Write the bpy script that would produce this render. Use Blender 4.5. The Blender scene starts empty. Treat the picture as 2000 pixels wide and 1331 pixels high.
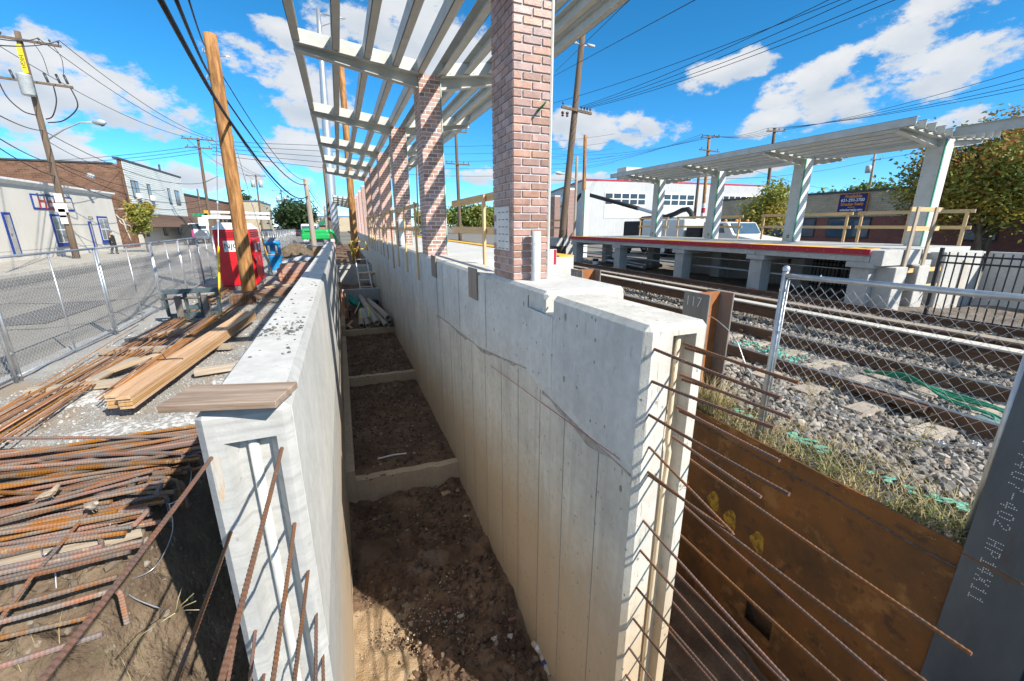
import bpy, math, random
import numpy as np
from mathutils import Vector, Matrix
random.seed(7); rng = np.random.default_rng(7)
R = math.radians
scene = bpy.context.scene
C = scene.collection

# ------------------------------------------------------------------ camera
F_PX = 813.72                                    # focal length in pixels of a 2000 px wide frame
CAMROT = np.array([[0.92806, -0.10077, 0.35850], [-0.37241, -0.24625, 0.89480], [-0.00262, -0.96394, -0.26609]])
cam = bpy.data.objects.new('camera', bpy.data.cameras.new('camera'))
C.objects.link(cam); scene.camera = cam
cam.data.sensor_width = 36.0; cam.data.lens = F_PX*36/2000
cam.data.clip_start = 0.02; cam.data.clip_end = 5000
r_, d_, f_ = CAMROT[:, 0], CAMROT[:, 1], CAMROT[:, 2]
cam.matrix_world = Matrix(((r_[0], -d_[0], -f_[0], 0), (r_[1], -d_[1], -f_[1], 0), (r_[2], -d_[2], -f_[2], 0), (0, 0, 0, 1)))
scene.render.resolution_x = 1024; scene.render.resolution_y = 681
scene.render.engine = 'CYCLES'
scene.cycles.use_adaptive_sampling = True; scene.cycles.adaptive_threshold = 0.02; scene.cycles.use_denoising = True
scene.cycles.max_bounces = 6; scene.cycles.diffuse_bounces = 4; scene.cycles.glossy_bounces = 2; scene.cycles.transmission_bounces = 2; scene.cycles.transparent_max_bounces = 4; scene.cycles.caustics_reflective = False; scene.cycles.caustics_refractive = False
scene.view_settings.view_transform = 'Standard'; scene.view_settings.look = 'None'
scene.view_settings.exposure = 1.03; scene.view_settings.gamma = 1.0

# survey helpers: where a sight line meets a level / a plane of the place
def ray(x, y): return CAMROT @ np.array([x-1000.0, y-665.5, F_PX])
def onz(x, y, z): r = ray(x, y); return r*(z/r[2])
def onx(x, y, X): r = ray(x, y); return r*(X/r[0])
def ony(x, y, Y): r = ray(x, y); return r*(Y/r[1])

# ------------------------------------------------------------------ sun
SUN_EL = R(37.0); SUN_AZ = math.atan2(0.53, -0.85)          # azimuth as (sin, cos) = (x, y)
sdir = Vector((math.sin(SUN_AZ)*math.cos(SUN_EL), math.cos(SUN_AZ)*math.cos(SUN_EL), math.sin(SUN_EL)))
sun = bpy.data.objects.new('sun', bpy.data.lights.new('sun', 'SUN')); C.objects.link(sun)
sun.data.energy = 3.65; sun.data.angle = R(0.53); sun.data.color = (1.0, 0.93, 0.82)
sun.rotation_euler = sdir.to_track_quat('Z', 'Y').to_euler(); sun.location = (20, -30, 30)

# ------------------------------------------------------------------ sky: nishita with cumulus
world = bpy.data.worlds.new('World'); scene.world = world; world.use_nodes = True
nt = world.node_tree; nt.nodes.clear()
def N(t, **kw):
    n = nt.nodes.new(t)
    for k, v in kw.items(): setattr(n, k, v)
    return n
def L(a, b): nt.links.new(a, b)
def Mth(op, a, b=None, clamp=False):
    n = N('ShaderNodeMath', operation=op); n.use_clamp = clamp
    for i, v in enumerate((a, b)):
        if v is None: continue
        if isinstance(v, (int, float)): n.inputs[i].default_value = v
        else: L(v, n.inputs[i])
    return n.outputs[0]
def Dot(v, c):
    n = N('ShaderNodeVectorMath', operation='DOT_PRODUCT'); L(v, n.inputs[0]); n.inputs[1].default_value = tuple(c); return n.outputs['Value']
sky = N('ShaderNodeTexSky', sky_type='NISHITA'); sky.sun_disc = False
sky.sun_elevation = SUN_EL; sky.sun_rotation = SUN_AZ
sky.air_density = 1.0; sky.dust_density = 0.0; sky.ozone_density = 6.0; sky.altitude = 4000
tc = N('ShaderNodeTexCoord'); DIR = tc.outputs['Generated']
def noise(scale, detail, rough, vec, dist=0.0):
    n = N('ShaderNodeTexNoise'); n.inputs['Scale'].default_value = scale; n.inputs['Detail'].default_value = detail
    n.inputs['Roughness'].default_value = rough; n.inputs['Distortion'].default_value = dist; L(vec, n.inputs['Vector']); return n.outputs['Fac']
sep = N('ShaderNodeSeparateXYZ'); L(DIR, sep.inputs[0]); DZ = sep.outputs['Z']
sc = N('ShaderNodeVectorMath', operation='MULTIPLY'); L(DIR, sc.inputs[0]); sc.inputs[1].default_value = (1, 1, 1.9)
n1 = noise(7.0, 3, 0.55, sc.outputs[0]); n2 = noise(22, 6, 0.68, sc.outputs[0])
pert = Mth('ADD', Mth('MULTIPLY', Mth('SUBTRACT', n1, 0.5), 5.2), Mth('MULTIPLY', Mth('SUBTRACT', n2, 0.5), 3.2))
CLOUDS = [(120, 165, 190, 75), (280, 215, 165, 70), (60, 240, 120, 45), (150, 305, 170, 32), (330, 335, 120, 28),
          (560, 175, 140, 60), (600, 215, 90, 40), (590, 290, 90, 34), (500, 335, 110, 26), (800, 55, 170, 80), (900, 120, 110, 60),
          (690, 330, 90, 22), (1210, 252, 130, 34), (1110, 240, 60, 26), (1390, 155, 70, 34), (1455, 125, 66, 36),
          (1840, 25, 130, 62), (1720, 105, 150, 80), (1610, 160, 130, 62), (1500, 240, 80, 30), (1830, 140, 150, 62), (1670, 205, 150, 48),
          (1760, 265, 160, 22), (930, 345, 80, 20), (1450, 330, 150, 16), (560, 70, 50, 26), (1150, 345, 120, 10), (20, 130, 60, 60)]
field = None; shade = None
for (px, py, sx, sy) in CLOUDS:
    c = ray(px, py); c = c/np.linalg.norm(c)
    a = ray(px+sx, py); a = a/np.linalg.norm(a); b = ray(px, py-sy); b = b/np.linalg.norm(b)
    u = a-c; u = u/(u@u); v = b-c; v = v/(v@v)
    A = Mth('SUBTRACT', Dot(DIR, u), float(c@u)); B = Mth('SUBTRACT', Dot(DIR, v), float(c@v))
    fld = Mth('SUBTRACT', 1.0, Mth('ADD', Mth('MULTIPLY', A, A), Mth('MULTIPLY', B, B)))
    fld = Mth('MAXIMUM', fld, -3.0)
    field = fld if field is None else Mth('MAXIMUM', field, fld)
    bb = Mth('MULTIPLY', Mth('MAXIMUM', fld, 0.0), B)
    shade = bb if shade is None else Mth('ADD', shade, bb)
# unseen cumulus goes on outside the frame, thickened to add fill light
fw = CAMROT[:, 2]
sc2 = N('ShaderNodeVectorMath', operation='MULTIPLY'); L(DIR, sc2.inputs[0]); sc2.inputs[1].default_value = (1, 1, 2.2)
n3 = noise(2.3, 2, 0.5, sc2.outputs[0])
gen = Mth('MULTIPLY', Mth('SUBTRACT', n3, 0.50), 11.0)
outw = Mth('MULTIPLY', Mth('SUBTRACT', 0.60, Dot(DIR, fw)), 9.0, True)
genw = Mth('SUBTRACT', Mth('MULTIPLY', Mth('ADD', gen, 3.0), outw), 3.0)
field = Mth('MINIMUM', Mth('MAXIMUM', field, genw), 0.8)
dens = Mth('ADD', field, pert)
mr = N('ShaderNodeMapRange'); mr.interpolation_type = 'SMOOTHSTEP'; L(dens, mr.inputs['Value'])
mr.inputs['From Min'].default_value = -0.05; mr.inputs['From Max'].default_value = 0.75
mask = Mth('MULTIPLY', mr.outputs[0], Mth('MULTIPLY', Mth('ADD', DZ, 0.01), 30.0, True))
mask = Mth('MULTIPLY', mask, 0.96)
n4 = noise(9, 4, 0.6, sc.outputs[0])
lum = Mth('ADD', Mth('MULTIPLY', shade, 0.42), Mth('ADD', 0.60, Mth('MULTIPLY', Mth('SUBTRACT', n4, 0.5), 0.9)), True)
cr = N('ShaderNodeMix', data_type='RGBA'); L(lum, cr.inputs['Factor'])
cr.inputs[6].default_value = (0.50, 0.60, 0.72, 1); cr.inputs[7].default_value = (0.98, 0.98, 0.98, 1)
hs = N('ShaderNodeHueSaturation'); L(sky.outputs[0], hs.inputs['Color'])
hs.inputs['Saturation'].default_value = 1.20; hs.inputs['Value'].default_value = 0.77; hs.inputs['Hue'].default_value = 0.486
bg1 = N('ShaderNodeBackground'); L(hs.outputs[0], bg1.inputs[0]); bg1.inputs[1].default_value = 0.148
bg2 = N('ShaderNodeBackground'); L(cr.outputs[2], bg2.inputs[0]); bg2.inputs[1].default_value = 0.47
mx = N('ShaderNodeMixShader'); L(mask, mx.inputs[0]); L(bg1.outputs[0], mx.inputs[1]); L(bg2.outputs[0], mx.inputs[2])
out = N('ShaderNodeOutputWorld'); L(mx.outputs[0], out.inputs[0])
world.cycles.sampling_method = 'MANUAL'; world.cycles.sample_map_resolution = 512

# ------------------------------------------------------------------ mesh helpers
WL = {}                                                     # world position of every object built
def _wl(o): return WL.get(o.name, np.zeros(3)) if o else np.zeros(3)
def tag(o, label=None, cat=None, group=None, kind=None):
    if label: o['label'] = label
    if cat: o['category'] = cat
    if group: o['group'] = group
    if kind: o['kind'] = kind
    return o
def thing(name, label, cat, loc, group=None):
    o = bpy.data.objects.new(name, None); C.objects.link(o); o.location = tuple(loc); o.empty_display_size = 0.2
    WL[o.name] = np.array(loc, float); return tag(o, label, cat, group)
def put(name, me, loc, parent=None, rot=None, mat=None):
    o = bpy.data.objects.new(name, me); C.objects.link(o)
    loc = np.array(loc, float); WL[o.name] = loc
    o.location = tuple(loc-_wl(parent)); o.parent = parent
    if rot is not None: o.rotation_euler = rot
    if mat is not None and not me.materials: me.materials.append(mat)
    return o
def frame(d, up=(0, 0, 1)):
    x = np.array(d, float); x = x/np.linalg.norm(x); u = np.array(up, float)
    if abs(x@u)/np.linalg.norm(u) > 0.98: u = np.array((0, 1, 0.)) if abs(x[1]) < 0.9 else np.array((1, 0, 0.))
    y = np.cross(u, x); y /= np.linalg.norm(y); z = np.cross(x, y); return x, y, z
class MB:
    def __init__(s): s.v = []; s.f = []; s.sm = []; s.n = 0
    def add(s, verts, faces, smooth=False):
        b = s.n; s.v.extend([tuple(p) for p in verts]); s.n = len(s.v)
        for f in faces: s.f.append(tuple(i+b for i in f)); s.sm.append(smooth)
        return s
    def box(s, a, b):
        (x0, y0, z0), (x1, y1, z1) = np.minimum(a, b), np.maximum(a, b)
        return s.add([(x0, y0, z0), (x1, y0, z0), (x1, y1, z0), (x0, y1, z0), (x0, y0, z1), (x1, y0, z1), (x1, y1, z1), (x0, y1, z1)],
                     [(3, 2, 1, 0), (4, 5, 6, 7), (0, 1, 5, 4), (1, 2, 6, 5), (2, 3, 7, 6), (3, 0, 4, 7)])
    def beam(s, p0, p1, w, h, up=(0, 0, 1)):                 # oriented box, w across, h along up
        p0 = np.array(p0, float); p1 = np.array(p1, float); x, y, z = frame(p1-p0, up)
        pts = [p+y*sy*w/2+z*sz*h/2 for p in (p0, p1) for sy, sz in ((-1, -1), (1, -1), (1, 1), (-1, 1))]
        return s.add(pts, [(3, 2, 1, 0), (4, 5, 6, 7), (0, 1, 5, 4), (1, 2, 6, 5), (2, 3, 7, 6), (3, 0, 4, 7)])
    def tube(s, pts, r, n=8, caps=True, smooth=True):
        pts = [np.array(p, float) for p in pts]; m = len(pts)
        rs = [r]*m if np.isscalar(r) else list(r); vs = []; prev = None
        for i, p in enumerate(pts):
            d = pts[min(i+1, m-1)]-pts[max(i-1, 0)]; d = d/(np.linalg.norm(d)+1e-12)
            if prev is None: _, y, z = frame(d)
            else:
                y = prev-d*(prev@d); y /= np.linalg.norm(y)+1e-12; z = np.cross(d, y)
            prev = y
            for k in range(n):
                a = 2*math.pi*k/n; vs.append(p+(y*math.cos(a)+z*math.sin(a))*rs[i])
        fs = [(i*n+k, i*n+(k+1) % n, (i+1)*n+(k+1) % n, (i+1)*n+k) for i in range(m-1) for k in range(n)]
        s.add(vs, fs, smooth)
        if caps:
            b = s.n-len(vs)
            s.f += [tuple(b+k for k in reversed(range(n))), tuple(b+(m-1)*n+k for k in range(n))]; s.sm += [False, False]
        return s
    def prism(s, poly, d):                                    # planar polygon (3d points) pushed along d
        n = len(poly); d = np.array(d, float); a = [np.array(p, float) for p in poly]; b = [p+d for p in a]
        nrm = sum(np.cross(a[i]-a[0], a[(i+1) % n]-a[0]) for i in range(1, n))
        fs = [tuple(range(n)), tuple(reversed(range(n, 2*n)))]+[(i, n+i, n+(i+1) % n, (i+1) % n) for i in range(n)]
        if nrm@d > 0: fs = [tuple(reversed(f)) for f in fs]
        return s.add(a+b, fs)
    def lathe(s, prof, c, n=16, smooth=True, axis=(0, 0, 1)):
        c = np.array(c, float); z, x, y = frame(axis, (0, 1, 0.01)); vs = []
        for (r, h) in prof:
            for k in range(n):
                a = 2*math.pi*k/n; vs.append(c+z*h+(x*math.cos(a)+y*math.sin(a))*max(r, 1e-4))
        m = len(prof)
        return s.add(vs, [(i*n+k, i*n+(k+1) % n, (i+1)*n+(k+1) % n, (i+1)*n+k) for i in range(m-1) for k in range(n)], smooth)
    def quad(s, a, b, c, d): return s.add([a, b, c, d], [(0, 1, 2, 3)])
    def me(s, name, origin=(0, 0, 0)):
        m = bpy.data.meshes.new(name); o = np.array(origin, float)
        m.from_pydata([tuple(np.array(p)-o) for p in s.v], [], s.f)
        m.polygons.foreach_set('use_smooth', s.sm); m.update(); return m
    def build(s, name, mat, parent=None, bevel=0, seg=1, origin=None):
        a = np.array(s.v)
        if origin is None:
            origin = np.array([(a[:, 0].min()+a[:, 0].max())/2, (a[:, 1].min()+a[:, 1].max())/2, a[:, 2].min()])
        m = s.me(name, origin); o = put(name, m, origin, parent); m.materials.append(mat)
        if bevel:
            b = o.modifiers.new('bevel', 'BEVEL'); b.width = bevel; b.segments = seg; b.limit_method = 'ANGLE'; b.angle_limit = R(40)
        return o
def mesh_np(name, v, f, mat, smooth=False):
    m = bpy.data.meshes.new(name); k = f.shape[1]
    m.vertices.add(len(v)); m.vertices.foreach_set('co', v.astype(np.float32).ravel())
    m.loops.add(f.size); m.loops.foreach_set('vertex_index', f.astype(np.int32).ravel())
    m.polygons.add(len(f)); m.polygons.foreach_set('loop_start', np.arange(0, f.size, k, dtype=np.int32))
    m.polygons.foreach_set('loop_total', np.full(len(f), k, dtype=np.int32))
    m.polygons.foreach_set('use_smooth', np.full(len(f), smooth)); m.update(calc_edges=True); m.validate()
    m.materials.append(mat); return m
def copy_tree(o, loc, parent=None):
    c = o.copy(); C.objects.link(c)
    for k in list(c.keys()):
        if parent is None and k == 'label': pass
    if parent is None: c.location = tuple(loc); WL[c.name] = np.array(loc, float)
    else: c.parent = parent
    for ch in o.children: copy_tree(ch, None, c)
    return c
_bc = {}
def board(name, p0, p1, w, t, mat, parent=None, up=(0, 0, 1), bevel=0.003):
    """a timber or bar of its own: mesh along local x, shared between equal sizes"""
    p0 = np.array(p0, float); p1 = np.array(p1, float); Ln = float(np.linalg.norm(p1-p0)); key = (round(Ln, 2), round(w, 4), round(t, 4), mat.name)
    if key not in _bc:
        b = MB().box((-Ln/2, -w/2, -t/2), (Ln/2, w/2, t/2)); m = b.me(name); m.materials.append(mat); _bc[key] = m
    x, y, z = frame(p1-p0, up); o = put(name, _bc[key], (p0+p1)/2, parent)
    o.rotation_euler = Matrix(((x[0], y[0], z[0]), (x[1], y[1], z[1]), (x[2], y[2], z[2]))).to_euler()
    if bevel:
        bv = o.modifiers.new('bevel', 'BEVEL'); bv.width = bevel; bv.segments = 1
    return o
def catenary(a, b, sag, n=14):
    a = np.array(a, float); b = np.array(b, float)
    return [a+(b-a)*t-np.array((0, 0, sag*4*t*(1-t))) for t in np.linspace(0, 1, n)]
def text_mesh(s, size, mat, extrude=0.004, bold=0.0, squeeze=1.0):
    cu = bpy.data.curves.new('lettering', 'FONT'); cu.body = s; cu.size = size; cu.extrude = extrude; cu.offset = bold
    cu.align_x = 'CENTER'; cu.align_y = 'CENTER'; cu.resolution_u = 3
    ob = bpy.data.objects.new('lettering', cu); me = bpy.data.meshes.new_from_object(ob)
    bpy.data.objects.remove(ob); bpy.data.curves.remove(cu)
    if squeeze != 1.0: me.transform(Matrix.Diagonal((squeeze, 1, 1, 1)))
    me.materials.clear(); me.materials.append(mat); return me
def lettering(s, size, mat, loc, xaxis, up, parent, extrude=0.004, bold=0.0, squeeze=1.0, name='lettering'):
    me = text_mesh(s, size, mat, extrude, bold, squeeze); o = put(name, me, loc, parent)
    x = Vector(xaxis).normalized(); y = Vector(up); y = (y-x*y.dot(x)).normalized(); z = x.cross(y)
    o.rotation_euler = Matrix((x, y, z)).transposed().to_euler(); return o

# ------------------------------------------------------------------ procedural materials
MATS = {}
def mat(name, c1, c2=None, rough=0.8, scale=4.0, detail=6, bump=0.0, bscale=40.0, metal=0.0, stretch=(1, 1, 1), lo=0.35, hi=0.65,
        spots=None, objrand=0.0, coord='Object', spec=0.5, bdist=0.01, world=False):
    if name in MATS: return MATS[name]
    m = bpy.data.materials.new(name); m.use_nodes = True; t = m.node_tree; b = t.nodes['Principled BSDF']
    b.inputs['Roughness'].default_value = rough; b.inputs['Metallic'].default_value = metal; b.inputs['Specular IOR Level'].default_value = spec
    def n(ty): return t.nodes.new(ty)
    if world: vec = n('ShaderNodeNewGeometry').outputs['Position']
    else: vec = n('ShaderNodeTexCoord').outputs[coord]
    mp = n('ShaderNodeMapping'); mp.inputs['Scale'].default_value = stretch; t.links.new(vec, mp.inputs[0]); vec = mp.outputs[0]
    c2 = c2 or tuple(x*0.8 for x in c1)
    ns = n('ShaderNodeTexNoise'); ns.inputs['Scale'].default_value = scale; ns.inputs['Detail'].default_value = detail; ns.inputs['Roughness'].default_value = 0.62
    if objrand and not world:
        oi0 = n('ShaderNodeObjectInfo'); ad = n('ShaderNodeVectorMath'); ad.operation = 'MULTIPLY_ADD'
        t.links.new(vec, ad.inputs[0]); ad.inputs[1].default_value = (1, 1, 1)
        cb = n('ShaderNodeCombineXYZ'); ml = n('ShaderNodeMath'); ml.operation = 'MULTIPLY'; t.links.new(oi0.outputs['Random'], ml.inputs[0]); ml.inputs[1].default_value = 57.0
        for i in range(3): t.links.new(ml.outputs[0], cb.inputs[i])
        t.links.new(cb.outputs[0], ad.inputs[2]); vec = ad.outputs[0]
    t.links.new(vec, ns.inputs['Vector'])
    rp = n('ShaderNodeValToRGB'); rp.color_ramp.elements[0].position = lo; rp.color_ramp.elements[1].position = hi
    rp.color_ramp.elements[0].color = (*c1, 1); rp.color_ramp.elements[1].color = (*c2, 1)
    t.links.new(ns.outputs['Fac'], rp.inputs[0]); col = rp.outputs[0]
    if spots:                                                    # (colour, scale, threshold, amount): patches of dirt or rust
        for (sc_, ss, th, am) in spots:
            n2 = n('ShaderNodeTexNoise'); n2.inputs['Scale'].default_value = ss; n2.inputs['Detail'].default_value = 5; n2.inputs['Roughness'].default_value = 0.65
            t.links.new(vec, n2.inputs['Vector'])
            r2 = n('ShaderNodeMapRange'); r2.inputs['From Min'].default_value = th; r2.inputs['From Max'].default_value = th+0.09
            r2.inputs['To Max'].default_value = am; t.links.new(n2.outputs['Fac'], r2.inputs['Value'])
            mx = n('ShaderNodeMix'); mx.data_type = 'RGBA'; t.links.new(r2.outputs[0], mx.inputs['Factor']); t.links.new(col, mx.inputs[6]); mx.inputs[7].default_value = (*sc_, 1); col = mx.outputs[2]
    if objrand:
        oi = n('ShaderNodeObjectInfo'); hv = n('ShaderNodeHueSaturation'); mr_ = n('ShaderNodeMapRange')
        mr_.inputs['To Min'].default_value = 1-objrand; mr_.inputs['To Max'].default_value = 1+objrand
        t.links.new(oi.outputs['Random'], mr_.inputs['Value']); t.links.new(mr_.outputs[0], hv.inputs['Value']); t.links.new(col, hv.inputs['Color']); col = hv.outputs[0]
        m7 = n('ShaderNodeMath'); m7.operation = 'MULTIPLY'; m7.inputs[1].default_value = 37.7; t.links.new(oi.outputs['Random'], m7.inputs[0]); fr = n('ShaderNodeMath'); fr.operation = 'FRACT'; t.links.new(m7.outputs[0], fr.inputs[0])
        m8 = n('ShaderNodeMapRange'); m8.inputs['To Min'].default_value = 1-1.1*objrand; m8.inputs['To Max'].default_value = 1+0.7*objrand; t.links.new(fr.outputs[0], m8.inputs['Value']); t.links.new(m8.outputs[0], hv.inputs['Saturation'])
        m9 = n('ShaderNodeMapRange'); m9.inputs['To Min'].default_value = 0.5-0.045*objrand; m9.inputs['To Max'].default_value = 0.5+0.045*objrand; t.links.new(fr.outputs[0], m9.inputs['Value']); t.links.new(m9.outputs[0], hv.inputs['Hue'])
    t.links.new(col, b.inputs['Base Color'])
    if bump:
        n3 = n('ShaderNodeTexNoise'); n3.inputs['Scale'].default_value = bscale; n3.inputs['Detail'].default_value = 4; t.links.new(vec, n3.inputs['Vector'])
        bp = n('ShaderNodeBump'); bp.inputs['Strength'].default_value = bump; bp.inputs['Distance'].default_value = bdist
        t.links.new(n3.outputs['Fac'], bp.inputs['Height']); t.links.new(bp.outputs[0], b.inputs['Normal'])
    MATS[name] = m; return m
def plain(name, c, rough=0.6, metal=0.0, var=0.12, scale=3.0, **kw):
    return mat(name, tuple(x*(1-var) for x in c), tuple(min(1, x*(1+var)) for x in c), rough=rough, metal=metal, scale=scale, **kw)

# ------------------------------------------------------------------ concrete with form marks, bug holes and a soil stain
def concrete(name, base=(0.52, 0.52, 0.50), streak=0.0, stain=None, holes=0.7, cool=0.0, boards=0.0, stain_slope=0.0, pits=0.0):
    m = bpy.data.materials.new(name); m.use_nodes = True; t = m.node_tree; b = t.nodes['Principled BSDF']; b.inputs['Roughness'].default_value = 0.85
    def n(ty): return t.nodes.new(ty)
    def math_(op, a, bb):
        q = n('ShaderNodeMath'); q.operation = op
        for i, v in enumerate((a, bb)):
            if isinstance(v, (int, float)): q.inputs[i].default_value = v
            else: t.links.new(v, q.inputs[i])
        return q.outputs[0]
    pos = n('ShaderNodeNewGeometry').outputs['Position']
    def nz(scale, stretch=(1, 1, 1), det=6, rgh=0.6):
        mp = n('ShaderNodeMapping'); mp.inputs['Scale'].default_value = stretch; t.links.new(pos, mp.inputs[0])
        q = n('ShaderNodeTexNoise'); q.inputs['Scale'].default_value = scale; q.inputs['Detail'].default_value = det; q.inputs['Roughness'].default_value = rgh
        t.links.new(mp.outputs[0], q.inputs['Vector']); return q.outputs['Fac']
    rp = n('ShaderNodeValToRGB'); e = rp.color_ramp.elements; e[0].position = 0.28; e[1].position = 0.72
    e[0].color = (*[x*0.70 for x in base], 1); e[1].color = (*[min(1, x*1.18) for x in base], 1)
    big = nz(1.6); t.links.new(math_('ADD', math_('MULTIPLY', big, 0.6), math_('MULTIPLY', nz(14, det=8), 0.4)), rp.inputs[0]); col = rp.outputs[0]
    def mixc(fac, c, mode='MIX'):
        nonlocal col
        mx = n('ShaderNodeMix'); mx.data_type = 'RGBA'; mx.blend_type = mode; t.links.new(fac, mx.inputs['Factor']); t.links.new(col, mx.inputs[6]); mx.inputs[7].default_value = (*c, 1); col = mx.outputs[2]
    def rng_(v, a, bb, hi=1.0):
        q = n('ShaderNodeMapRange'); q.inputs['From Min'].default_value = a; q.inputs['From Max'].default_value = bb; q.inputs['To Max'].default_value = hi; t.links.new(v, q.inputs['Value']); return q.outputs[0]
    if streak:
        mixc(rng_(nz(9, (1, 1, 0.05), 4), 0.48, 0.75, streak), tuple(x*0.55 for x in base))
        mixc(rng_(nz(22, (1, 1, 0.03), 3), 0.55, 0.75, streak*0.6), tuple(min(1, x*1.35) for x in base))
    if boards: mixc(rng_(nz(30, (0.05, 0.05, 1.0), 3), 0.45, 0.75, boards), tuple(x*0.68 for x in base))
    if pits:
        mixc(rng_(nz(38, (1, 1, 0.16), 2), 0.655, 0.70, pits), tuple(x*0.45 for x in base)); mixc(rng_(nz(1.3, det=3), 0.5, 0.75, 0.35), tuple(x*0.66 for x in base))
    sp = n('ShaderNodeSeparateXYZ'); t.links.new(pos, sp.inputs[0])
    if stain is not None:
        lvl = math_('ADD', math_('ADD', sp.outputs['Z'], math_('MULTIPLY', sp.outputs['Y'], stain_slope)), math_('MULTIPLY', math_('SUBTRACT', nz(5, (1, 1, 0.35)), 0.5), 0.9))
        mixc(rng_(lvl, stain+0.25, stain-0.75, 0.72), (0.50, 0.36, 0.205))
        mixc(rng_(lvl, stain-1.5, stain-2.8, 0.3), (0.38, 0.26, 0.145))
    vo = n('ShaderNodeTexVoronoi'); vo.inputs['Scale'].default_value = 13
    mp = n('ShaderNodeMapping'); mp.inputs['Scale'].default_value = (1, 1, 0.75); t.links.new(pos, mp.inputs[0]); t.links.new(mp.outputs[0], vo.inputs['Vector'])
    hole = n('ShaderNodeMapRange'); t.links.new(vo.outputs['Distance'], hole.inputs['Value'])
    hole.inputs['From Min'].default_value = 0.15; hole.inputs['From Max'].default_value = 0.09; hole.inputs['To Max'].default_value = holes
    keep = rng_(nz(9), 0.45, 0.52, 1.0); hf = math_('MULTIPLY', hole.outputs[0], keep)
    mixc(hf, tuple(x*0.30 for x in base))
    t.links.new(col, b.inputs['Base Color'])
    bp = n('ShaderNodeBump'); bp.inputs['Strength'].default_value = 0.5; bp.inputs['Distance'].default_value = 0.006
    t.links.new(math_('SUBTRACT', math_('ADD', math_('MULTIPLY', nz(60, det=5), 0.6), math_('MULTIPLY', nz(6), 0.9)), math_('MULTIPLY', hf, 1.2)), bp.inputs['Height'])
    t.links.new(bp.outputs[0], b.inputs['Normal']); MATS[name] = m; return m
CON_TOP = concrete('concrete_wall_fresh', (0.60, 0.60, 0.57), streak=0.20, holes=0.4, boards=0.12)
CON_R = concrete('concrete_wall_lower', (0.63, 0.61, 0.55), pits=0.75, streak=0.45, stain=-2.15, stain_slope=0.075, holes=0.8)
CON_U = concrete('concrete_wall_upper', (0.60, 0.605, 0.585), streak=0.25, holes=0.95, pits=0.4)
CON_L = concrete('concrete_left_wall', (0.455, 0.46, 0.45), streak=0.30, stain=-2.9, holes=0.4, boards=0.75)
CON_P = concrete('concrete_precast', (0.50, 0.50, 0.48), streak=0.15, holes=0.5)
CON_D = concrete('concrete_old', (0.52, 0.48, 0.42), streak=0.5, holes=0.6, boards=0.3)
CON_S = concrete('concrete_step', (0.56, 0.43, 0.285), streak=0.2, holes=0.5)
PATCH = mat('grout_patch', (0.50, 0.50, 0.485), (0.62, 0.62, 0.60), scale=7, bump=0.5, bscale=60, world=True)
PALE = mat('pale_waterstop', (0.62, 0.50, 0.34), (0.72, 0.60, 0.44), scale=3, stretch=(8, 8, 0.6), bump=0.2, bscale=30, world=True)
SOIL = mat('pit_soil', (0.105, 0.060, 0.036), (0.235, 0.148, 0.088), scale=2.2, rough=0.95, bump=0.9, bscale=28, bdist=0.03, spots=[((0.34, 0.25, 0.15), 26, 0.63, 0.5), ((0.20, 0.17, 0.15), 1.1, 0.60, 0.5)], world=True)
SAND = mat('pit_sand', (0.30, 0.20, 0.11), (0.46, 0.34, 0.21), scale=5, rough=0.95, bump=1.0, bscale=60, bdist=0.02, spots=[((0.62, 0.55, 0.42), 60, 0.66, 0.8), ((0.10, 0.07, 0.045), 7, 0.60, 0.7)], world=True)
GRAVEL = mat('yard_gravel', (0.25, 0.25, 0.24), (0.48, 0.475, 0.455), scale=42, rough=0.95, bump=1.0, bscale=70, bdist=0.02, lo=0.3, hi=0.7,
             spots=[((0.34, 0.265, 0.185), 0.55, 0.49, 0.8), ((0.13, 0.10, 0.075), 0.9, 0.60, 0.7), ((0.66, 0.66, 0.64), 1.6, 0.62, 0.75)], world=True)
DIRT = mat('bank_dirt', (0.095, 0.066, 0.042), (0.20, 0.148, 0.098), scale=3, rough=0.95, bump=1.0, bscale=22, bdist=0.04, spots=[((0.09, 0.10, 0.04), 1.7, 0.60, 0.6), ((0.42, 0.38, 0.33), 9, 0.62, 0.6)], world=True)
ASPH = mat('street_asphalt', (0.165, 0.155, 0.138), (0.24, 0.226, 0.20), scale=0.9, rough=0.9, bump=0.5, bscale=90, spots=[((0.12, 0.115, 0.11), 0.5, 0.60, 0.6)], stretch=(1.5, 0.12, 1), world=True)
WALK = mat('sidewalk_concrete', (0.34, 0.31, 0.26), (0.44, 0.41, 0.35), scale=1.0, rough=0.9, bump=0.2, world=True)
BALLAST = mat('ballast_bed', (0.10, 0.095, 0.09), (0.24, 0.23, 0.22), scale=26, rough=0.95, bump=1.0, bscale=34, bdist=0.05, world=True)
LAND = mat('far_land', (0.15, 0.14, 0.11), (0.24, 0.22, 0.18), scale=0.05, rough=0.95, world=True)

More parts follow.
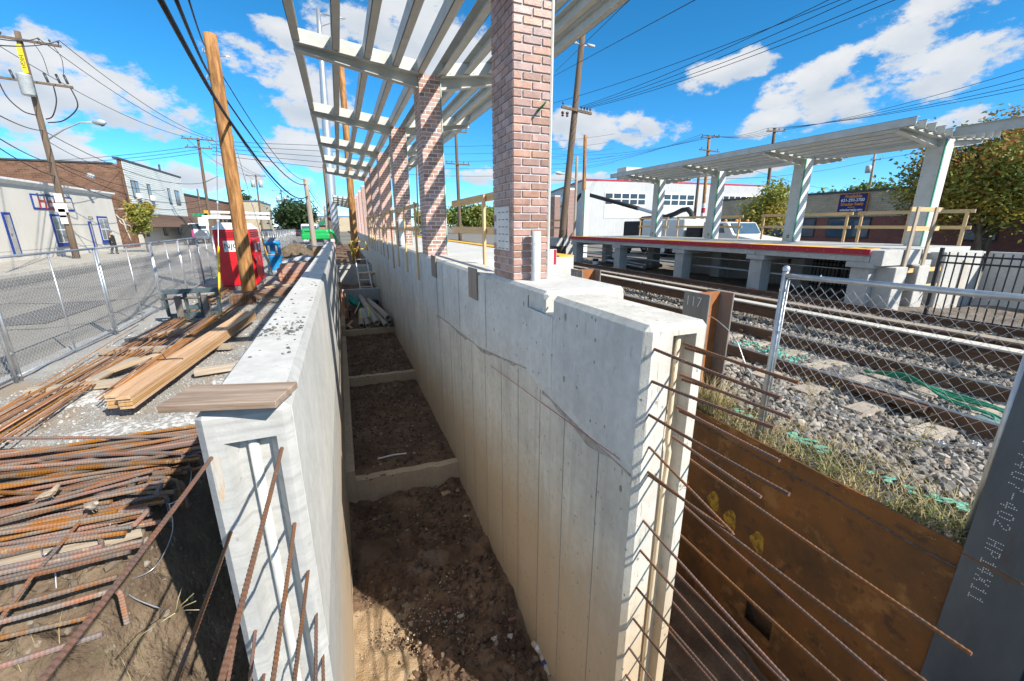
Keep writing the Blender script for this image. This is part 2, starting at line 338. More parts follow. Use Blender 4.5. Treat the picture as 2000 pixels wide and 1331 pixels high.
# ------------------------------------------------------------------ ground, street, pavement
def struct(name, mb, m, parent=None, **kw):
    o = mb.build(name, m, parent, **kw)
    if parent is None: o['kind'] = 'structure'
    return o
def sheet(x0, x1, y0, y1, z, mb=None):
    mb = mb or MB(); return mb.add([(x0, y0, z), (x1, y0, z), (x1, y1, z), (x0, y1, z)], [(0, 1, 2, 3)])
g = MB()
for a in ((-2500, -4.9, -1500, 3000, -2.46), (3.62, 2500, -1500, 3000, -2.46), (-4.9, 3.62, 40, 3000, -2.46), (-4.9, 3.62, -1500, -9, -2.46)): sheet(*a, mb=g)
struct('ground', g, LAND)
def vnoise(x, y, s, seed=0):
    """smooth value noise on arrays"""
    x = np.asarray(x)/s; y = np.asarray(y)/s; xi = np.floor(x).astype(int); yi = np.floor(y).astype(int); fx = x-xi; fy = y-yi
    fx = fx*fx*(3-2*fx); fy = fy*fy*(3-2*fy)
    def h(a, b):
        k = (a*374761393+b*668265263+seed*974711) & 0x7fffffff; k = ((k ^ (k >> 13))*1274126177) & 0x7fffffff; return (k ^ (k >> 16)) % 10007/10007.0
    return (h(xi, yi)*(1-fx)+h(xi+1, yi)*fx)*(1-fy)+(h(xi, yi+1)*(1-fx)+h(xi+1, yi+1)*fx)*fy
def grid(name, x0, x1, y0, y1, nx, ny, hf, m, ypow=1.0, kind='structure', parent=None):
    xs = np.linspace(x0, x1, nx); ys = y0+(y1-y0)*np.linspace(0, 1, ny)**ypow
    X, Y = np.meshgrid(xs, ys); Zv = hf(X, Y); v = np.stack([X, Y, Zv], -1).reshape(-1, 3)
    i = np.arange(nx*ny).reshape(ny, nx); f = np.stack([i[:-1, :-1], i[:-1, 1:], i[1:, 1:], i[1:, :-1]], -1).reshape(-1, 4)
    o = put(name, mesh_np(name, v, f, m, True), (0, 0, 0), parent)
    if kind: o['kind'] = kind
    return o
sst = lambda a, b, x: (lambda t: t*t*(3-2*t))(np.clip((x-a)/(b-a), 0, 1))
def yard_h(X, Y):
    z = -2.22+0.05*(vnoise(X, Y, 0.9, 1)-0.5)+0.025*(vnoise(X, Y, 0.22, 2)-0.5)
    trench = sst(-1.75, -0.95, X)*(1-sst(5.2, 7.0, Y))                     # dug out along the wall
    z = z-trench*(1.25+0.35*vnoise(X, Y, 0.35, 3))
    bank = 1-sst(1.6, 3.7, Y)
    z = z-bank*(0.55+0.9*vnoise(X, Y, 0.55, 4)*0.5)
    z = z+(0.24*(vnoise(X, Y, 0.28, 5)-0.5)+0.16*(vnoise(X, Y, 0.11, 6)-0.5)+0.06*(vnoise(X, Y, 0.05, 7)-0.5))*np.maximum(trench, 1-sst(2.6, 4.2, Y))
    return z
grid('yard_ground', -5.0, -0.62, -2.0, 14, 110, 330, yard_h, GRAVEL)
grid('yard_ground', -5.3, -0.62, 13.98, 75, 40, 150, lambda X, Y: -2.24+0.05*(vnoise(X, Y, 0.9, 1)-0.5), GRAVEL)
YBANK = grid('dirt_bank', -5.0, -0.62, -2.0, 4.7, 150, 230, lambda X, Y: yard_h(X, Y)+0.03-0.10*sst(3.4, 4.6, Y)*(1-sst(-2.0, -1.7, X))-0.02*vnoise(X, Y, 0.2, 8), DIRT)
grid('trench_bank', -1.78, -0.62, 4.68, 7.3, 70, 120, lambda X, Y: yard_h(X, Y)+0.035-0.05*sst(6.4, 7.2, Y)-0.06*sst(-1.6, -1.77, X)-0.02*vnoise(X, Y, 0.2, 8), DIRT)
rd = grid('road', -14.6, -4.85, -60, 400, 12, 60, lambda X, Y: -2.29+0*X-0.03*np.abs((X+9.7)/5)**2, ASPH)
sw = struct('sidewalk', MB().box((-20.2, -60, -2.5), (-14.75, 400, -2.14)), WALK, bevel=0.02)
PATCHA = mat('asphalt_patch', (0.10, 0.097, 0.092), (0.15, 0.145, 0.137), scale=3, rough=0.9, bump=0.3, world=True)
for (x0_, x1_, y0_, y1_) in ((-13.6, -12.3, 22, 48), (-8.2, -6.9, 13.5, 17.2), (-11.2, -9.4, 30, 36), (-7.6, -6.4, 26, 29)): sheet(x0_, x1_, y0_, y1_, -2.283, mb=MB()).build('asphalt_patch', PATCHA, rd)
for k_ in range(9):
    y_ = 9+4.1*k_; MB().add([q_ for i_ in range(7) for q_ in ((-14.2+1.5*i_, y_+0.35*math.sin(i_*2.1+k_), -2.281), (-14.2+1.5*i_, y_+0.045+0.35*math.sin(i_*2.1+k_), -2.281))], [(2*i_, 2*i_+2, 2*i_+3, 2*i_+1) for i_ in range(6)]).build('crack_seal', PATCHA, rd)
KERB = mat('kerb_stone', (0.36, 0.34, 0.30), (0.48, 0.46, 0.42), scale=3, world=True)
for k in range(40): board('kerbstone', (-14.67, 18+k*2.44, -2.24), (-14.67, 20.42+k*2.44, -2.24), 0.15, 0.22, KERB, sw, bevel=0.012)
YELP = mat('yellow_road_paint', (0.45, 0.33, 0.04), (0.55, 0.42, 0.06), scale=9, world=True)

# trackside: ballast bed and the ground past it
def bal_h(X, Y):
    z = -2.09+0.05*(vnoise(X, Y, 0.6, 11)-0.5)
    z = z-0.10*sst(4.9, 4.2, X)*0.6
    return z
grid('ballast_bed', 3.50, 12.6, -6, 16, 150, 300, bal_h, BALLAST)
grid('ballast_bed', 3.50, 12.6, 15.98, 300, 20, 40, lambda X, Y: -2.07+0*X, BALLAST)
STN_SOIL = mat('station_soil', (0.11, 0.09, 0.07), (0.24, 0.20, 0.16), scale=2.5, bump=0.8, bscale=20, rough=0.95, bdist=0.04, world=True)
grid('station_soil', 12.5, 17.2, -6, 60, 40, 200, lambda X, Y: -2.12+0.16*(vnoise(X, Y, 0.8, 14)-0.5)+0.05*(vnoise(X, Y, 0.2, 15)-0.5)-0.12*sst(14.4, 15.6, X), STN_SOIL)
struct('parking_lot', sheet(17.1, 60, -60, 120, -2.20), ASPH)

# ------------------------------------------------------------------ the stepped pit
def soil_h(z0, amp):
    return lambda X, Y: z0+amp*(vnoise(X, Y, 0.5, 21)-0.5)+amp*0.6*(vnoise(X, Y, 0.16, 22)-0.5)+amp*0.3*(vnoise(X, Y, 0.07, 23)-0.5)
grid('pit_floor', -0.36, 1.75, -4.0, 6.80, 90, 420, soil_h(-4.60, 0.19), SOIL)
grid('pit_floor', -0.36, 1.75, 6.82, 11.55, 70, 160, soil_h(-4.24, 0.05), SOIL)
grid('pit_floor', -0.36, 1.75, 11.60, 16.45, 60, 120, soil_h(-4.03, 0.05), SOIL)
grid('pit_floor', -0.36, 1.75, 16.5, 22.2, 50, 90, soil_h(-3.83, 0.06), SOIL)
grid('pit_floor', -0.36, 1.75, 22.2, 27.0, 40, 60, soil_h(-3.4, 0.1), SOIL)
grid('pit_floor', -0.55, 1.75, 27.0, 60.0, 40, 60, soil_h(-2.32, 0.1), SOIL)
grid('pit_sand', -0.36, 1.0, -3.0, 4.9, 70, 260, lambda X, Y: -4.60+0.10*(vnoise(X, Y, 0.5, 21)-0.5)+0.05*(vnoise(X, Y, 0.12, 25)-0.5)+0.09-0.16*sst(-0.2, 0.75, X+0.22*(vnoise(X, Y, 0.4, 27)-0.5)*2)-0.2*sst(4.2, 4.85, Y), SAND)
step_y = []
for (y, zt, zb) in ((6.72, -4.20, -4.9), (11.5, -4.0, -4.5), (16.4, -3.80, -4.3)):
    s = MB(); ys = np.linspace(-0.33, 1.72, 14)
    pts = [(x, y+0.006*math.sin(i*1.7)-0.05*(x-0.7), zt+0.010*math.sin(i*2.3)) for i, x in enumerate(ys)]
    for i in range(len(pts)-1):
        a, b = pts[i], pts[i+1]
        s.add([(a[0], a[1], zb), (b[0], b[1], zb), b, a, (b[0], b[1]+0.16, b[2]), (a[0], a[1]+0.16, a[2])], [(0, 1, 2, 3), (3, 2, 4, 5)])
    struct('step_riser', s, CON_S)
struct('pit_end_wall', MB().box((-0.33, 22.1, -4.2), (1.6, 22.35, -3.05)), CON_P, bevel=0.01)
struct('pit_end_wall', MB().box((-0.33, 26.9, -3.6), (1.6, 27.2, -2.25)), CON_P, bevel=0.01)
struct('footing_kerb', MB().box((-0.32, 6.75, -4.7), (-0.17, 16.4, -3.98)), CON_S, bevel=0.012)
struct('footing_kerb', MB().box((-0.32, 16.5, -4.3), (-0.15, 22.0, -3.62)), CON_S, bevel=0.012)
# earth seen between the wall and the sheeting
grid('trench_floor', 2.0, 3.6, -4, 30, 20, 120, soil_h(-4.3, 0.25), SOIL)

# ------------------------------------------------------------------ the two retaining walls
CH = 0.035
def wall_body(mb, x0, x1, y0, y1, ztop, zbot, kx0, kx1, kz, kd, taper=0.02):
    """near end at y0 with a keyway kx0..kx1 up to kz, chamfered arrises"""
    t = kz
    plan = [(x0+CH, y0), (kx0, y0), (kx0+taper, y0+kd), (kx1-taper, y0+kd), (kx1, y0), (x1-CH, y0), (x1, y0+CH), (x1, y1), (x0, y1), (x0, y0+CH)]
    n = len(plan)
    lo = [(x, y, zbot) for x, y in plan]; hi = [(x, y, t) for x, y in plan]
    mb.add(lo+hi, [(i, (i+1) % n, n+(i+1) % n, n+i) for i in range(n)])
    kt = [n+1, n+2, n+3, n+4]
    cap = [(x0+CH, y0), (x1-CH, y0), (x1, y0+CH), (x1, y1), (x0, y1), (x0, y0+CH)]; m = len(cap)
    a = [(x, y, t) for x, y in cap]; b = [(x, y, ztop-CH) for x, y in cap]
    ins = [(x0+CH, y0+CH), (x1-CH, y0+CH), (x1-CH, y0+CH), (x1-CH, y1), (x0+CH, y1), (x0+CH, y0+CH)]
    c = [(x, y, ztop) for x, y in ins]
    mb.add(a+b+c, [(i, (i+1) % m, m+(i+1) % m, m+i) for i in range(m)]+[(m+i, m+(i+1) % m, 2*m+(i+1) % m, 2*m+i) for i in range(m)]+[(2*m, 2*m+1, 2*m+3, 2*m+4)])
    mb.add([(kx0, y0, t), (kx1, y0, t), (kx1-taper, y0+kd, t), (kx0+taper, y0+kd, t)], [(0, 1, 2, 3)])
# left wall
LW = thing('retaining_wall', 'pale concrete retaining wall with pebbles on top, left of the pit', 'wall', (-0.5, 2.13, -4.9))
LX0, LX1, LY, LZ = -0.705, -0.31, 2.13, -0.82
w = MB(); wall_body(w, LX0, LX1, LY, 25.2, LZ, -5.2, -0.605, -0.385, -0.985, 0.085, 0.04); w.build('wall_body', CON_L, LW)
MB().tube([(-0.50, LY+0.065, -0.99), (-0.495, LY+0.065, -2.2), (-0.50, LY+0.065, -5.1)], 0.024, 8).build('waterstop', CON_TOP, LW)
MB().box((LX0+CH+0.004, LY+CH+0.004, LZ-0.01), (LX1-CH-0.004, 25.1, LZ+0.004)).build('pale_top', CON_TOP, LW)  # thin skin of paler concrete over the wall top
MB().box((LX1-0.001, LY+CH+0.01, -2.4), (LX1+0.003, 25.1, LZ-CH-0.004)).build('pale_inner_skin', CON_TOP, LW)  # same paler concrete on the upper part of the inner face
# right wall
RW = thing('retaining_wall', 'grey concrete retaining wall right of the pit, with brick piers standing on it', 'wall', (1.8, 1.85, -4.9))
RX0, RX1, RY, RZ = 1.58, 2.05, 1.85, -0.56
w = MB(); wall_body(w, RX0, RX1, RY, 3.02, RZ, -5.2, 1.765, 1.945, -0.63, 0.085, 0.012)
# beyond the notch
def chamf_run(mb, x0, x1, y0, y1, ztop, zbot):
    sec = [(x0, zbot), (x1, zbot), (x1, ztop), (x0+CH, ztop), (x0, ztop-CH)]
    mb.prism([(x, y0, z) for x, z in sec], (0, y1-y0, 0))
chamf_run(w, RX0, RX1, 3.02, 3.22, -0.74, -5.2); chamf_run(w, RX0+0.03, RX1, 3.22, 42.0, -0.59, -5.2)
w.build('wall_body', CON_R, RW)
WATER = [(1.862, RY+0.06, -0.64), (1.860, RY+0.06, -1.05), (1.852, RY+0.05, -1.36), (1.872, RY+0.045, -1.44), (1.868, RY+0.06, -1.8), (1.862, RY+0.06, -5.1)]
MB().prism([(RX0-0.0085, a_[1], a_[2]) for a_ in (onx(960, 715, RX0), onx(1212, 897, RX0), onx(1212, 898, RX0), onx(960, 715.9, RX0))], (0.003, 0, 0)).build('chalk_line', plain('red_chalk', (0.45, 0.10, 0.07)), RW)
MB().tube(WATER, 0.016, 8).build('waterstop', PALE, RW)
MB().box((1.775, RY+0.083, -5.1), (1.845, RY+0.078, -0.64)).box((1.885, RY+0.083, -5.1), (1.935, RY+0.079, -0.64)).build('keyway_form', PALE, RW)
# second lift of the pour: a skin a few millimetres proud, ragged along its lower edge
def lift(y0, y1, ztop, zs, proud, name, m, x=RX0):
    pts = [(x-proud, y0, ztop)]+[(x-proud, y, z) for y, z in zs]+[(x-proud, y1, ztop)]
    return MB().prism(pts, (proud+0.004, 0, 0)).build(name, m, RW)
def ragged(ys, zf, a): return [(y, zf(y)+a*(random.random()-0.5)) for y in ys]
zj = lambda y: np.interp(y, [1.85, 2.55, 2.9, 3.3, 3.57, 5.2, 7.3, 11.7, 15, 30], [-1.53, -1.50, -1.47, -1.43, -1.36, -1.58, -1.63, -1.80, -1.58, -1.6])
lift(RY+CH+0.003, 3.01, RZ-CH-0.002, ragged(np.arange(RY+CH+0.003, 3.02, 0.075), zj, 0.03), 0.003, 'upper_lift', CON_U)
lift(3.03, 3.57, -0.745, ragged(np.arange(3.03, 3.58, 0.06), zj, 0.03), 0.003, 'upper_lift', CON_U)
lift(3.60, 7.8, -0.63, ragged(np.arange(3.60, 7.81, 0.09), zj, 0.04), 0.003, 'upper_lift', CON_U, RX0+0.03)
lift(7.83, 26.0, -0.63, ragged(np.arange(7.83, 26.0, 0.2), zj, 0.05), 0.005, 'upper_lift', CON_U, RX0+0.03)
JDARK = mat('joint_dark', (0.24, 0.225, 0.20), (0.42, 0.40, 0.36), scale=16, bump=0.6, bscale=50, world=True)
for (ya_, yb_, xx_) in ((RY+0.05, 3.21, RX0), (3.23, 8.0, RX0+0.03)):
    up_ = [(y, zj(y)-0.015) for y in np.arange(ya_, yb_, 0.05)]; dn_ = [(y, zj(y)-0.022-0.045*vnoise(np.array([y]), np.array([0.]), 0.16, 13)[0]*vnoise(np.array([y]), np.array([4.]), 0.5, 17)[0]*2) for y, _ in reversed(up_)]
    MB().prism([(xx_-0.0045, y, z) for y, z in up_+dn_], (0.006, 0, 0)).build('joint_shadow', JDARK, RW)  # shade painted as a dark ragged strip below the cold joint
    gt_ = [(y, zj(y)+0.05+0.03*math.sin(y*5)+0.012*math.sin(y*21)) for y in np.arange(ya_, min(yb_, 7.0), 0.07)]; gb_ = [(y, zj(y)-0.012) for y, _ in reversed(gt_)]
    MB().prism([(xx_-0.0042, y, z) for y, z in gt_+gb_], (0.002, 0, 0)).build('grout_band', PATCH, RW)
for (px_, py_, rr_) in ((1104, 620, 0.028), (1101, 741, 0.024), (1017, 594, 0.022), (1163, 626, 0.012), (1162, 665, 0.012), (1211, 955, 0.02), (960, 645, 0.02), (1160, 708, 0.010), (905, 600, 0.02)):
    c_ = onx(px_, py_, RX0-0.004); MB().prism([(RX0-0.0045 if c_[1] < 3.2 else RX0+0.0255, c_[1]+rr_*0.7*math.cos(a_), c_[2]+rr_*math.sin(a_)*1.2) for a_ in np.arange(0, 6.28, 0.52)], (0.004, 0, 0)).build('tie_spot', mat('tie_spot_grey', (0.20, 0.20, 0.19), (0.34, 0.34, 0.33), scale=30, world=True), RW)
SEAM = concrete('concrete_seam', (0.36, 0.345, 0.315), holes=0.2)
for y in (2.26, 2.77, 3.30, 3.84, 4.36, 4.98, 5.6, 6.2, 6.9, 7.81, 9.0, 9.6, 10.9, 12.2, 13.4, 14.6, 15.8, 17.0, 18.3, 19.6, 21):
    MB().box((RX0-0.004 if y < 3.2 else RX0+0.026, y, zj(y)-0.06), (RX0+0.034, y+(0.011 if y in (3.84, 7.81) else 0.006), -4.9)).build('form_seam', SEAM, RW)
for y, d in ((3.585, 0.014), (4.9, 0.006), (6.2, 0.006), (7.3, 0.008), (7.815, 0.014), (9.4, 0.006), (10.9, 0.006), (12.4, 0.006), (14.5, 0.006), (16.6, .006)):
    MB().box((RX0+0.021, y, zj(y)+0.02), (RX0+0.034, y+d, -0.64)).build('form_seam', SEAM, RW)

# ------------------------------------------------------------------ rebar
RUST = mat('rebar_rust', (0.25, 0.095, 0.032), (0.165, 0.135, 0.115), scale=7, rough=0.75, lo=0.42, hi=0.56, bump=0.3, bscale=160, bdist=0.002, spots=[((0.42, 0.22, 0.07), 14, 0.60, 0.7)], objrand=0.35)
RUSTD = mat('dowel_rust', (0.19, 0.075, 0.03), (0.12, 0.075, 0.055), scale=12, rough=0.85, bump=0.3, bscale=200, bdist=0.002, spots=[((0.36, 0.30, 0.25), 22, 0.64, 0.6)], objrand=0.2)
RUSTL = mat('thin_bar_rust', (0.42, 0.18, 0.05), (0.25, 0.12, 0.05), scale=3, rough=0.85, objrand=0.3)
def rebar_mb(path, r, pitch=0.013, n=6, rib=0.17):
    path = [np.array(p, float) for p in path]; seg = [np.linalg.norm(b-a) for a, b in zip(path, path[1:])]; cum = np.concatenate([[0], np.cumsum(seg)])
    k = max(4, int(cum[-1]/(pitch/2))); ts = np.linspace(0, cum[-1], k); P = np.array(path)
    pts = np.stack([np.interp(ts, cum, P[:, i]) for i in range(3)], -1)
    return MB().tube(pts, [r*(1+rib if i % 2 else 1-rib*0.3) for i in range(k)], n, smooth=False)
def bend(a, b, c, rad, n=5):
    """polyline a-b-c with the corner at b rounded"""
    a, b, c = (np.array(p, float) for p in (a, b, c)); u = (a-b)/np.linalg.norm(a-b); v = (c-b)/np.linalg.norm(c-b)
    return [a]+[(1-t)**2*(b+u*rad)+2*t*(1-t)*b+t*t*(b+v*rad) for t in np.linspace(0, 1, n)]+[c]
def dowel(start, end, X, Yface, r, wall, extra=0.0, far=1.0, label=None):
    s = ony(*start, Yface); e = onx(*end, s[0]+extra); d = e-s; e = s+d*far
    s = s-d/np.linalg.norm(d)*0.05
    mid = (s+e)/2+np.array((0, 0, -0.012*np.linalg.norm(e-s)))
    ts = np.linspace(0, 1, 12); path = [(1-t)**2*s+2*t*(1-t)*mid+t*t*e for t in ts]
    return rebar_mb(path, r, 0.02, 6).build('rebar_dowel', RUSTD, wall)
RD = [((1346, 675), (1560, 748)), ((1350, 683), (1411, 700)), ((1278, 682), (1525, 778)), ((1339, 736), (1545, 817)), ((1344, 745), (1404, 763)), ((1273, 745), (1512, 836)),
      ((1331, 800), (1522, 900)), ((1338, 808), (1392, 832)), ((1267, 810), (1541, 966)), ((1323, 860), (1486, 971)), ((1351, 900), (1897, 1278)), ((1265, 922), (1810, 1331)),
      ((1338, 990), (1730, 1331)), ((1256, 1017), (1540, 1331)), ((1332, 1048), (1640, 1331)), ((1250, 1075), (1480, 1331)), ((1322, 1120), (1530, 1331)), ((1243, 1148), (1400, 1331)),
      ((1315, 1178), (1450, 1331)), ((1236, 1208), (1335, 1331)), ((1228, 1265), (1275, 1331)), ((1308, 1235), (1390, 1331)), ((1222, 1318), (1240, 1345))]
for i, (a, b) in enumerate(RD):
    dowel(a, b, None, RY, 0.0085, RW, far=1.25 if b[1] >= 1331 else 1.0)
hp = onx(1437, 1048, ony(1267, 873, RY)[0]+0.03); h0 = ony(1267, 873, RY); h1 = ony(1266, 925, RY)
rebar_mb(bend(h0, hp, h1+np.array((0, 0, -0.012)), 0.03), 0.0075, 0.02).build('rebar_hairpin', RUSTD, RW)
LD = [((412, 895), (78, 1331)), ((550, 876), (430, 1331)), ((450, 1041), (343, 1331)), ((575, 1023), (532, 1331)), ((601, 1117), (574, 1331)), ((617, 1203), (616, 1331)), ((498, 1233), (487, 1331)), ((630, 1285), (631, 1340)), ((515, 1318), (510, 1345)), ((455, 1270), (443, 1340))]
for i, (a, b) in enumerate(LD): dowel(a, b, None, LY, 0.0085, LW, far=1.12, extra=(-0.03 if i == 0 else 0))
TIE = mat('tie_wire', (0.30, 0.13, 0.05), (0.16, 0.08, 0.04), scale=20)
for (px, py, rr) in ((1288, 1210, 0.05), (1335, 950, 0.04)):
    c = onx(px, py, 1.75 if py > 1000 else 1.95); m_ = MB()
    for k in range(7):
        a = c+rng.normal(0, 0.01, 3); b = c+rng.normal(0, rr, 3); m_.tube([a, (a+b)/2+rng.normal(0, 0.012, 3), b], 0.0011, 4)
    m_.build('tie_wire', TIE, RW)
RSTAIN = mat('rust_run', (0.46, 0.30, 0.15), (0.47, 0.45, 0.41), scale=11, lo=0.40, hi=0.56, stretch=(3, 1, 0.5), world=True)
MB().prism([(p_[0], LY-0.002, p_[2]) for p_ in (ony(414, 897, LY), ony(428, 893, LY), ony(436, 930, LY), ony(440, 968, LY), ony(432, 985, LY), ony(422, 945, LY))], (0, 0.003, 0)).build('rust_run', RSTAIN, LW)

# heap of cut bars on the bank
def bar_variants():
    out = []
    for k in range(5):
        L_ = (2.9, 3.1, 2.6, 3.0, 2.4)[k]; r = (0.0155, 0.0155, 0.0155, 0.0130, 0.0175)[k]; s = 0.03*(k-2)
        path = [(-L_+0.02*i, 0, 0) for i in range(1)]+[(-L_*(1-t), s*math.sin(t*3), 0.015*math.sin(t*5+k)) for t in np.linspace(0, 1, 9)][1:]
        if k == 1: path = path[:-1]+bend(path[-2], (0, 0, 0), (0.0, -0.03, -0.24), 0.05)[1:]
        if k == 2: path = path[:-1]+bend(path[-2], (0, 0, 0), (0.02, -0.22, 0.02), 0.05)[1:]
        m = rebar_mb(path, r, 0.021, 7, 0.13).me('rebar'); m.materials.append(RUST); out.append(m)
    return out
BARS = bar_variants(); PILE = 'rebar in the heap on the dirt bank'
def heap_bar(v, x, y, z, rz, ry=0.0, rx=0.0):
    o = put('rebar', BARS[v], (x, y, z), None, (rx, ry, rz)); return tag(o, 'rusty ribbed bar lying in the rebar heap on the dirt bank', 'rebar', PILE)
layers = [(0, 50, 3.2, 5.15, -2.12), (1, 36, 3.35, 5.0, -2.085), (2, 20, 3.5, 4.85, -2.05), (3, 14, 3.6, 4.6, -2.015), (4, 8, 3.7, 4.4, -1.98)]
for (ly, cnt, ya, yb, z) in layers:
    for k in range(cnt):
        y = ya+(yb-ya)*(k+0.3*rng.random())/cnt; v = int(rng.choice([0, 0, 0, 3, 3, 4, 1, 2] if ly else [0, 3, 4, 0]))
        slope = 0.20*(4.1-y)*0.4+rng.normal(0, 0.06+0.035*ly)
        xr = -1.52+0.10*rng.normal()+(0.12 if y > 4.4 else -0.08*(4.4-y))
        heap_bar(v, xr, y+0.05*math.cos(y*5), z+0.008*rng.random(), -slope-0.02, 0.02*rng.normal())
for k, (x, y, z, v, rz) in enumerate([(-1.55, 2.98, -2.16, 0, 0.03), (-1.50, 2.86, -2.18, 1, 0.00), (-1.56, 2.70, -2.22, 3, -0.03), (-1.50, 2.62, -2.25, 0, 0.02), (-1.75, 2.45, -2.40, 0, -0.10), (-1.45, 2.30, -2.48, 3, -0.16), (-1.15, 2.12, -2.56, 0, -0.18)]):
    o = put('rebar', BARS[v], (x, y, z), None, (0, 0.02*(k-3) if k > 3 else 0, rz)); tag(o, 'loose rusty bar lying across the dirt in front of the rebar heap', 'rebar', 'loose bars on the dirt bank')
lp = [onz(190, 975, -1.98), onz(160, 1015, -2.05), onz(60, 1130, -2.12), onz(-60, 1290, -2.25)]
tag(rebar_mb(lp, 0.011, 0.02).build('rebar', RUST), 'single dark bar slanting down over the front of the heap', 'rebar')

TIMB = mat('grey_timber', (0.33, 0.27, 0.20), (0.46, 0.39, 0.30), scale=3, stretch=(0.6, 9, 9), rough=0.9, bump=0.4, bscale=12, objrand=0.12)
for k, (a, b) in enumerate([((-2.9, 3.35), (-1.6, 3.5)), ((-4.4, 4.5), (-1.75, 4.35))]):
    tag(board('dunnage_timber', (a[0], a[1], -2.2), (b[0], b[1], -2.19), 0.10, 0.09, TIMB), ['weathered timber sticking out under the front of the rebar heap', 'weathered timber bearer below the back of the rebar heap'][k], 'timber')
WIREG = plain('galv_wire', (0.52, 0.54, 0.56), rough=0.4, metal=0.8)
def spl(pts):
    P = np.array(pts); k = len(P); ts = np.linspace(0, k-1, (k-1)*7+1); sp = []
    for t in ts:
        i = min(int(t), k-2); f = t-i; p0 = P[max(i-1, 0)]; p1 = P[i]; p2 = P[i+1]; p3 = P[min(i+2, k-1)]
        sp.append(0.5*((2*p1)+(-p0+p2)*f+(2*p0-5*p1+4*p2-p3)*f*f+(-p0+3*p1-3*p2+p3)*f**3))
    return sp
def wire(pts, r, m, label, group=None, name='wire', cat='wire'):
    return tag(MB().tube(spl(pts), r, 6).build(name, m), label, cat, group)
zb = lambda x, y, d=0.0: onz(x, y, -2.12-d)
wire([zb(352, 890), zb(372, 915), zb(365, 960), zb(330, 985), zb(318, 960)], 0.0045, WIREG, 'grey wire loop standing up at the end of the rebar heap')
wire([zb(330, 985), zb(336, 1040, .2), zb(300, 1110, .25), zb(235, 1135, .3), zb(185, 1125, .3), zb(150, 1095, .2)], 0.0045, WIREG, 'long grey wire curling over the dirt below the heap')
wire([zb(215, 1020), zb(212, 1060, .1), zb(220, 1120, .25), zb(255, 1165, .35), zb(315, 1190, .45)], 0.0045, WIREG, 'pale bent wire hanging from the heap down the dirt bank')
wire([zb(95, 1060), zb(100, 1045), zb(82, 1068), zb(84, 1085), zb(105, 1070), zb(60, 1110, .1), zb(28, 1120, .1)], 0.004, WIREG, 'small twisted wire coil at the left of the dirt bank')
for (a, b) in (((62, 1066), (88, 1210)), ((105, 1070), (112, 1205))): wire([zb(*a), zb((a[0]+b[0])/2, (a[1]+b[1])/2, .2), zb(*b, .4)], 0.006, WIREG, 'straight grey wire poking down into the dirt bank', 'wires poking into the dirt bank')

# thin bars and timbers lying along the yard
def thin_bar_me(L_, k):
    pts = [(0, L_*t, 0.012*math.sin(t*6+k)) for t in np.linspace(0, 1, 8)]; pts = [(0.03*math.sin(p[1]*0.9+k), p[1], p[2]) for p in pts]
    m = MB().tube(pts, 0.0085, 5).me('bar'); m.materials.append(RUSTL); return m
TB = [thin_bar_me(6.2, 0), thin_bar_me(6.8, 1.4), thin_bar_me(5.6, 2.7)]
for k in range(22):
    x = -4.12+0.62*k/22+0.04*rng.normal(); o = put('long_bar', TB[k % 3], (x+0.18, 4.9+0.5*rng.random(), -2.12+0.012*rng.random()+0.03*(k % 2)), None, (0.005*rng.normal(), 0, -0.015+0.03*rng.normal()))
    tag(o, 'long thin rusty bar in the flat bundle lying beside the chain-link fence', 'bar', 'long bars beside the fence')
for k in range(26):
    x = -3.02+0.22*rng.random(); o = put('long_bar', TB[k % 3], (x, 6.25+0.5*rng.random(), -2.07+0.03*rng.random()), None, (0, 0, 0.005-0.03*rng.random()))
    tag(o, 'long thin rusty bar in the narrow bundle along the lumber stack', 'bar', 'long bars along the lumber')
for k in range(20):
    x = -3.95+0.4*rng.random(); o = put('long_bar', TB[k % 3], (x, 10.6+0.8*rng.random(), -2.13+0.03*rng.random()), None, (0, 0, 0.02*rng.normal()))
    tag(o, 'long thin rusty bar behind the fork carriage near the fence', 'bar', 'long bars behind the fork carriage')
for k, (a, b, lb) in enumerate([((-4.08, 7.22), (-2.55, 7.20), 'grey timber under the long bars, nearest the camera'), ((-4.12, 9.25), (-2.05, 8.75), 'grey timber across the yard in front of the fork carriage'),
                                ((-2.25, 7.3), (-1.5, 7.45), 'grey timber end under the lumber stack, close to the left wall'), ((-4.0, 9.9), (-3.35, 10.6), 'loose grey board lying on the bars beside the fork carriage')]):
    tag(board('bearer_timber', (a[0], a[1], -2.13), (b[0], b[1], -2.13), 0.14, 0.09, TIMB), lb, 'timber')
PINE = mat('new_pine', (0.40, 0.225, 0.10), (0.56, 0.36, 0.19), scale=2.2, stretch=(0.5, 12, 12), rough=0.75, bump=0.15, bscale=10, objrand=0.22, spots=[((0.40, 0.22, 0.09), 3.0, 0.63, 0.6)])
PINEW = mat('pine_worn', (0.48, 0.33, 0.19), (0.60, 0.45, 0.28), scale=2.0, stretch=(0.5, 10, 10), rough=0.8, objrand=0.15)
for r in range(4):
    for c in range(2):
        a = np.array((-2.68+0.146*c, 5.95-0.10*c+0.05*rng.random(), -2.06+0.0445*r)); b = a+np.array((0.46, 5.2, 0))
        o = board('lumber_plank', a, b, 0.140, 0.038, PINE)
        tag(o, 'fresh yellow pine plank in the strapped lumber stack, %s layer, %s side' % (['bottom', 'second', 'third', 'top'][r], ['fence', 'wall'][c]), 'plank', 'planks of the lumber stack')
STRAP = plain('black_strap', (0.03, 0.03, 0.03))
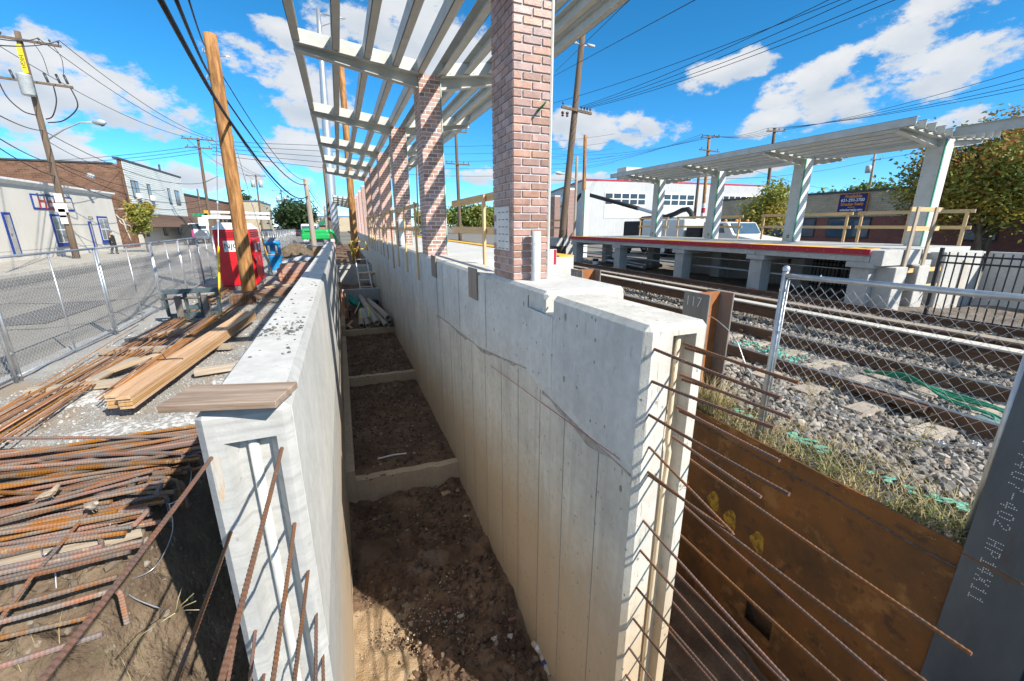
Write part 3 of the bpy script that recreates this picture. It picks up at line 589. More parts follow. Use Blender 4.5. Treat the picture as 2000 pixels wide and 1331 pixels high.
st = MB(); p = np.array((-2.56, 7.35, -1.895)); st.tube([p+(-0.12, 0, 0.0), p+(0.1, -0.03, 0.008), p+(0.205, -0.05, 0.004), p+(0.21, -0.05, -0.17)], 0.008, 5).tube([p+(-0.02, 0.02, 0), p+(-0.08, 0.12, 0.05)], 0.006, 5)
tag(st.build('strap', STRAP), 'black band tied round the lumber stack', 'strap')
tag(board('short_board', (-3.35, 7.6, -2.06), (-3.02, 8.35, -2.06), 0.13, 0.04, PINEW), 'short offcut of pine lying on the flat rusty bars', 'board')
tag(board('short_board', (-3.42, 7.25, -2.07), (-3.3, 8.3, -2.07), 0.14, 0.03, TIMB), 'grey board lying on the bars next to the pine offcut', 'board')
PLANKW = mat('weathered_plank', (0.21, 0.145, 0.10), (0.40, 0.31, 0.24), scale=2.5, stretch=(0.7, 8, 8), rough=0.85, bump=0.5, bscale=16, bdist=0.004, spots=[((0.22, 0.14, 0.09), 4, 0.62, 0.6)])
pa = (onz(322, 797, -0.78)+onz(362, 763, -0.78))/2; pb = (onz(575, 753, -0.78)+onz(545, 790, -0.78))/2
tag(board('plank', pa, pb, 0.25, 0.036, PLANKW), 'weathered plank lying across the near end of the left wall', 'plank')

# pebbles strewn on the left wall
def rock_shapes(n=6, flat=0.8):
    t = (1+5**0.5)/2; v = np.array([(-1, t, 0), (1, t, 0), (-1, -t, 0), (1, -t, 0), (0, -1, t), (0, 1, t), (0, -1, -t), (0, 1, -t), (t, 0, -1), (t, 0, 1), (-t, 0, -1), (-t, 0, 1)]); v = v/np.linalg.norm(v[0])
    f = np.array([(0, 11, 5), (0, 5, 1), (0, 1, 7), (0, 7, 10), (0, 10, 11), (1, 5, 9), (5, 11, 4), (11, 10, 2), (10, 7, 6), (7, 1, 8), (3, 9, 4), (3, 4, 2), (3, 2, 6), (3, 6, 8), (3, 8, 9), (4, 9, 5), (2, 4, 11), (6, 2, 10), (8, 6, 7), (9, 8, 1)])
    return [v*(0.65+0.55*rng.random((12, 1)))*np.array((1, 0.75, flat*0.75))*(0.8+0.4*rng.random(3)) for _ in range(n)], f
ROCKS, RF = rock_shapes()
def scatter(name, P, size, m, kind='stuff', label=None, cat=None, parent=None, flat=1.0):
    """many loose stones as one mesh; P (n,3), size (n,)"""
    n = len(P); V = np.empty((n, 12, 3)); ang = rng.random(n)*6.283; tl = rng.normal(0, 0.5, (n, 2))*flat
    for i in range(n):
        a, (p, q) = ang[i], tl[i]; ca, sa = math.cos(a), math.sin(a); v = ROCKS[i % 6]*size[i]
        v = v @ np.array([(1, 0, 0), (0, math.cos(p), -math.sin(p)), (0, math.sin(p), math.cos(p))]).T
        v = v @ np.array([(math.cos(q), 0, math.sin(q)), (0, 1, 0), (-math.sin(q), 0, math.cos(q))]).T
        V[i] = v @ np.array([(ca, -sa, 0), (sa, ca, 0), (0, 0, 1)]).T+P[i]
    f = (RF[None]+12*np.arange(n)[:, None, None]).reshape(-1, 3)
    o = put(name, mesh_np(name, V.reshape(-1, 3), f, m), (0, 0, 0), parent)
    return tag(o, label, cat, None, kind)
def stone_mat(name, cols, rough=0.9):
    m = bpy.data.materials.new(name); m.use_nodes = True; t = m.node_tree; b = t.nodes['Principled BSDF']; b.inputs['Roughness'].default_value = rough
    g_ = t.nodes.new('ShaderNodeNewGeometry'); rp = t.nodes.new('ShaderNodeValToRGB'); e = rp.color_ramp.elements
    while len(e) < len(cols): e.new(0.5)
    for i, c in enumerate(cols): e[i].position = i/(len(cols)-1); e[i].color = (*c, 1)
    t.links.new(g_.outputs['Random Per Island'], rp.inputs[0]); t.links.new(rp.outputs[0], b.inputs['Base Color']); MATS[name] = m; return m
PEB = stone_mat('pebble_stone', [(0.05, 0.055, 0.06), (0.14, 0.145, 0.15), (0.09, 0.09, 0.095), (0.40, 0.36, 0.30)])
P = []
for k in range(120): P.append((-0.48+0.11*rng.normal(), 3.78+0.16*rng.normal(), 0))
for k in range(60): P.append((-0.68+0.35*rng.random(), 3.0+7.0*rng.random()**1.5, 0))
P = np.array(P); P = P[(P[:, 0] > -0.66) & (P[:, 0] < -0.355)]
s_ = 0.007+0.014*rng.random(len(P)); P[:, 2] = LZ+s_*0.35
scatter('pebbles', P, s_, PEB, label='dark pebbles strewn over the top of the left wall', cat='pebbles', flat=0.2)
WHITEG = stone_mat('white_gravel', [(0.30, 0.30, 0.29), (0.17, 0.17, 0.165), (0.42, 0.42, 0.41), (0.24, 0.22, 0.19), (0.66, 0.66, 0.64)])
P = np.stack([-4.4+3.3*rng.random(16000), 5.0+14*rng.random(16000)**1.8, np.zeros(16000)], -1); P[:, 2] = yard_h(P[:, 0], P[:, 1])+0.004
# lime spilt over the gravel near the lumber
LIME = mat('spilt_lime', (0.64, 0.64, 0.62), (0.30, 0.29, 0.27), scale=18, lo=0.44, hi=0.54, rough=0.95, bump=0.8, bscale=70, world=True)
for k, (cx_, cy_, rx_, ry_) in enumerate(((-2.35, 5.55, 0.62, 0.42), (-1.75, 6.7, 0.22, 0.5), (-3.35, 6.9, 0.25, 0.4))):
    v_ = [(cx_, cy_, float(yard_h(np.array([cx_]), np.array([cy_]))[0])+0.022)]; f_ = []
    for j in range(1, 7):
        for i in range(28):
            a_ = 6.2832*i/28; q_ = j/6*(1+0.28*math.sin(3*a_+k)+0.18*math.sin(7*a_+2*k)); x_ = cx_+rx_*q_*math.cos(a_); y_ = cy_+ry_*q_*math.sin(a_); v_.append((x_, y_, float(yard_h(np.array([x_]), np.array([y_]))[0])+(0.02 if j < 4 else 0.012 if j < 6 else -0.01)))
    for i in range(28): f_.append((0, 1+i, 1+(i+1) % 28))
    for j in range(5):
        for i in range(28): f_.append((1+j*28+i, 1+(j+1)*28+i, 1+(j+1)*28+(i+1) % 28, 1+j*28+(i+1) % 28))
    tag(MB().add(v_, f_, True).build('spilt_lime', LIME), 'white powder spilt on the gravel, %s' % ['below the near end of the lumber', 'between the lumber and the left wall', 'beside the flat rusty bars'][k], 'powder', 'white powder patches', 'stuff')
scatter('yard_stones', P, 0.005+0.011*rng.random(len(P))+0.02*rng.random(len(P))**12, WHITEG, label='loose pale gravel scattered over the yard by the lumber', cat='gravel')
P = np.stack([-3.2+2.5*rng.random(900), 1.0+3.4*rng.random(900), np.zeros(900)], -1); P[:, 2] = yard_h(P[:, 0], P[:, 1])+0.035
DSTONE = stone_mat('dirt_stone', [(0.14, 0.105, 0.075), (0.22, 0.18, 0.14), (0.10, 0.075, 0.055), (0.28, 0.25, 0.21)])
sz_ = 0.010+0.035*rng.random(len(P))**4; sz_[:26] = 0.05+0.06*rng.random(26)
scatter('bank_stones', P, sz_, DSTONE, label='loose stones and clods on the dirt bank', cat='stones')
P = np.stack([-0.2+1.75*rng.random(5000), -1.5+18*rng.random(5000)**1.3, np.zeros(5000)], -1); P[:, 2] = np.where(P[:, 1] < 6.7, -4.59, np.where(P[:, 1] < 11.5, -4.22, np.where(P[:, 1] < 16.4, -4.01, -3.81)))
PITST = stone_mat('pit_pebble', [(0.07, 0.05, 0.035), (0.16, 0.115, 0.08), (0.10, 0.072, 0.05), (0.20, 0.15, 0.11), (0.12, 0.085, 0.06), (0.42, 0.36, 0.28)])
P2 = np.stack([-0.28+1.2*rng.random(2600), 1.2+3.4*rng.random(2600), np.full(2600, -4.55)], -1)
scatter('sand_grit', P2, 0.004+0.012*rng.random(2600)**2, stone_mat('sand_grit_stone', [(0.55, 0.47, 0.35), (0.30, 0.21, 0.13), (0.16, 0.11, 0.07), (0.66, 0.60, 0.50)]), label='coarse pale grit on the sunlit sand in the pit', cat='grit')
n_ = 4200; P3 = np.stack([-0.25+1.8*rng.random(n_), 0.8+5.8*rng.random(n_), np.zeros(n_)], -1); P3 = P3[vnoise(P3[:, 0], P3[:, 1], 0.45, 77) > 0.35]; z3 = 0.010+0.045*rng.random(len(P3))**2.6; P3[:, 2] = soil_h(-4.60, 0.19)(P3[:, 0], P3[:, 1])+z3*0.25
scatter('pit_clods', P3, z3, stone_mat('clod_soil', [(0.105, 0.062, 0.038), (0.17, 0.105, 0.065), (0.08, 0.05, 0.032), (0.22, 0.145, 0.092)]), label='dark soil clods lying over the near pit floor', cat='clods')
for k_, (ya_, yb_, zz_) in enumerate(((6.9, 11.4, -4.24), (11.7, 16.3, -4.03))):
    n_ = 1500; P3 = np.stack([-0.1+1.6*rng.random(n_), ya_+(yb_-ya_)*rng.random(n_), np.zeros(n_)], -1); z3 = 0.010+0.035*rng.random(n_)**3; P3[:, 2] = soil_h(zz_, 0.05)(P3[:, 0], P3[:, 1])+z3*0.25
    scatter('pit_clods', P3, z3, MATS['clod_soil'], label='soil clods lying over the %s pit floor' % ['second', 'third'][k_], cat='clods')
scatter('pit_pebbles', P, 0.006+0.034*rng.random(len(P))**3, PITST, label='small pebbles and crumbs on the pit floor', cat='pebbles')

# ------------------------------------------------------------------ soldier piles and steel sheeting
PLATE = mat('rusty_plate', (0.25, 0.095, 0.020), (0.105, 0.050, 0.018), scale=1.6, rough=0.75, bump=0.25, bscale=60, spots=[((0.34, 0.16, 0.05), 2.6, 0.56, 0.7), ((0.07, 0.035, 0.018), 7, 0.57, 0.75), ((0.38, 0.20, 0.07), 19, 0.64, 0.5)], world=True)
PSTEEL = mat('pile_steel', (0.16, 0.155, 0.15), (0.25, 0.235, 0.215), scale=3, rough=0.6, bump=0.15, spots=[((0.33, 0.13, 0.04), 2.2, 0.60, 0.75)], stretch=(1, 1, 0.4), world=True)
PRUST = mat('pile_rust', (0.40, 0.15, 0.045), (0.27, 0.10, 0.035), scale=4, rough=0.8, spots=[((0.15, 0.08, 0.05), 5, 0.6, 0.7)], world=True)
BLUES = mat('mill_steel', (0.070, 0.092, 0.115), (0.12, 0.15, 0.18), scale=2.0, rough=0.42, metal=0.35, bump=0.1, spots=[((0.11, 0.055, 0.03), 3.2, 0.66, 0.7)], stretch=(1, 1, 0.3), world=True)
CHALK = plain('chalk', (0.75, 0.75, 0.72), rough=0.95)
def h_pile(x, y0, y1, x1, ztop, zbot, label, m1, m2, tf=0.022):
    t = thing('soldier_pile', label, 'steel pile', (x, (y0+y1)/2, zbot), 'soldier piles along the sheeting')
    MB().box((x, y0, zbot), (x+tf, y1, ztop)).build('flange', m1, t, bevel=0.003)
    MB().box((x1-tf, y0, zbot), (x1, y1, ztop)).build('flange', m1, t, bevel=0.003)
    ym = (y0+y1)/2; MB().box((x+tf, ym-0.011, zbot), (x1-tf, ym+0.011, ztop-0.001)).build('web', m2, t)
    return t
t = h_pile(3.74, 3.44, 3.82, 4.12, -0.75, -5.0, 'rusty H-pile chalked 117 just behind the near wall end', PSTEEL, PRUST)
lettering('117', 0.17, CHALK, (3.736, 3.66, -0.86), (0, -1, 0), (0, 0, 1), t, 0.0008, -0.004, name='chalk_number')['kind'] = 'stuff'
t = h_pile(3.74, 6.15, 6.53, 4.12, -0.74, -5.0, 'rusty H-pile chalked 117 beside the brick pier, farther off', PSTEEL, PRUST)
lettering('117', 0.17, CHALK, (3.736, 6.40, -0.85), (0, -1, 0), (0, 0, 1), t, 0.0008, -0.004, name='chalk_number')['kind'] = 'stuff'
t = h_pile(3.50, 0.60, 0.985, 3.88, 0.4, -6.0, 'dark blue-grey H-pile with stencilled numbers at the right edge of the picture', BLUES, BLUES)
GL = {'H': '1001 1001 1001 1111 1001 1001 1001', 'P': '1110 1001 1001 1110 1000 1000 1000', '1': '0010 0110 0010 0010 0010 0010 0111', '4': '0010 0110 1010 1010 1111 0010 0010', 'X': '1001 1001 0110 0110 0110 1001 1001',
      '7': '1111 0001 0010 0010 0100 0100 0100', 'A': '0110 1001 1001 1111 1001 1001 1001', '0': '0110 1001 1001 1001 1001 1001 0110', '2': '0110 1001 0001 0010 0100 1000 1111', '-': '0000 0000 0000 1111 0000 0000 0000',
      'U': '1001 1001 1001 1001 1001 1001 0110', 'S': '0111 1000 1000 0110 0001 0001 1110', ' ': '0000 0000 0000 0000 0000 0000 0000'}
dm = MB(); zc = -2.33
for ch in 'HP14X117 A174407-402 USA'[::1]:
    pass
txt = 'USA A174407-402 HP14X11'
z0 = -0.78; adv = 0.067
for i, ch in enumerate(txt):
    for rrow, bits in enumerate(GL[ch].split()):
        for cc, bit in enumerate(bits):
            if bit == '1':
                z = z0-i*adv-cc*0.0115; y = 0.835+rrow*0.0105; dm.box((3.4985, y-0.0026, z-0.003), (3.4995, y+0.0026, z+0.003))
dm.build('stencil_number', CHALK, t)['kind'] = 'stuff'
MB().box((3.4975, 0.72, -2.04), (3.5, 0.985, -2.03)).build('weld_line', PLATE, t)
HY0, HY1, HZ0, HZ1 = 2.0, 2.29, -3.97, -3.74
pl = thing('sheeting_plate', 'big rusty steel plate holding back the trackside between the piles', 'steel plate', (3.53, 2.2, -5.5))
pts = [(3.52, 0.986, -2.0), (3.52, 3.9, -2.02), (3.52, 3.9, -5.5), (3.52, 1.75, -5.5), (3.52, 1.75, -3.75), (3.52, 2.12, -3.75), (3.52, 2.12, -3.30), (3.52, 1.72, -3.30), (3.52, 1.72, -5.5), (3.52, 0.986, -5.5)]
MB().box((3.52, 0.99, HZ1), (3.54, 3.95, -2.0)).box((3.52, HY1, -6), (3.54, 3.95, HZ1)).box((3.52, 0.99, -6), (3.54, HY0, HZ1)).box((3.52, HY0, -6), (3.54, HY1, HZ0)).build('plate', PLATE, pl)
YELS = mat('yellow_spray', (0.46, 0.29, 0.025), (0.20, 0.085, 0.025), scale=20, lo=0.42, hi=0.60, world=True)
for (px, py) in ((1393, 978), (1425, 1015), (1478, 1058)):
    c = onx(px, py, 3.518); pts = []
    for k in range(14):
        a = k*6.283/14; rr = 1+0.22*math.sin(k*5.1); pts.append((3.5175, c[1]+0.085*rr*math.cos(a), c[2]+0.10*rr*math.sin(a)))
    MB().prism(pts, (0.002, 0, 0)).build('paint_mark', YELS, pl)
MB().box((3.68, 1.8, -4.3), (3.9, 2.5, -3.5)).build('earth_face', SOIL, pl)
for y0, y1, lb in ((4.14, 6.55, 'rusty steel plate between the two chalked piles'), (6.8, 12, 'rusty steel plate beyond the far chalked pile')):
    q = thing('sheeting_plate', lb, 'steel plate', (3.53, y0, -5.5)); MB().box((3.60, y0, -5.5), (3.62, y1, -2.02)).build('plate', PLATE, q)
LAGW = mat('lagging_timber', (0.10, 0.08, 0.06), (0.17, 0.14, 0.10), scale=4, world=True)

# ------------------------------------------------------------------ brick piers
BRK = mat('face_brick', (0.33, 0.175, 0.138), (0.45, 0.265, 0.215), scale=14, rough=0.55, bump=0.4, bscale=70, bdist=0.004, objrand=0.30)
BRKD = mat('face_brick_near', (0.31, 0.175, 0.145), (0.42, 0.26, 0.215), scale=14, rough=0.36, bump=0.35, bscale=70, bdist=0.004, objrand=0.27)
MORT = mat('white_mortar', (0.66, 0.63, 0.60), (0.78, 0.75, 0.72), scale=20, rough=0.95, world=True)
BACK = mat('joint_backing', (0.60, 0.59, 0.57), (0.74, 0.73, 0.71), scale=20, rough=0.9, world=True)
PAINT = mat('canopy_paint', (0.46, 0.475, 0.445), (0.55, 0.56, 0.53), scale=2.5, spots=[((0.38, 0.37, 0.33), 1.7, 0.62, 0.5)], rough=0.5, bump=0.05, world=True)
GREENB = mat('green_board', (0.05, 0.28, 0.17), (0.08, 0.36, 0.22), scale=6, world=True)
BOLT = plain('bolt_steel', (0.32, 0.33, 0.33), rough=0.4, metal=0.8)
PIERX0, PIERX1, PD, PITCH = 1.635, 2.03, 0.60, 0.0747
_bm = {}
def brick_me(l, h, t, axis, m):
    k = (l, h, t, axis, m.name)
    if k not in _bm:
        a, b, c = ((l/2, t/2, h/2) if axis == 'x' else (t/2, l/2, h/2)); e = 0.004
        mb = MB(); s = -1
        # chamfered face brick: bevel only on the outer rim
        if axis == 'x': o = [(-a, b, -c), (a, b, -c), (a, b, c), (-a, b, c), (-a, -b+e, -c), (a, -b+e, -c), (a, -b+e, c), (-a, -b+e, c), (-a+e, -b, -c+e), (a-e, -b, -c+e), (a-e, -b, c-e), (-a+e, -b, c-e)]
        else: o = [(a, b, -c), (a, -b, -c), (a, -b, c), (a, b, c), (-a+e, b, -c), (-a+e, -b, -c), (-a+e, -b, c), (-a+e, b, c), (-a, b-e, -c+e), (-a, -b+e, -c+e), (-a, -b+e, c-e), (-a, b-e, c-e)]
        mb.add(o, [(4, 5, 9, 8), (5, 6, 10, 9), (6, 7, 11, 10), (7, 4, 8, 11), (8, 9, 10, 11), (0, 1, 5, 4), (1, 2, 6, 5), (2, 3, 7, 6), (3, 0, 4, 7)])
        me = mb.me('brick'); me.materials.append(m); _bm[k] = me
    return _bm[k]
def runs(total, course, j):
    """lengths of the bricks in one course of a face"""
    if total < 0.5: ls = [total/2, total/2] if course % 2 == 0 else [total/4, total/2, total/4]
    else: ls = [total/3]*3 if course % 2 == 1 else [total/6, total/3, total/3, total/6]
    out = []; p = 0
    for l in ls: out.append((p+l/2, l-j)); p += l
    return out
def pier(y0, zb, zt, near, single, label, skip=None, gap=0.0130, steel=True):
    t = thing('brick_pier', label, 'brick pier', (1.83, y0+PD/2, zb), 'brick piers along the platform')
    rec = 0.012 if near else 0.004
    MB().box((PIERX0+rec, y0+rec, zb), (PIERX1-rec, y0+PD, zt-0.01)).build('core', BACK if near else MORT, t)
    m = BRKD if near else BRK; n = int((zt-zb)/PITCH); bulk = MB() if not single else None; h = PITCH-gap
    for c in range(n):
        z = zb+(c+0.5)*PITCH
        for (p, l) in runs(PIERX1-PIERX0, c, gap):
            if single: put('brick', brick_me(round(l, 4), h, 0.018, 'x', m), (PIERX0+p, y0+0.009-0.001*rng.random(), z), t)
            else: bulk.box((PIERX0+p-l/2, y0, z-h/2), (PIERX0+p+l/2, y0+0.02, z+h/2))
        for (p, l) in runs(PD, c, gap):
            if skip and skip[0] <= c < skip[1] and 0.1 < p < 0.5: continue
            if single: put('brick', brick_me(round(l, 4), h, 0.018, 'y', m), (PIERX0+0.009-0.001*rng.random(), y0+p, z), t)
            else: bulk.box((PIERX0, y0+p-l/2, z-h/2), (PIERX0+0.02, y0+p+l/2, z+h/2))
    if bulk: o = bulk.build('bricks', m, t); o['kind'] = 'stuff'
    if steel:
        MB().box((PIERX1+0.002, y0+0.03, zb), (PIERX1+0.012, y0+PD-0.02, zt)).build('green_sheathing', GREENB, t)
        MB().box((PIERX1+0.013, y0+0.015, zb), (PIERX1+0.030, y0+PD-0.03, zt)).build('steel_channel', PAINT, t)
    return t
PY = [4.05, 8.70, 13.25, 17.8, 22.3, 26.8, 31.3, 35.8, 40.3, 44.8, 49.3]
c1 = pier(PY[0], -0.555, 2.72, True, True, 'nearest brick pier with open joints and a white pipe at its foot', skip=(4, 10))
MB().box((PIERX0-0.004, PY[0]+0.10, -0.555+4*PITCH), (PIERX0+0.010, PY[0]+0.485, -0.555+10*PITCH-0.004)).build('foam_panel', plain('white_foam', (0.72, 0.70, 0.68)), c1)
sl = MB()
for r_i in range(6):
    for k in range(9):
        if k % 3 == 2: continue
        y = PY[0]+0.13+k*0.037; z = -0.555+(4.1+r_i)*PITCH+0.006; sl.box((PIERX0-0.0055, y, z), (PIERX0-0.004, y+0.028, z+0.008))
sl.build('slots', plain('slot_dark', (0.05, 0.045, 0.04)), c1)['kind'] = 'stuff'
MB().box((2.036, PY[0]+0.02, -0.555), (2.05, PY[0]+0.12, 2.7)).build('mortar_board', plain('white_board', (0.7, 0.68, 0.66)), c1)
GREENP = plain('green_plastic', (0.05, 0.25, 0.10))
MB().tube([(1.90, PY[0]+0.01, 1.07), (1.905, PY[0]-0.10, 1.09)], 0.012, 6).tube([(1.905, PY[0]-0.10, 1.09), (1.92, PY[0]-0.13, 1.12)], 0.008, 6).build('anchor', GREENP, c1)
LBL = ['brick pier with white grouted joints, second from the camera', 'brick pier with white grouted joints, third from the camera', 'brick pier, fourth from the camera, behind the wooden guardrail', 'brick pier, fifth from the camera', 'brick pier, sixth from the camera',
       'brick pier, seventh from the camera, without canopy', 'brick pier, eighth from the camera', 'brick pier, ninth from the camera', 'brick pier, tenth from the camera', 'farthest brick pier of the row']
for k in range(1, 11): pier(PY[k], -0.59, 2.70 if k < 6 else 2.62, False, k <= 2, LBL[k-1])
o = MB().box((PIERX0-0.004, PY[1]+0.42, -0.2), (PIERX0, PY[1]+0.50, 0.25)); o.build('green_patch', plain('green_tape', (0.20, 0.38, 0.30)), bpy.data.objects['brick_pier.001'])
# standing pipe by the first pier
PIPEW = mat('white_pipe', (0.62, 0.63, 0.62), (0.30, 0.31, 0.31), scale=16, rough=0.6, lo=0.58, hi=0.66, bump=0.3, bscale=30, world=True)
def stub(x, y, h, r, label):
    b = MB().lathe([(r, 0), (r, h), (r*0.8, h+0.002), (r*0.75, h-0.03), (0.001, h-0.035)], (x, y, -0.558), 18); return tag(b.build('pipe_stub', PIPEW), label, 'pipe', 'pipe stubs on the wall')
pc = onz(1046, 549, -0.558); stub(pc[0], pc[1], 0.50, 0.047, 'white-painted pipe stub standing in front of the nearest brick pier')
stub(1.72, PY[2]-0.18, 0.75, 0.09, 'grey pipe stub in front of the third brick pier')
# pads below the piers and the platform deck
DECK = concrete('platform_deck', (0.58, 0.58, 0.56), holes=0.2)
dk = thing('platform', 'pale concrete station platform with yellow edge behind the brick piers', 'platform', (3.2, 5, -1.2))
MB().box((2.06, 7.4, -1.1), (4.30, 60, -0.605)).build('deck', DECK, dk, bevel=0.01)
MB().box((1.609, 3.24, -0.80), (2.45, 4.74, -0.5565)).build('pier_pad', CON_TOP, dk, bevel=0.03)
MB().box((2.06, 3.26, -4.0), (2.45, 4.70, -0.62)).build('pier_footing', CON_P, dk)
YEL = mat('yellow_tactile', (0.72, 0.40, 0.03), (0.80, 0.48, 0.05), scale=8, bump=0.4, bscale=120, world=True)
MB().box((3.98, 7.42, -0.602), (4.31, 60, -0.575)).build('yellow_edge', YEL, dk)
MB().box((2.10, 5.2, -1.2), (2.9, 7.35, -0.86)).build('lower_slab', DECK, dk)
for y in (9, 13.2, 17.5, 22, 26.5, 31): MB().box((2.5, y, -4.0), (4.0, y+0.5, -1.1)).build('pier_block', CON_P, dk)
# ------------------------------------------------------------------ butterfly canopy steel
def canopy(ys, x_c0, x_c1, xl, xr, zc, ze, label, purl_l, purl_r, y_first, y_last, detail=True, name='steel_canopy', beam_y=0.10):
    t = thing(name, label, 'canopy', ((x_c0+x_c1)/2, ys[0], zc-3.2), 'steel canopies')
    dz = ze-zc
    def zl(x): return zc+dz*((x_c0-x)/(x_c0-xl) if x < x_c0 else ((x-x_c1)/(xr-x_c1) if x > x_c1 else 0))
    for y in ys:
        yb = y+beam_y
        for (xa, xe) in ((x_c0, xl), (x_c1, xr)):
            sg = 1 if xe > xa else -1
            b = MB(); b.prism([(xa, yb-0.006, zc), (xe, yb-0.006, ze), (xe, yb-0.006, ze-0.07), (xa, yb-0.006, zc-0.20)], (0, 0.012, 0))
            b.beam((xa, yb-0.055, zc+0.005), (xe, yb-0.055, ze+0.005), 0.25, 0.014); b.beam((xa, yb, zc-0.205), (xe, yb, ze-0.078), 0.15, 0.012)
            b.build('cantilever_beam', PAINT, t)
            pl_ = MB(); xs = sorted([xe]+[p for p in (purl_l if sg < 0 else purl_r)]+[xa])
            for a, c in zip(xs, xs[1:]):
                if abs(c-a) < 0.05: continue
                pl_.prism([(a+0.01, yb-0.155, zl(a)+0.013), (c-0.01, yb-0.155, zl(c)+0.013), (c-0.01, yb-0.155, zl(c)+0.215), (a+0.01, yb-0.155, zl(a)+0.215)], (0, 0.01, 0))
            pl_.build('closure_plate', PAINT, t)
            if detail:
                bo = MB()
                for a in xs:
                    for d in (-0.09, 0.09):
                        if min(xa, xe) < a+d < max(xa, xe): bo.tube([(a+d, yb-0.165, zl(a+d)+0.045), (a+d, yb-0.154, zl(a+d)+0.045)], 0.012, 8)
                bo.build('bolts', BOLT, t)['kind'] = 'stuff'
    for x in list(purl_l)+list(purl_r)+[xl, xr]:
        z0 = zl(x)+0.013; s = -1 if x < x_c0 else 1; hh = 0.21; fl = 0.115
        p = MB(); y0, y1 = y_first, y_last
        p.box((x-0.004, y0, z0), (x+0.004, y1, z0+hh)); p.box((x+0.004*s, y0, z0), (x+fl*s*-1, y1, z0+0.008)); p.box((x+0.004*s, y0, z0+hh-0.008), (x+fl*s*-1, y1, z0+hh))
        p.build('eave_channel' if x in (xl, xr) else 'purlin', PAINT, t)
    return t
canopy(PY[:6], PIERX0, PIERX1+0.03, -0.40, 3.95, 2.68, 2.92, 'open grey steel canopy frame over the brick piers', [0.20, 0.70, 1.18, 1.62], [2.14, 2.60, 3.07, 3.52], PY[0]-0.05, PY[5]+0.3)
canopy([49.5, 54, 58.5, 63, 67.5], PIERX0, PIERX1+0.03, -0.30, 3.9, 2.66, 2.90, 'second steel canopy frame far down the platform', [0.22, 0.70, 1.17, 1.60], [2.12, 2.58, 3.05, 3.5], 49.3, 68, detail=False)

# ------------------------------------------------------------------ timber guardrails
GW = mat('guard_pine', (0.60, 0.38, 0.18), (0.72, 0.50, 0.27), scale=2.0, stretch=(0.5, 10, 10), rough=0.75, objrand=0.12, spots=[((0.45, 0.27, 0.12), 4, 0.63, 0.5)])
gr = thing('guardrail', 'wooden guardrail nailed to the pit side of the right wall', 'guardrail', (1.59, 9.7, -1.2))
for y in (9.72, 11.45, 13.2, 14.6, 16.3, 17.85, 19.15, 20.95, 22.4, 23.9, 25.4, 27.1):
    board('post', (1.585, y, -1.2 if abs(y-14.6) > 0.1 else -1.38), (1.585, y, 0.50), 0.089, 0.038, GW, gr, up=(1, 0, 0))
for z in (0.43, -0.08):
    for y0, y1 in ((9.5, 13.3), (13.3, 17.2), (17.2, 21.2), (21.2, 27.3)): board('rail', (1.628, y0, z), (1.628, y1, z), 0.038, 0.089, GW, gr)
g2 = thing('guardrail', 'wooden guardrail between the two nearest brick piers', 'guardrail', (2.2, 6.5, -0.9))
for z, dz_ in ((0.42, 0), (-0.08, 0)): board('rail', (2.18, 4.72, z), (2.18, 8.68, z), 0.038, 0.115, GW, g2)
board('post', (2.13, 6.5, -0.86), (2.13, 6.5, 0.46), 0.089, 0.038, GW, g2, up=(1, 0, 0))
OLDW = mat('old_formboard', (0.20, 0.15, 0.11), (0.34, 0.27, 0.21), scale=3, stretch=(0.6, 9, 9), rough=0.9, bump=0.4, bscale=14, objrand=0.15)
tag(board('form_board', (1.59, 5.38, -0.95), (1.59, 5.38, -0.54), 0.36, 0.025, OLDW, up=(1, 0, 0)), 'weathered board hanging on the wall edge nearest the first pier', 'board', 'boards hung on the wall edge')
tag(board('form_board', (1.592, 7.95, -0.94), (1.592, 7.95, -0.54), 0.40, 0.025, OLDW, up=(1, 0, 0)), 'weathered board hanging on the wall edge below the second pier', 'board', 'boards hung on the wall edge')
tag(rebar_mb([(1.66, 3.09, -0.76), (1.66, 3.09, -0.64), (1.68, 3.14, -0.62)], 0.008).build('rebar_stub', RUSTD), 'bent rebar stub sticking up in the notch of the right wall', 'rebar')

# ------------------------------------------------------------------ tracks
RAILS = mat('rail_brown', (0.115, 0.060, 0.035), (0.19, 0.105, 0.062), scale=3, rough=0.75, stretch=(1, 0.3, 1), bump=0.2, spots=[((0.26, 0.15, 0.09), 5, 0.62, 0.6)], world=True)
RAILT = plain('rail_head_steel', (0.42, 0.40, 0.38), rough=0.28, metal=0.9)
TIEC = mat('tie_concrete', (0.33, 0.275, 0.21), (0.44, 0.38, 0.30), scale=6, rough=0.9, bump=0.3, bscale=50, spots=[((0.36, 0.20, 0.10), 2.5, 0.60, 0.5)], objrand=0.12)
CLIP = plain('rail_clip', (0.12, 0.07, 0.045), rough=0.7)
def rail_sec(mb, x, z, y0, y1):
    s = [(-0.07, -0.16), (0.07, -0.16), (0.07, -0.148), (0.012, -0.125), (0.010, -0.045), (0.036, -0.038), (0.036, -0.002), (-0.036, -0.002), (-0.036, -0.038), (-0.010, -0.045), (-0.012, -0.125), (-0.07, -0.148)]
    return mb.prism([(x+a, y0, z+b) for a, b in s], (0, y1-y0, 0))
tie_me = MB()
tie_me.prism([(-1.30, -0.13, -0.10), (-1.30, -0.115, 0.07), (-0.95, -0.115, 0.07), (-0.55, -0.105, 0.035), (0.55, -0.105, 0.035), (0.95, -0.115, 0.07), (1.30, -0.115, 0.07), (1.30, -0.13, -0.10)], (0, 0.23, 0))
TIE_M = tie_me.me('tie'); TIE_M.materials.append(TIEC)
clip_mb = MB()
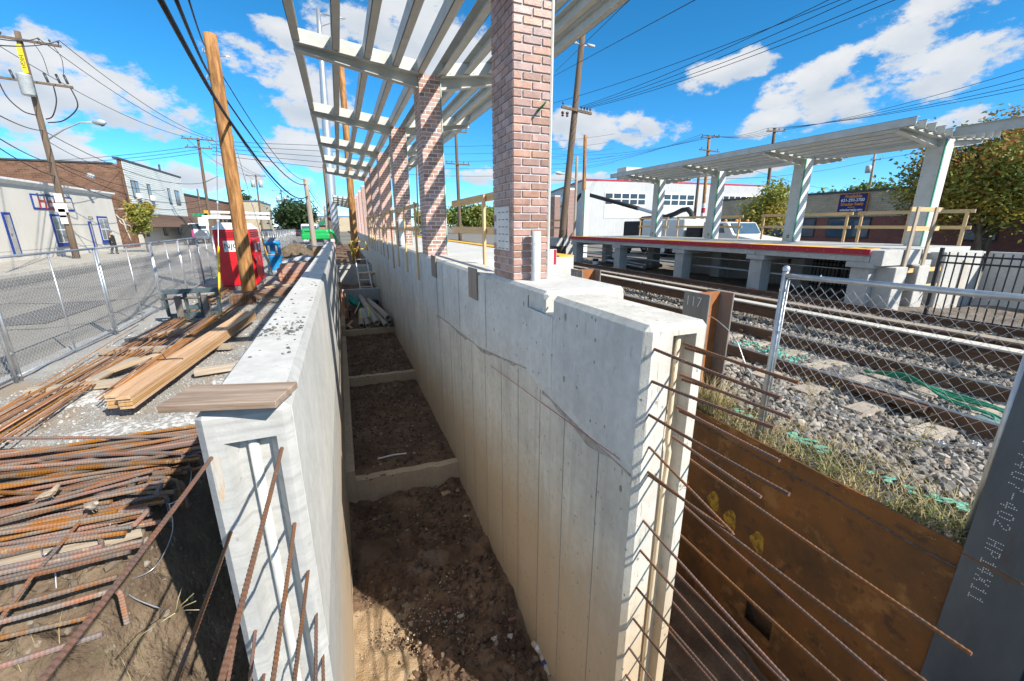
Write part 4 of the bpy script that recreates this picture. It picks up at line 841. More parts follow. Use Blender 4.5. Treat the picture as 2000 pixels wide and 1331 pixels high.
for sx in (-1, 1):
    for c in (-0.725, 0.725): clip_mb.box((c+sx*0.085-0.03, -0.05, 0.06), (c+sx*0.085+0.03, 0.05, 0.10)).tube([(c+sx*0.1, -0.05, 0.10), (c+sx*0.13, 0.0, 0.12), (c+sx*0.08, 0.05, 0.11)], 0.012, 5)
CLIP_M = clip_mb.me('rail_clip'); CLIP_M.materials.append(CLIP)
def track(xc, label, nt_):
    t = thing('railway_track', label, 'railway track', (xc, 0, -2.15), 'railway tracks')
    for x in (xc-0.725, xc+0.725):
        rail_sec(MB(), x, -1.9, -6, 160).build('rail', RAILS, t); MB().box((x-0.034, -6, -1.9015), (x+0.034, 160, -1.896)).build('rail_head', RAILT, t)
    for k in range(nt_):
        y = -1.1+0.62*k; q = put('tie', TIE_M, (xc, y, -2.105), t, (0, 0, 0.01*rng.normal()))
        if k < 22: put('rail_clip', CLIP_M, (xc, y, -2.105), q)['kind'] = 'stuff'
    return t
track(6.54, 'railway track with brown rails and concrete ties nearest the wall', 60); track(10.9, 'railway track running along the far platform', 60)
MB().box((5.70, 2.2, -1.98), (5.79, 2.95, -1.915)).box((5.84, 2.2, -1.98), (5.86, 2.95, -1.915)).build('joint_bar', CLIP, bpy.data.objects['railway_track'])
COVER = mat('cover_board', (0.50, 0.47, 0.41), (0.62, 0.59, 0.53), scale=2, stretch=(1, 0.2, 1), rough=0.8, bump=0.2, world=True)
COVT = mat('cover_board_brown', (0.30, 0.24, 0.18), (0.38, 0.32, 0.25), scale=2, stretch=(1, 0.2, 1), rough=0.8, world=True)
BLK = plain('black_iron', (0.035, 0.036, 0.038), rough=0.5)
def third_rail(x, zt, m, label, y0=-5, y1=120):
    t = thing('third_rail', label, 'third rail', (x, 0, -2.1), 'third rails')
    rail_sec(MB(), x-0.05, zt-0.09, y0, y1).build('contact_rail', RAILS, t)
    for k in range(int((y1-y0)/3.05)): MB().box((x-0.12, y0+3.05*k+0.01, zt-0.03), (x+0.14, y0+3.05*(k+1)-0.01, zt)).build('cover_board', m, t, bevel=0.004)
    for k in range(40):
        y = y0+0.9+2.4*k; MB().tube([(x+0.12, y, zt-0.02), (x+0.18, y, zt-0.10), (x+0.17, y, -2.1)], 0.022, 6).build('bracket', BLK, t); MB().tube([(x-0.2, y+0.1, zt-0.14), (x-0.22, y+0.1, zt-0.05), (x-0.10, y+0.1, zt+0.012)], 0.014, 6).build('hook', BLK, t); MB().box((x-0.10, y-0.07, -2.12), (x+0.0, y+0.07, zt-0.25)).build('insulator', CON_D, t)
    return t
third_rail(8.60, -1.70, COVER, 'third rail under a pale cover board between the two tracks'); third_rail(9.42, -1.72, COVT, 'third rail under a brown cover board next to the far track')
# ballast
BSTONE = stone_mat('ballast_stone', [(0.16, 0.15, 0.135), (0.33, 0.31, 0.28), (0.22, 0.19, 0.155), (0.44, 0.41, 0.36), (0.11, 0.10, 0.092), (0.30, 0.235, 0.175), (0.26, 0.25, 0.235)])
n = 17000; u = rng.random((n, 2)); P = np.stack([4.15+4.0*u[:, 0], 0.4+9.0*u[:, 1]**1.5, np.zeros(n)], -1)
inside = (P[:, 0] > 5.75) & (P[:, 0] < 7.3)
P[:, 2] = -2.085+0.03*rng.random(n)-0.028*inside
scatter('ballast_stones', P, 0.016+0.046*rng.random(n)**1.4, BSTONE, label='grey crushed-stone ballast around the near track', cat='ballast')
n = 9000; P = np.stack([7.7+4.9*rng.random(n), 2+16*rng.random(n)**1.3, np.full(n, -2.06)], -1); P[:, 2] += 0.02*rng.random(n)
scatter('ballast_stones', P, 0.022+0.03*rng.random(n), BSTONE, label='dark ballast between the tracks and the far platform', cat='ballast')

# dry grass on the verge behind the plate, and weeds
def blades(name, P, h, lean, m, label, cat, w=0.004):
    n = len(P); a = rng.random(n)*6.283; d = np.stack([np.cos(a), np.sin(a), np.zeros(n)], -1); l = lean*rng.random((n, 1)); H = (h*(0.35+0.65*rng.random(n)))[:, None]
    up = np.array((0, 0, 1.)); side = np.stack([-np.sin(a+0.6), np.cos(a+0.6), np.zeros(n)], -1)*w
    p0 = P; p1 = P+up*H*0.55+d*l*H*0.35; p2 = P+up*H*0.9+d*l*H*1.0
    V = np.stack([p0-side, p0+side, p1+side*0.8, p1-side*0.8, p2], 1).reshape(-1, 3); b = 5*np.arange(n)[:, None]
    f = np.concatenate([np.concatenate([b, b+1, b+2, b+3], 1)]); f2 = np.concatenate([b+3, b+2, b+4, b+4], 1)
    tri = np.concatenate([np.concatenate([b, b+1, b+2], 1), np.concatenate([b, b+2, b+3], 1), np.concatenate([b+3, b+2, b+4], 1)])
    return tag(put(name, mesh_np(name, V, tri, m), (0, 0, 0)), label, cat, None, 'stuff')
STRAW = stone_mat('dry_grass', [(0.46, 0.36, 0.18), (0.34, 0.28, 0.13), (0.56, 0.46, 0.26), (0.20, 0.21, 0.07), (0.40, 0.29, 0.15)])
GRASS = stone_mat('green_grass', [(0.10, 0.16, 0.03), (0.18, 0.24, 0.06), (0.33, 0.30, 0.12)])
n = 3600; P = np.stack([3.56+0.75*rng.random(n)**1.4, 0.7+3.0*rng.random(n), np.full(n, -2.10)], -1); keep = vnoise(P[:, 0], P[:, 1], 0.12, 4) > 0.28
blades('dry_grass', P[keep], 0.17, 1.9, STRAW, 'dry straw-coloured grass along the top of the rusty plate', 'grass')
n = 1500; P = np.stack([3.57+0.5*rng.random(n), 0.8+1.6*rng.random(n), np.full(n, -2.10)], -1); keep = vnoise(P[:, 0], P[:, 1], 0.2, 9) > 0.5
blades('green_grass', P[keep], 0.13, 1.0, GRASS, 'short green grass at the foot of the dark pile', 'grass')
n = 420; P = np.stack([3.62+0.14*rng.random(n), 3.05+0.36*rng.random(n), np.full(n, -2.10)], -1)
blades('dry_grass', P, 0.55, 1.1, STRAW, 'tall dry grass tuft at the foot of the chalked pile', 'grass')
for k, (x, y, h, lb) in enumerate([(4.55, 2.62, 0.62, 'dry seeded weed stalk growing through the ballast, farther one'), (4.35, 1.75, 0.70, 'dry seeded weed stalk growing through the ballast, nearer one')]):
    m_ = MB()
    for q in range(5):
        a = rng.random()*6.28; b = np.array((x, y, -2.08)); tip = b+np.array((0.16*math.cos(a), 0.16*math.sin(a), h*(0.6+0.4*rng.random()))); m_.tube([b, (b+tip)/2+rng.normal(0, 0.02, 3), tip], 0.0022, 4)
        for s in range(20):
            t_ = 0.45+0.55*rng.random(); c = b+(tip-b)*t_+rng.normal(0, 0.022, 3); e_ = c+rng.normal(0, 0.014, 3); m_.tube([c, e_], 0.0035, 3)
    tag(m_.build('weed_stalk', STRAW), lb, 'weed')
TEAL = mat('teal_paint', (0.10, 0.42, 0.30), (0.22, 0.60, 0.46), scale=20, world=True)
nm = MB()
for k in range(150):
    y = 0.8+2.4*rng.random(); x = 3.95+0.28*(1-y/3.2)+0.05*rng.normal(); c = np.array((x, y, -2.055+0.02*rng.random())); 
    if vnoise(np.array([x]), np.array([y]), 0.16, 31)[0] < 0.45: continue
    q = [c+np.array((0.028*math.cos(a+0.5*rng.random()), 0.028*math.sin(a), 0.012*rng.random())) for a in np.arange(0, 6.28, 1.26)]; nm.prism(q, (0, 0, 0.002))
tag(nm.build('torn_netting', TEAL), 'scraps of torn teal netting in the grass of the verge', 'netting', None, 'stuff')
GRN = mat('green_hose', (0.012, 0.20, 0.10), (0.03, 0.30, 0.17), scale=6, rough=0.5, world=True)
for k in range(5):
    pts = [(6.85-0.02*k, 3.4-0.02*k, -2.03), (6.80, 2.9, -2.0+0.02*k), (6.74-0.08*k, 2.3+0.06*(k % 2), -1.985), (6.64-0.09*k, 1.9, -1.985+0.02*(k % 3)), (6.48-0.07*k, 1.62+0.05*k, -2.0), (6.28-0.02*k, 1.55+0.04*k, -2.02)]
    wire(pts, 0.013, GRN, 'green hose bunched between the rails of the near track', 'green hoses between the rails', 'hose', 'hose')
for k in range(3):
    wire([(5.95+0.06*k, 5.6, -2.03), (6.0+0.05*k, 5.1, -2.0), (6.02+0.06*k, 4.6, -2.01), (5.95+0.04*k, 4.2, -2.03)], 0.012, GRN, 'thin green cable lying inside the near rail by the chalked pile', 'green cables by the pile', 'cable', 'cable')
tp = thing('tie_plate', 'pale teal-painted box lying between the rails at the right', 'box', (6.05, 1.75, -2.03))
MB().box((5.86, 1.52, -2.04), (6.38, 1.98, -1.99)).build('lid', mat('mint_box', (0.22, 0.36, 0.32), (0.12, 0.18, 0.17), scale=7, world=True), tp, bevel=0.02, seg=2)
n = 80; P = np.stack([6.1+0.7*rng.random(n), 4.0+1.2*rng.random(n), np.full(n, -2.03)], -1)
scatter('painted_stones', P, 0.02+0.02*rng.random(n), TEAL, label='ballast stones sprayed green inside the near track', cat='stones')

# ------------------------------------------------------------------ chain-link fabric
GALV = mat('galvanised', (0.46, 0.49, 0.52), (0.60, 0.63, 0.66), scale=8, rough=0.38, metal=0.75, world=True)
MESHW = plain('mesh_wire', (0.66, 0.69, 0.71), rough=0.4, metal=0.3)
def chainlink_me(w_, h_, a, r):
    nx = int(w_/a); nz = int(h_/a); m_ = MB(); V = []; Fc = []
    for i in range(nx):
        k = np.arange(nz+1); x = (i+((k+i) % 2))*a; z = k*a; y = 0.9*r*np.where((k+i) % 2 == 0, 1, -1)
        pts = np.stack([x, y, z], -1)
        ring = np.array([(0.0, 1.0), (0.87, -0.5), (-0.87, -0.5)])*r
        vs = np.concatenate([pts[:, None, :]+np.stack([np.full(3, 0)+ring[:, 0]*0.7, ring[:, 1], ring[:, 0]*0.7*0], -1)[None]]).reshape(-1, 3); b = len(V)*(nz+1)*3
        V.append(vs)
        for q in range(nz):
            for c in range(3): Fc.append((b+q*3+c, b+q*3+(c+1) % 3, b+(q+1)*3+(c+1) % 3, b+(q+1)*3+c))
    return mesh_np('chainlink', np.concatenate(V), np.array(Fc), MESHW, True)
fp = thing('chainlink_fence', 'near galvanised chain-link fence panel on the verge beside the track', 'fence', (3.82, 2.66, -2.1))
o = put('mesh', chainlink_me(2.3, 1.62, 0.043, 0.0026), (3.80, 2.64, -2.11), fp, (0, 0, R(-90)))
MB().tube([(3.80, 2.68, -0.455), (3.80, 0.2, -0.415)], 0.024, 12).build('top_rail', GALV, fp)
MB().tube([(3.80, 2.665, -2.4), (3.80, 2.665, -0.40)], 0.026, 12).lathe([(0.030, 0), (0.030, 0.03), (0.018, 0.045), (0, 0.05)], (3.80, 2.665, -0.41), 12).build('post', GALV, fp)
MB().tube([(3.80, 2.62, -2.1), (3.80, 2.62, -0.48)], 0.008, 6).build('tension_bar', GALV, fp)
MB().tube([(3.80, 1.07, -2.4), (3.80, 1.07, -0.43)], 0.024, 12).build('post', GALV, fp)
for y in (2.35, 2.0, 1.65, 1.3): MB().tube([(3.775, y, -0.47), (3.80, y, -0.415), (3.826, y, -0.46), (3.80, y+0.01, -0.52)], 0.003, 5).build('tie_wire', GALV, fp)
for z in (-0.6, -1.0, -1.5, -1.9): MB().lathe([(0.029, 0), (0.029, 0.022)], (3.80, 2.665, z), 12).build('band', GALV, fp)
cb = [(3.95, 3.62, -1.03), (3.9, 3.42, -1.06), (3.88, 3.15, -1.2), (3.85, 2.8, -1.55), onx(1640, 810, 3.82), onx(1745, 845, 3.82), onx(1835, 868, 3.81), onx(1902, 871, 3.80), onx(1960, 879, 3.79)]
wire(cb, 0.006, GALV, 'steel guard cable sagging from the chalked pile along the near fence', name='guard_cable', cat='cable')
for (px, py) in ((1835, 868), (1902, 871)):
    c = onx(px, py, 3.805); tag(MB().box(c-np.array((.018, .02, .018)), c+np.array((.018, .02, .018))).tube([c+(0, -.012, -.03), c+(0, -.012, .035)], .006, 6).tube([c+(0, .012, -.03), c+(0, .012, .035)], .006, 6).build('cable_clamp', GALV, bevel=0.004), 'small steel cable clamp on the guard cable, %s' % ('left one' if px < 1850 else 'right one'), 'clamp', 'clamps on the guard cable')

# ------------------------------------------------------------------ the platform across the tracks
RED = mat('red_fascia', (0.42, 0.012, 0.035), (0.48, 0.018, 0.045), scale=3, rough=0.5, world=True)
rp_ = thing('platform', 'concrete platform on piers with a red edge across the tracks', 'platform', (14, 6, -2.2))
RPY0, RPY1, RPX = 6.55, 21.6, 12.30
MB().box((RPX+0.02, RPY0, -0.76), (17.0, RPY1, -0.615)).build('slab', CON_P, rp_, bevel=0.006)
MB().box((RPX+0.01, RPY0+0.1, -0.612), (RPX+0.6, RPY1, -0.597)).build('yellow_edge', YEL, rp_)
MB().box((RPX-0.02, RPY0, -0.745), (RPX+0.015, RPY1, -0.60)).build('red_fascia', RED, rp_)
bz = MB()
for y in np.arange(RPY0+0.2, RPY1, 0.45): bz.tube([(RPX-0.03, y, -0.68), (RPX-0.018, y, -0.68)], 0.014, 6)
o = bz.build('fascia_bolts', BOLT, rp_); o['kind'] = 'stuff'
PYS = [6.75, 9.75, 13.15, 17.25, 21.3]
for i, (a, b) in enumerate(zip([RPY0]+PYS[1:], PYS[1:]+[RPY1])): MB().box((RPX+0.03, a+0.006, -0.92), (RPX+0.40, b-0.006, -0.765)).build('edge_beam', CON_P, rp_, bevel=0.006)
for y in PYS:
    MB().box((RPX+0.10, y-0.22, -2.4), (RPX+0.55, y+0.22, -1.06)).build('pier', CON_P, rp_, bevel=0.01); MB().box((RPX+0.02, y-0.32, -1.07), (16.5, y+0.32, -0.925)).build('cap_beam', CON_P, rp_, bevel=0.01)
    MB().box((14.4, y-0.22, -2.4), (14.85, y+0.22, -1.06)).build('pier', CON_P, rp_, bevel=0.01)
MB().box((15.9, RPY0-0.4, -2.6), (16.1, 16.9, -0.95)).build('back_wall', CON_D, rp_)
PINK = plain('pink_paint', (0.75, 0.12, 0.25), rough=0.9)
for y in PYS[1:]: MB().box((RPX+0.0985, y-0.15, -2.09), (RPX+0.0995, y+0.12, -2.0)).build('paint_mark', PINK, rp_)
for (z, x) in ((-1.18, RPX+0.6), (-1.52, RPX+0.6), (-1.50, RPX+0.66)): MB().tube([(x, 6.9, z), (x, 13, z-0.015), (x, RPY1, z)], 0.018, 8).build('conduit', GALV, rp_)
MB().box((RPX+0.05, RPY0-0.28, -1.0), (RPX+1.7, RPY0+0.0, -0.62)).build('end_beam', CON_P, rp_, bevel=0.01)
MB().box((RPX+0.35, RPY0-0.45, -2.4), (RPX+0.85, RPY0-0.02, -1.03)).build('pier', CON_P, rp_, bevel=0.012); MB().box((RPX+1.45, RPY0-0.40, -2.4), (RPX+1.95, RPY0-0.02, -1.03)).build('pier', CON_P, rp_, bevel=0.012)
# white steel columns, butterfly roof
LATH = mat('white_lath', (0.66, 0.67, 0.68), (0.74, 0.75, 0.76), scale=20, rough=0.7, world=True)
DARKL = plain('lath_wire', (0.34, 0.35, 0.36))
RCY = [7.15, 11.0, 14.8, 18.6]
QLB = ['white steel column with green sheathing, nearest on the far platform', 'white steel column with green sheathing, second along the far platform', 'white steel column with green sheathing, third along the far platform', 'white steel column with green sheathing, farthest under the far canopy']
def wcol(x0, y0, zb, zt, label, d=0.42, w_=0.40):
    t = thing('steel_column', label, 'column', (x0+w_/2, y0+d/2, zb), 'white steel columns')
    MB().box((x0, y0+0.03, zb), (x0+0.02, y0+d, zt)).build('web_plate', PAINT, t); MB().box((x0+0.022, y0+0.055, zb), (x0+w_-0.03, y0+d-0.05, zt-0.1)).build('core', GREENB, t)
    MB().box((x0+0.0, y0+0.0, zb), (x0+0.05, y0+0.028, zt)).build('green_strip', GREENB, t)
    MB().box((x0+0.052, y0, zb), (x0+w_, y0+0.03, zt)).build('lath_panel', LATH, t)
    lw = MB()
    for z in np.arange(zb+0.05, zt-0.03, 0.066): lw.box((x0+0.053, y0-0.003, z), (x0+w_-0.002, y0, z+0.006))
    o = lw.build('lath_wires', DARKL, t); o['kind'] = 'stuff'
    bl = MB()
    for z in np.arange(zb+0.1, zt, 0.28):
        for y in (y0+0.09, y0+d-0.05): bl.tube([(x0-0.008, y, z), (x0, y, z)], 0.012, 6)
    o = bl.build('bolts', BOLT, t); o['kind'] = 'stuff'
    MB().box((x0-0.002, y0+0.16, zb+0.12), (x0-0.001, y0+0.26, zb+0.24)).build('paint_mark', YELS, t)
    return t
for i, y in enumerate(RCY): wcol(15.75, y, -0.6 if i else -1.0, 2.28, QLB[i])
wcol(15.75, 26.0, -2.2, 2.3, 'bare white column standing alone beyond the platform end'); 
cn = canopy(RCY, 15.75, 16.15, 13.85, 18.05, 2.27, 2.42, 'open steel canopy on white columns across the tracks', [14.3, 14.75, 15.2, 15.6], [16.3, 16.75, 17.2, 17.65], 7.0, 20.3, detail=False, beam_y=0.2)
e2 = thing('steel_channel', 'grey steel edge channel running on past the nearest far column', 'steel beam', (16.2, 3, 2.4))
MB().box((15.9, -3, 2.30), (15.912, 7.1, 2.56)).box((15.83, -3, 2.55), (15.9, 7.1, 2.56)).box((15.83, -3, 2.30), (15.9, 7.1, 2.31)).build('channel', PAINT, e2)
gd = thing('guardrail', 'wooden guardrail along the back of the far platform', 'guardrail', (16.9, 6.7, -0.6))
for (a, b) in ((6.6, 9.6), (9.75, 13.3), (14.2, 18.3), (18.9, 21.4)):
    for z in (0.37, -0.09): board('rail', (16.85, a, z), (16.85, b, z+0.01), 0.038, 0.10, GW, gd)
    for y in np.linspace(a+0.15, b-0.15, 3): board('post', (16.82, y, -0.6), (16.82, y, 0.37), 0.085, 0.038, GW, gd, up=(1, 0, 0))
for (xa, lb) in ((13.2, 0), (14.0, 1)):
    board('brace_post', (xa, RPY0-0.32, -2.1), (xa+0.05, RPY0-0.32, 0.42), 0.12, 0.04, TIMB, gd, up=(0, 1, 0))
for z in (0.36, -0.10, -1.15, -1.6): board('rail', (13.0, RPY0-0.29, z), (14.4 if z > -1 else 16.5, RPY0-0.29, z), 0.04, 0.11, GW, gd)
# black picket fences
def picket(p0, p1, z0, z1, label, n, parent=None, tilt=0.0):
    p0 = np.array(p0, float); p1 = np.array(p1, float); t = thing('picket_fence', label, 'fence', (*p0, z0), 'black picket fences')
    d = (p1-p0)/np.linalg.norm(p1-p0)
    for z in (z0+0.15, z1-0.22, z1-0.08): MB().beam((*p0, z), (*p1, z), 0.035, 0.035).build('rail', BLK, t)
    for k in range(n+1):
        q = p0+(p1-p0)*k/n; w_ = 0.06 if k % 14 == 0 else 0.02; m_ = MB().box((q[0]-w_/2, q[1]-w_/2, z0), (q[0]+w_/2, q[1]+w_/2, z1+(0.08 if w_ > 0.03 else 0))); m_.build('post' if w_ > 0.03 else 'picket', BLK, t)
    return t
picket((11.75, 4.95), (11.75, 2.6), -2.05, -0.55, 'black steel picket fence standing beside the far track at the right', 18)
picket((15.2, 10.6), (15.5, 7.3), -2.15, -1.15, 'black picket panels stored under the far platform', 28)
sg = thing('notice_board', 'white STATION CLOSED notice leaning under the far platform', 'sign', (15.0, 7.4, -2.0))
a = onx(1655, 572, 14.4); b = onx(1690, 577, 14.4)
ctr = np.array((14.45, 7.45, -1.42)); sx = np.array((0.75, -0.66, 0.0)); su = np.array((0.15, 0.1, 0.98))
WSIGN = plain('sign_white', (0.72, 0.73, 0.74)); NAVY = plain('sign_navy', (0.03, 0.05, 0.22))
MB().prism([ctr+sx*0.42+su*0.30, ctr-sx*0.42+su*0.30, ctr-sx*0.42-su*0.30, ctr+sx*0.42-su*0.30], np.array((0.02, 0.02, 0))).build('board', WSIGN, sg)
for k, s in enumerate(('STATION', 'CLOSED', 'USE TEMP')): lettering(s, 0.17, NAVY, ctr+su*(0.18-0.18*k)+np.array((-0.012, -0.014, 0)), sx, su, sg, 0.002)
for k, (y0, y1, lb) in enumerate(((6.3, 9.5, 'nearer'), (2.9, 6.2, 'middle'), (-0.6, 2.8, 'farther right'))):
    tag(MB().prism([(16.9, y0, -2.3), (17.5, y0, -2.3), (17.35, y0, -1.9), (17.27, y0, -0.75), (17.13, y0, -0.75), (17.05, y0, -1.9)], (0, y1-y0-0.02, 0)).build('concrete_barrier', CON_P, bevel=0.01), 'pale concrete barrier behind the black fence, %s one' % lb, 'barrier', 'concrete barriers by the lot')
tag(MB().box((15.0, 6.2, -2.4), (16.85, 6.9, -0.72)).build('concrete_block', CON_P, bevel=0.012), 'concrete stair block at the foot of the nearest white column', 'concrete block')

# ------------------------------------------------------------------ beyond the far platform
METALW = mat('white_cladding', (0.44, 0.46, 0.475), (0.50, 0.52, 0.535), scale=0.4, rough=0.55, world=True)
GLASS = plain('dark_glass', (0.035, 0.055, 0.075), rough=0.08)
GLASSB = plain('blue_glass', (0.06, 0.11, 0.16), rough=0.06)
TRANS = plain('translucent_panel', (0.56, 0.60, 0.58), rough=0.4)
WFRAME = plain('window_frame_white', (0.70, 0.71, 0.72))
BA = np.array((36.3, 60.0)); BB = np.array((73.0, 58.0)); BL_ = onz(1062, 380, 6.9)[:2]
bw = thing('warehouse', 'long white warehouse with red roof trim behind the far platform', 'building', (*BA, -2.3))
def wall_quad(name, a, b, z0, z1, m, par, th=0.3, out=0.0):
    a = np.array(a, float); b = np.array(b, float); d = (b-a)/np.linalg.norm(b-a); nn = np.array((d[1], -d[0]))
    a = a+nn*out; b = b+nn*out
    return MB().prism([(*a, z0), (*b, z0), (*b, z1), (*a, z1)], (-nn[0]*th, -nn[1]*th, 0)).build(name, m, par)
wall_quad('wall', BA, BB, -2.3, 6.75, METALW, bw); wall_quad('wall', BL_, BA, -2.3, 6.75, METALW, bw)
for a, b in ((BA, BB), (BL_, BA)): wall_quad('red_trim', a, b, 6.75, 7.0, RED, bw, 0.4, 0.03)
MB().add([(*BA, 6.7), (*BB, 6.7), (*(BB+(4, 30)), 6.7), (*(BL_+(0, 2)), 6.7)], [(0, 1, 2, 3)]).build('roof', METALW, bw)
def strip(a, b, f0, f1, z0, z1, cols, rows):
    p = a+(b-a)*f0; q = a+(b-a)*f1; wall_quad('clerestory_frame', p, q, z0-0.25, z1+0.25, WFRAME, bw, 0.06, 0.06); 
    wall_quad('translucent_band', p, q, z0-2.1, z0-0.28, TRANS, bw, 0.05, 0.05)
    for r in range(rows):
        for c in range(cols):
            u = p+(q-p)*(c+0.08)/cols; v = p+(q-p)*(c+0.92)/cols; h = (z1-z0)/rows; wall_quad('pane', u, v, z0+r*h+0.1, z0+(r+1)*h-0.08, GLASS, bw, 0.03, 0.08)
strip(BA, BB, 0.10, 0.31, 3.2, 5.0, 5, 2); strip(BA, BB, 0.36, 0.58, 3.2, 5.0, 5, 2); strip(BA, BB, 0.75, 0.93, 3.2, 5.0, 5, 2); strip(BL_, BA, 0.15, 0.8, 3.2, 5.0, 6, 2)
for f in np.linspace(0.02, 0.98, 22): 
    p = BA+(BB-BA)*f; q = p+(BB-BA)/np.linalg.norm(BB-BA)*0.05; wall_quad('panel_joint', p, q, -2.2, 6.7, WFRAME, bw, 0.04, 0.02)
for (f, w_, h) in ((0.27, 3.2, 2.0), (0.50, 3.5, 1.6)):
    p = BA+(BB-BA)*f; MB().box((p[0]-w_/2, p[1]+1.5, 6.8), (p[0]+w_/2, p[1]+4, 7.2+h)).build('roof_unit', PAINT, bw)
# brick-and-tan commercial building with the realty sign
TANB = mat('tan_brick', (0.36, 0.30, 0.21), (0.43, 0.36, 0.26), scale=3, rough=0.85, world=True)
def brick_wall_mat(name, c1, c2, mortar, bw_=0.22, bh=0.075, axis='y'):
    m = bpy.data.materials.new(name); m.use_nodes = True; t = m.node_tree; b = t.nodes['Principled BSDF']; b.inputs['Roughness'].default_value = 0.85
    g_ = t.nodes.new('ShaderNodeNewGeometry'); sp = t.nodes.new('ShaderNodeSeparateXYZ'); cb_ = t.nodes.new('ShaderNodeCombineXYZ'); t.links.new(g_.outputs['Position'], sp.inputs[0])
    t.links.new(sp.outputs['Y' if axis == 'y' else 'X'], cb_.inputs[0]); t.links.new(sp.outputs['Z'], cb_.inputs[1])
    br = t.nodes.new('ShaderNodeTexBrick'); t.links.new(cb_.outputs[0], br.inputs['Vector']); br.inputs['Color1'].default_value = (*c1, 1); br.inputs['Color2'].default_value = (*c2, 1); br.inputs['Mortar'].default_value = (*mortar, 1)
    br.inputs['Scale'].default_value = 1.0; br.inputs['Brick Width'].default_value = bw_; br.inputs['Row Height'].default_value = bh; br.inputs['Mortar Size'].default_value = 0.008; br.inputs['Bias'].default_value = -0.1
    ns = t.nodes.new('ShaderNodeTexNoise'); ns.inputs['Scale'].default_value = 1.2; ns.inputs['Detail'].default_value = 5; t.links.new(g_.outputs['Position'], ns.inputs['Vector'])
    hv = t.nodes.new('ShaderNodeHueSaturation'); mr_ = t.nodes.new('ShaderNodeMapRange'); mr_.inputs['To Min'].default_value = 0.65; mr_.inputs['To Max'].default_value = 1.35; t.links.new(ns.outputs['Fac'], mr_.inputs['Value']); t.links.new(mr_.outputs[0], hv.inputs['Value'])
    t.links.new(br.outputs['Color'], hv.inputs['Color']); t.links.new(hv.outputs[0], b.inputs['Base Color'])
    bp = t.nodes.new('ShaderNodeBump'); bp.inputs['Strength'].default_value = 0.6; bp.inputs['Distance'].default_value = 0.01; bp.invert = True; t.links.new(br.outputs['Fac'], bp.inputs['Height']); t.links.new(bp.outputs[0], b.inputs['Normal'])
    MATS[name] = m; return m
TANW = brick_wall_mat('tan_brick_wall', (0.50, 0.42, 0.30), (0.43, 0.36, 0.25), (0.28, 0.24, 0.18), 0.42, 0.14)
REDW = brick_wall_mat('red_brick_wall', (0.30, 0.10, 0.075), (0.22, 0.075, 0.06), (0.20, 0.15, 0.13))
XB = 35.0; K = XB/26
tb = thing('shop_building', 'low brick building with tan parapet and dark windows across the lot', 'building', (XB, 20, -2.2))
y0, y1 = 7.0, 23.8*K
MB().box((XB, y0, 0.55), (XB+14, y1, 1.68*K)).build('tan_parapet', TANW, tb); MB().box((XB+0.02, y0+0.02, -2.3), (XB+13.9, y1-0.02, 0.55)).build('brick_wall', REDW, tb)
MB().box((XB-0.08, y0-0.05, 1.68*K), (XB+14, y1+0.05, 1.68*K+0.14)).build('coping', plain('dark_coping', (0.06, 0.065, 0.07)), tb)
for (a, b) in ((27.5, 31.6), (22.8, 27.0), (19.0, 21.9), (15.6, 16.9), (12.5, 14.0), (8.5, 10.5)):
    w_ = MB().box((XB-0.04, a, -0.95), (XB+0.03, b, 0.5)).build('window', plain('bronze_frame', (0.05, 0.05, 0.05)), tb)
    k = max(2, int((b-a)/1.3))
    for i in range(k): MB().box((XB-0.06, a+(b-a)*i/k+0.06, -0.88), (XB-0.042, a+(b-a)*(i+1)/k-0.06, 0.42)).build('pane', GLASSB, w_)
SIGNB = plain('sign_blue', (0.012, 0.014, 0.14), rough=0.5); ORG = plain('sign_orange', (0.85, 0.32, 0.04)); WHT = plain('sign_letter_white', (0.8, 0.8, 0.8))
sg2 = thing('realty_sign', 'blue Available sign with orange and white lettering on the tan brick building', 'sign', (XB-0.1, 20.3, 0.8))
sy0, sy1, sz0, sz1 = 14.42*K, 15.85*K, 0.66*K, 1.63*K
MB().box((XB-0.16, sy0, sz0), (XB-0.10, sy1, sz1)).build('frame', ORG, sg2); MB().box((XB-0.175, sy0+0.04, sz0+0.04), (XB-0.161, sy1-0.04, sz1-0.04)).build('panel', SIGNB, sg2)
for (s, zf, h, m_, sq) in (('Available', 0.84, 0.30, ORG, 1.05), ('631-293-3700', 0.63, 0.30, WHT, 0.92), ('Schacker Realty', 0.42, 0.28, ORG, 0.84), ('Exclusive', 0.26, 0.10, ORG, 1.3), ('schackerrealty.com', 0.12, 0.21, WHT, 0.92)):
    lettering(s, h, m_, (XB-0.18, (sy0+sy1)/2, sz0+(sz1-sz0)*zf), (0, -1, 0), (0, 0, 1), sg2, 0.004, 0.008, sq)
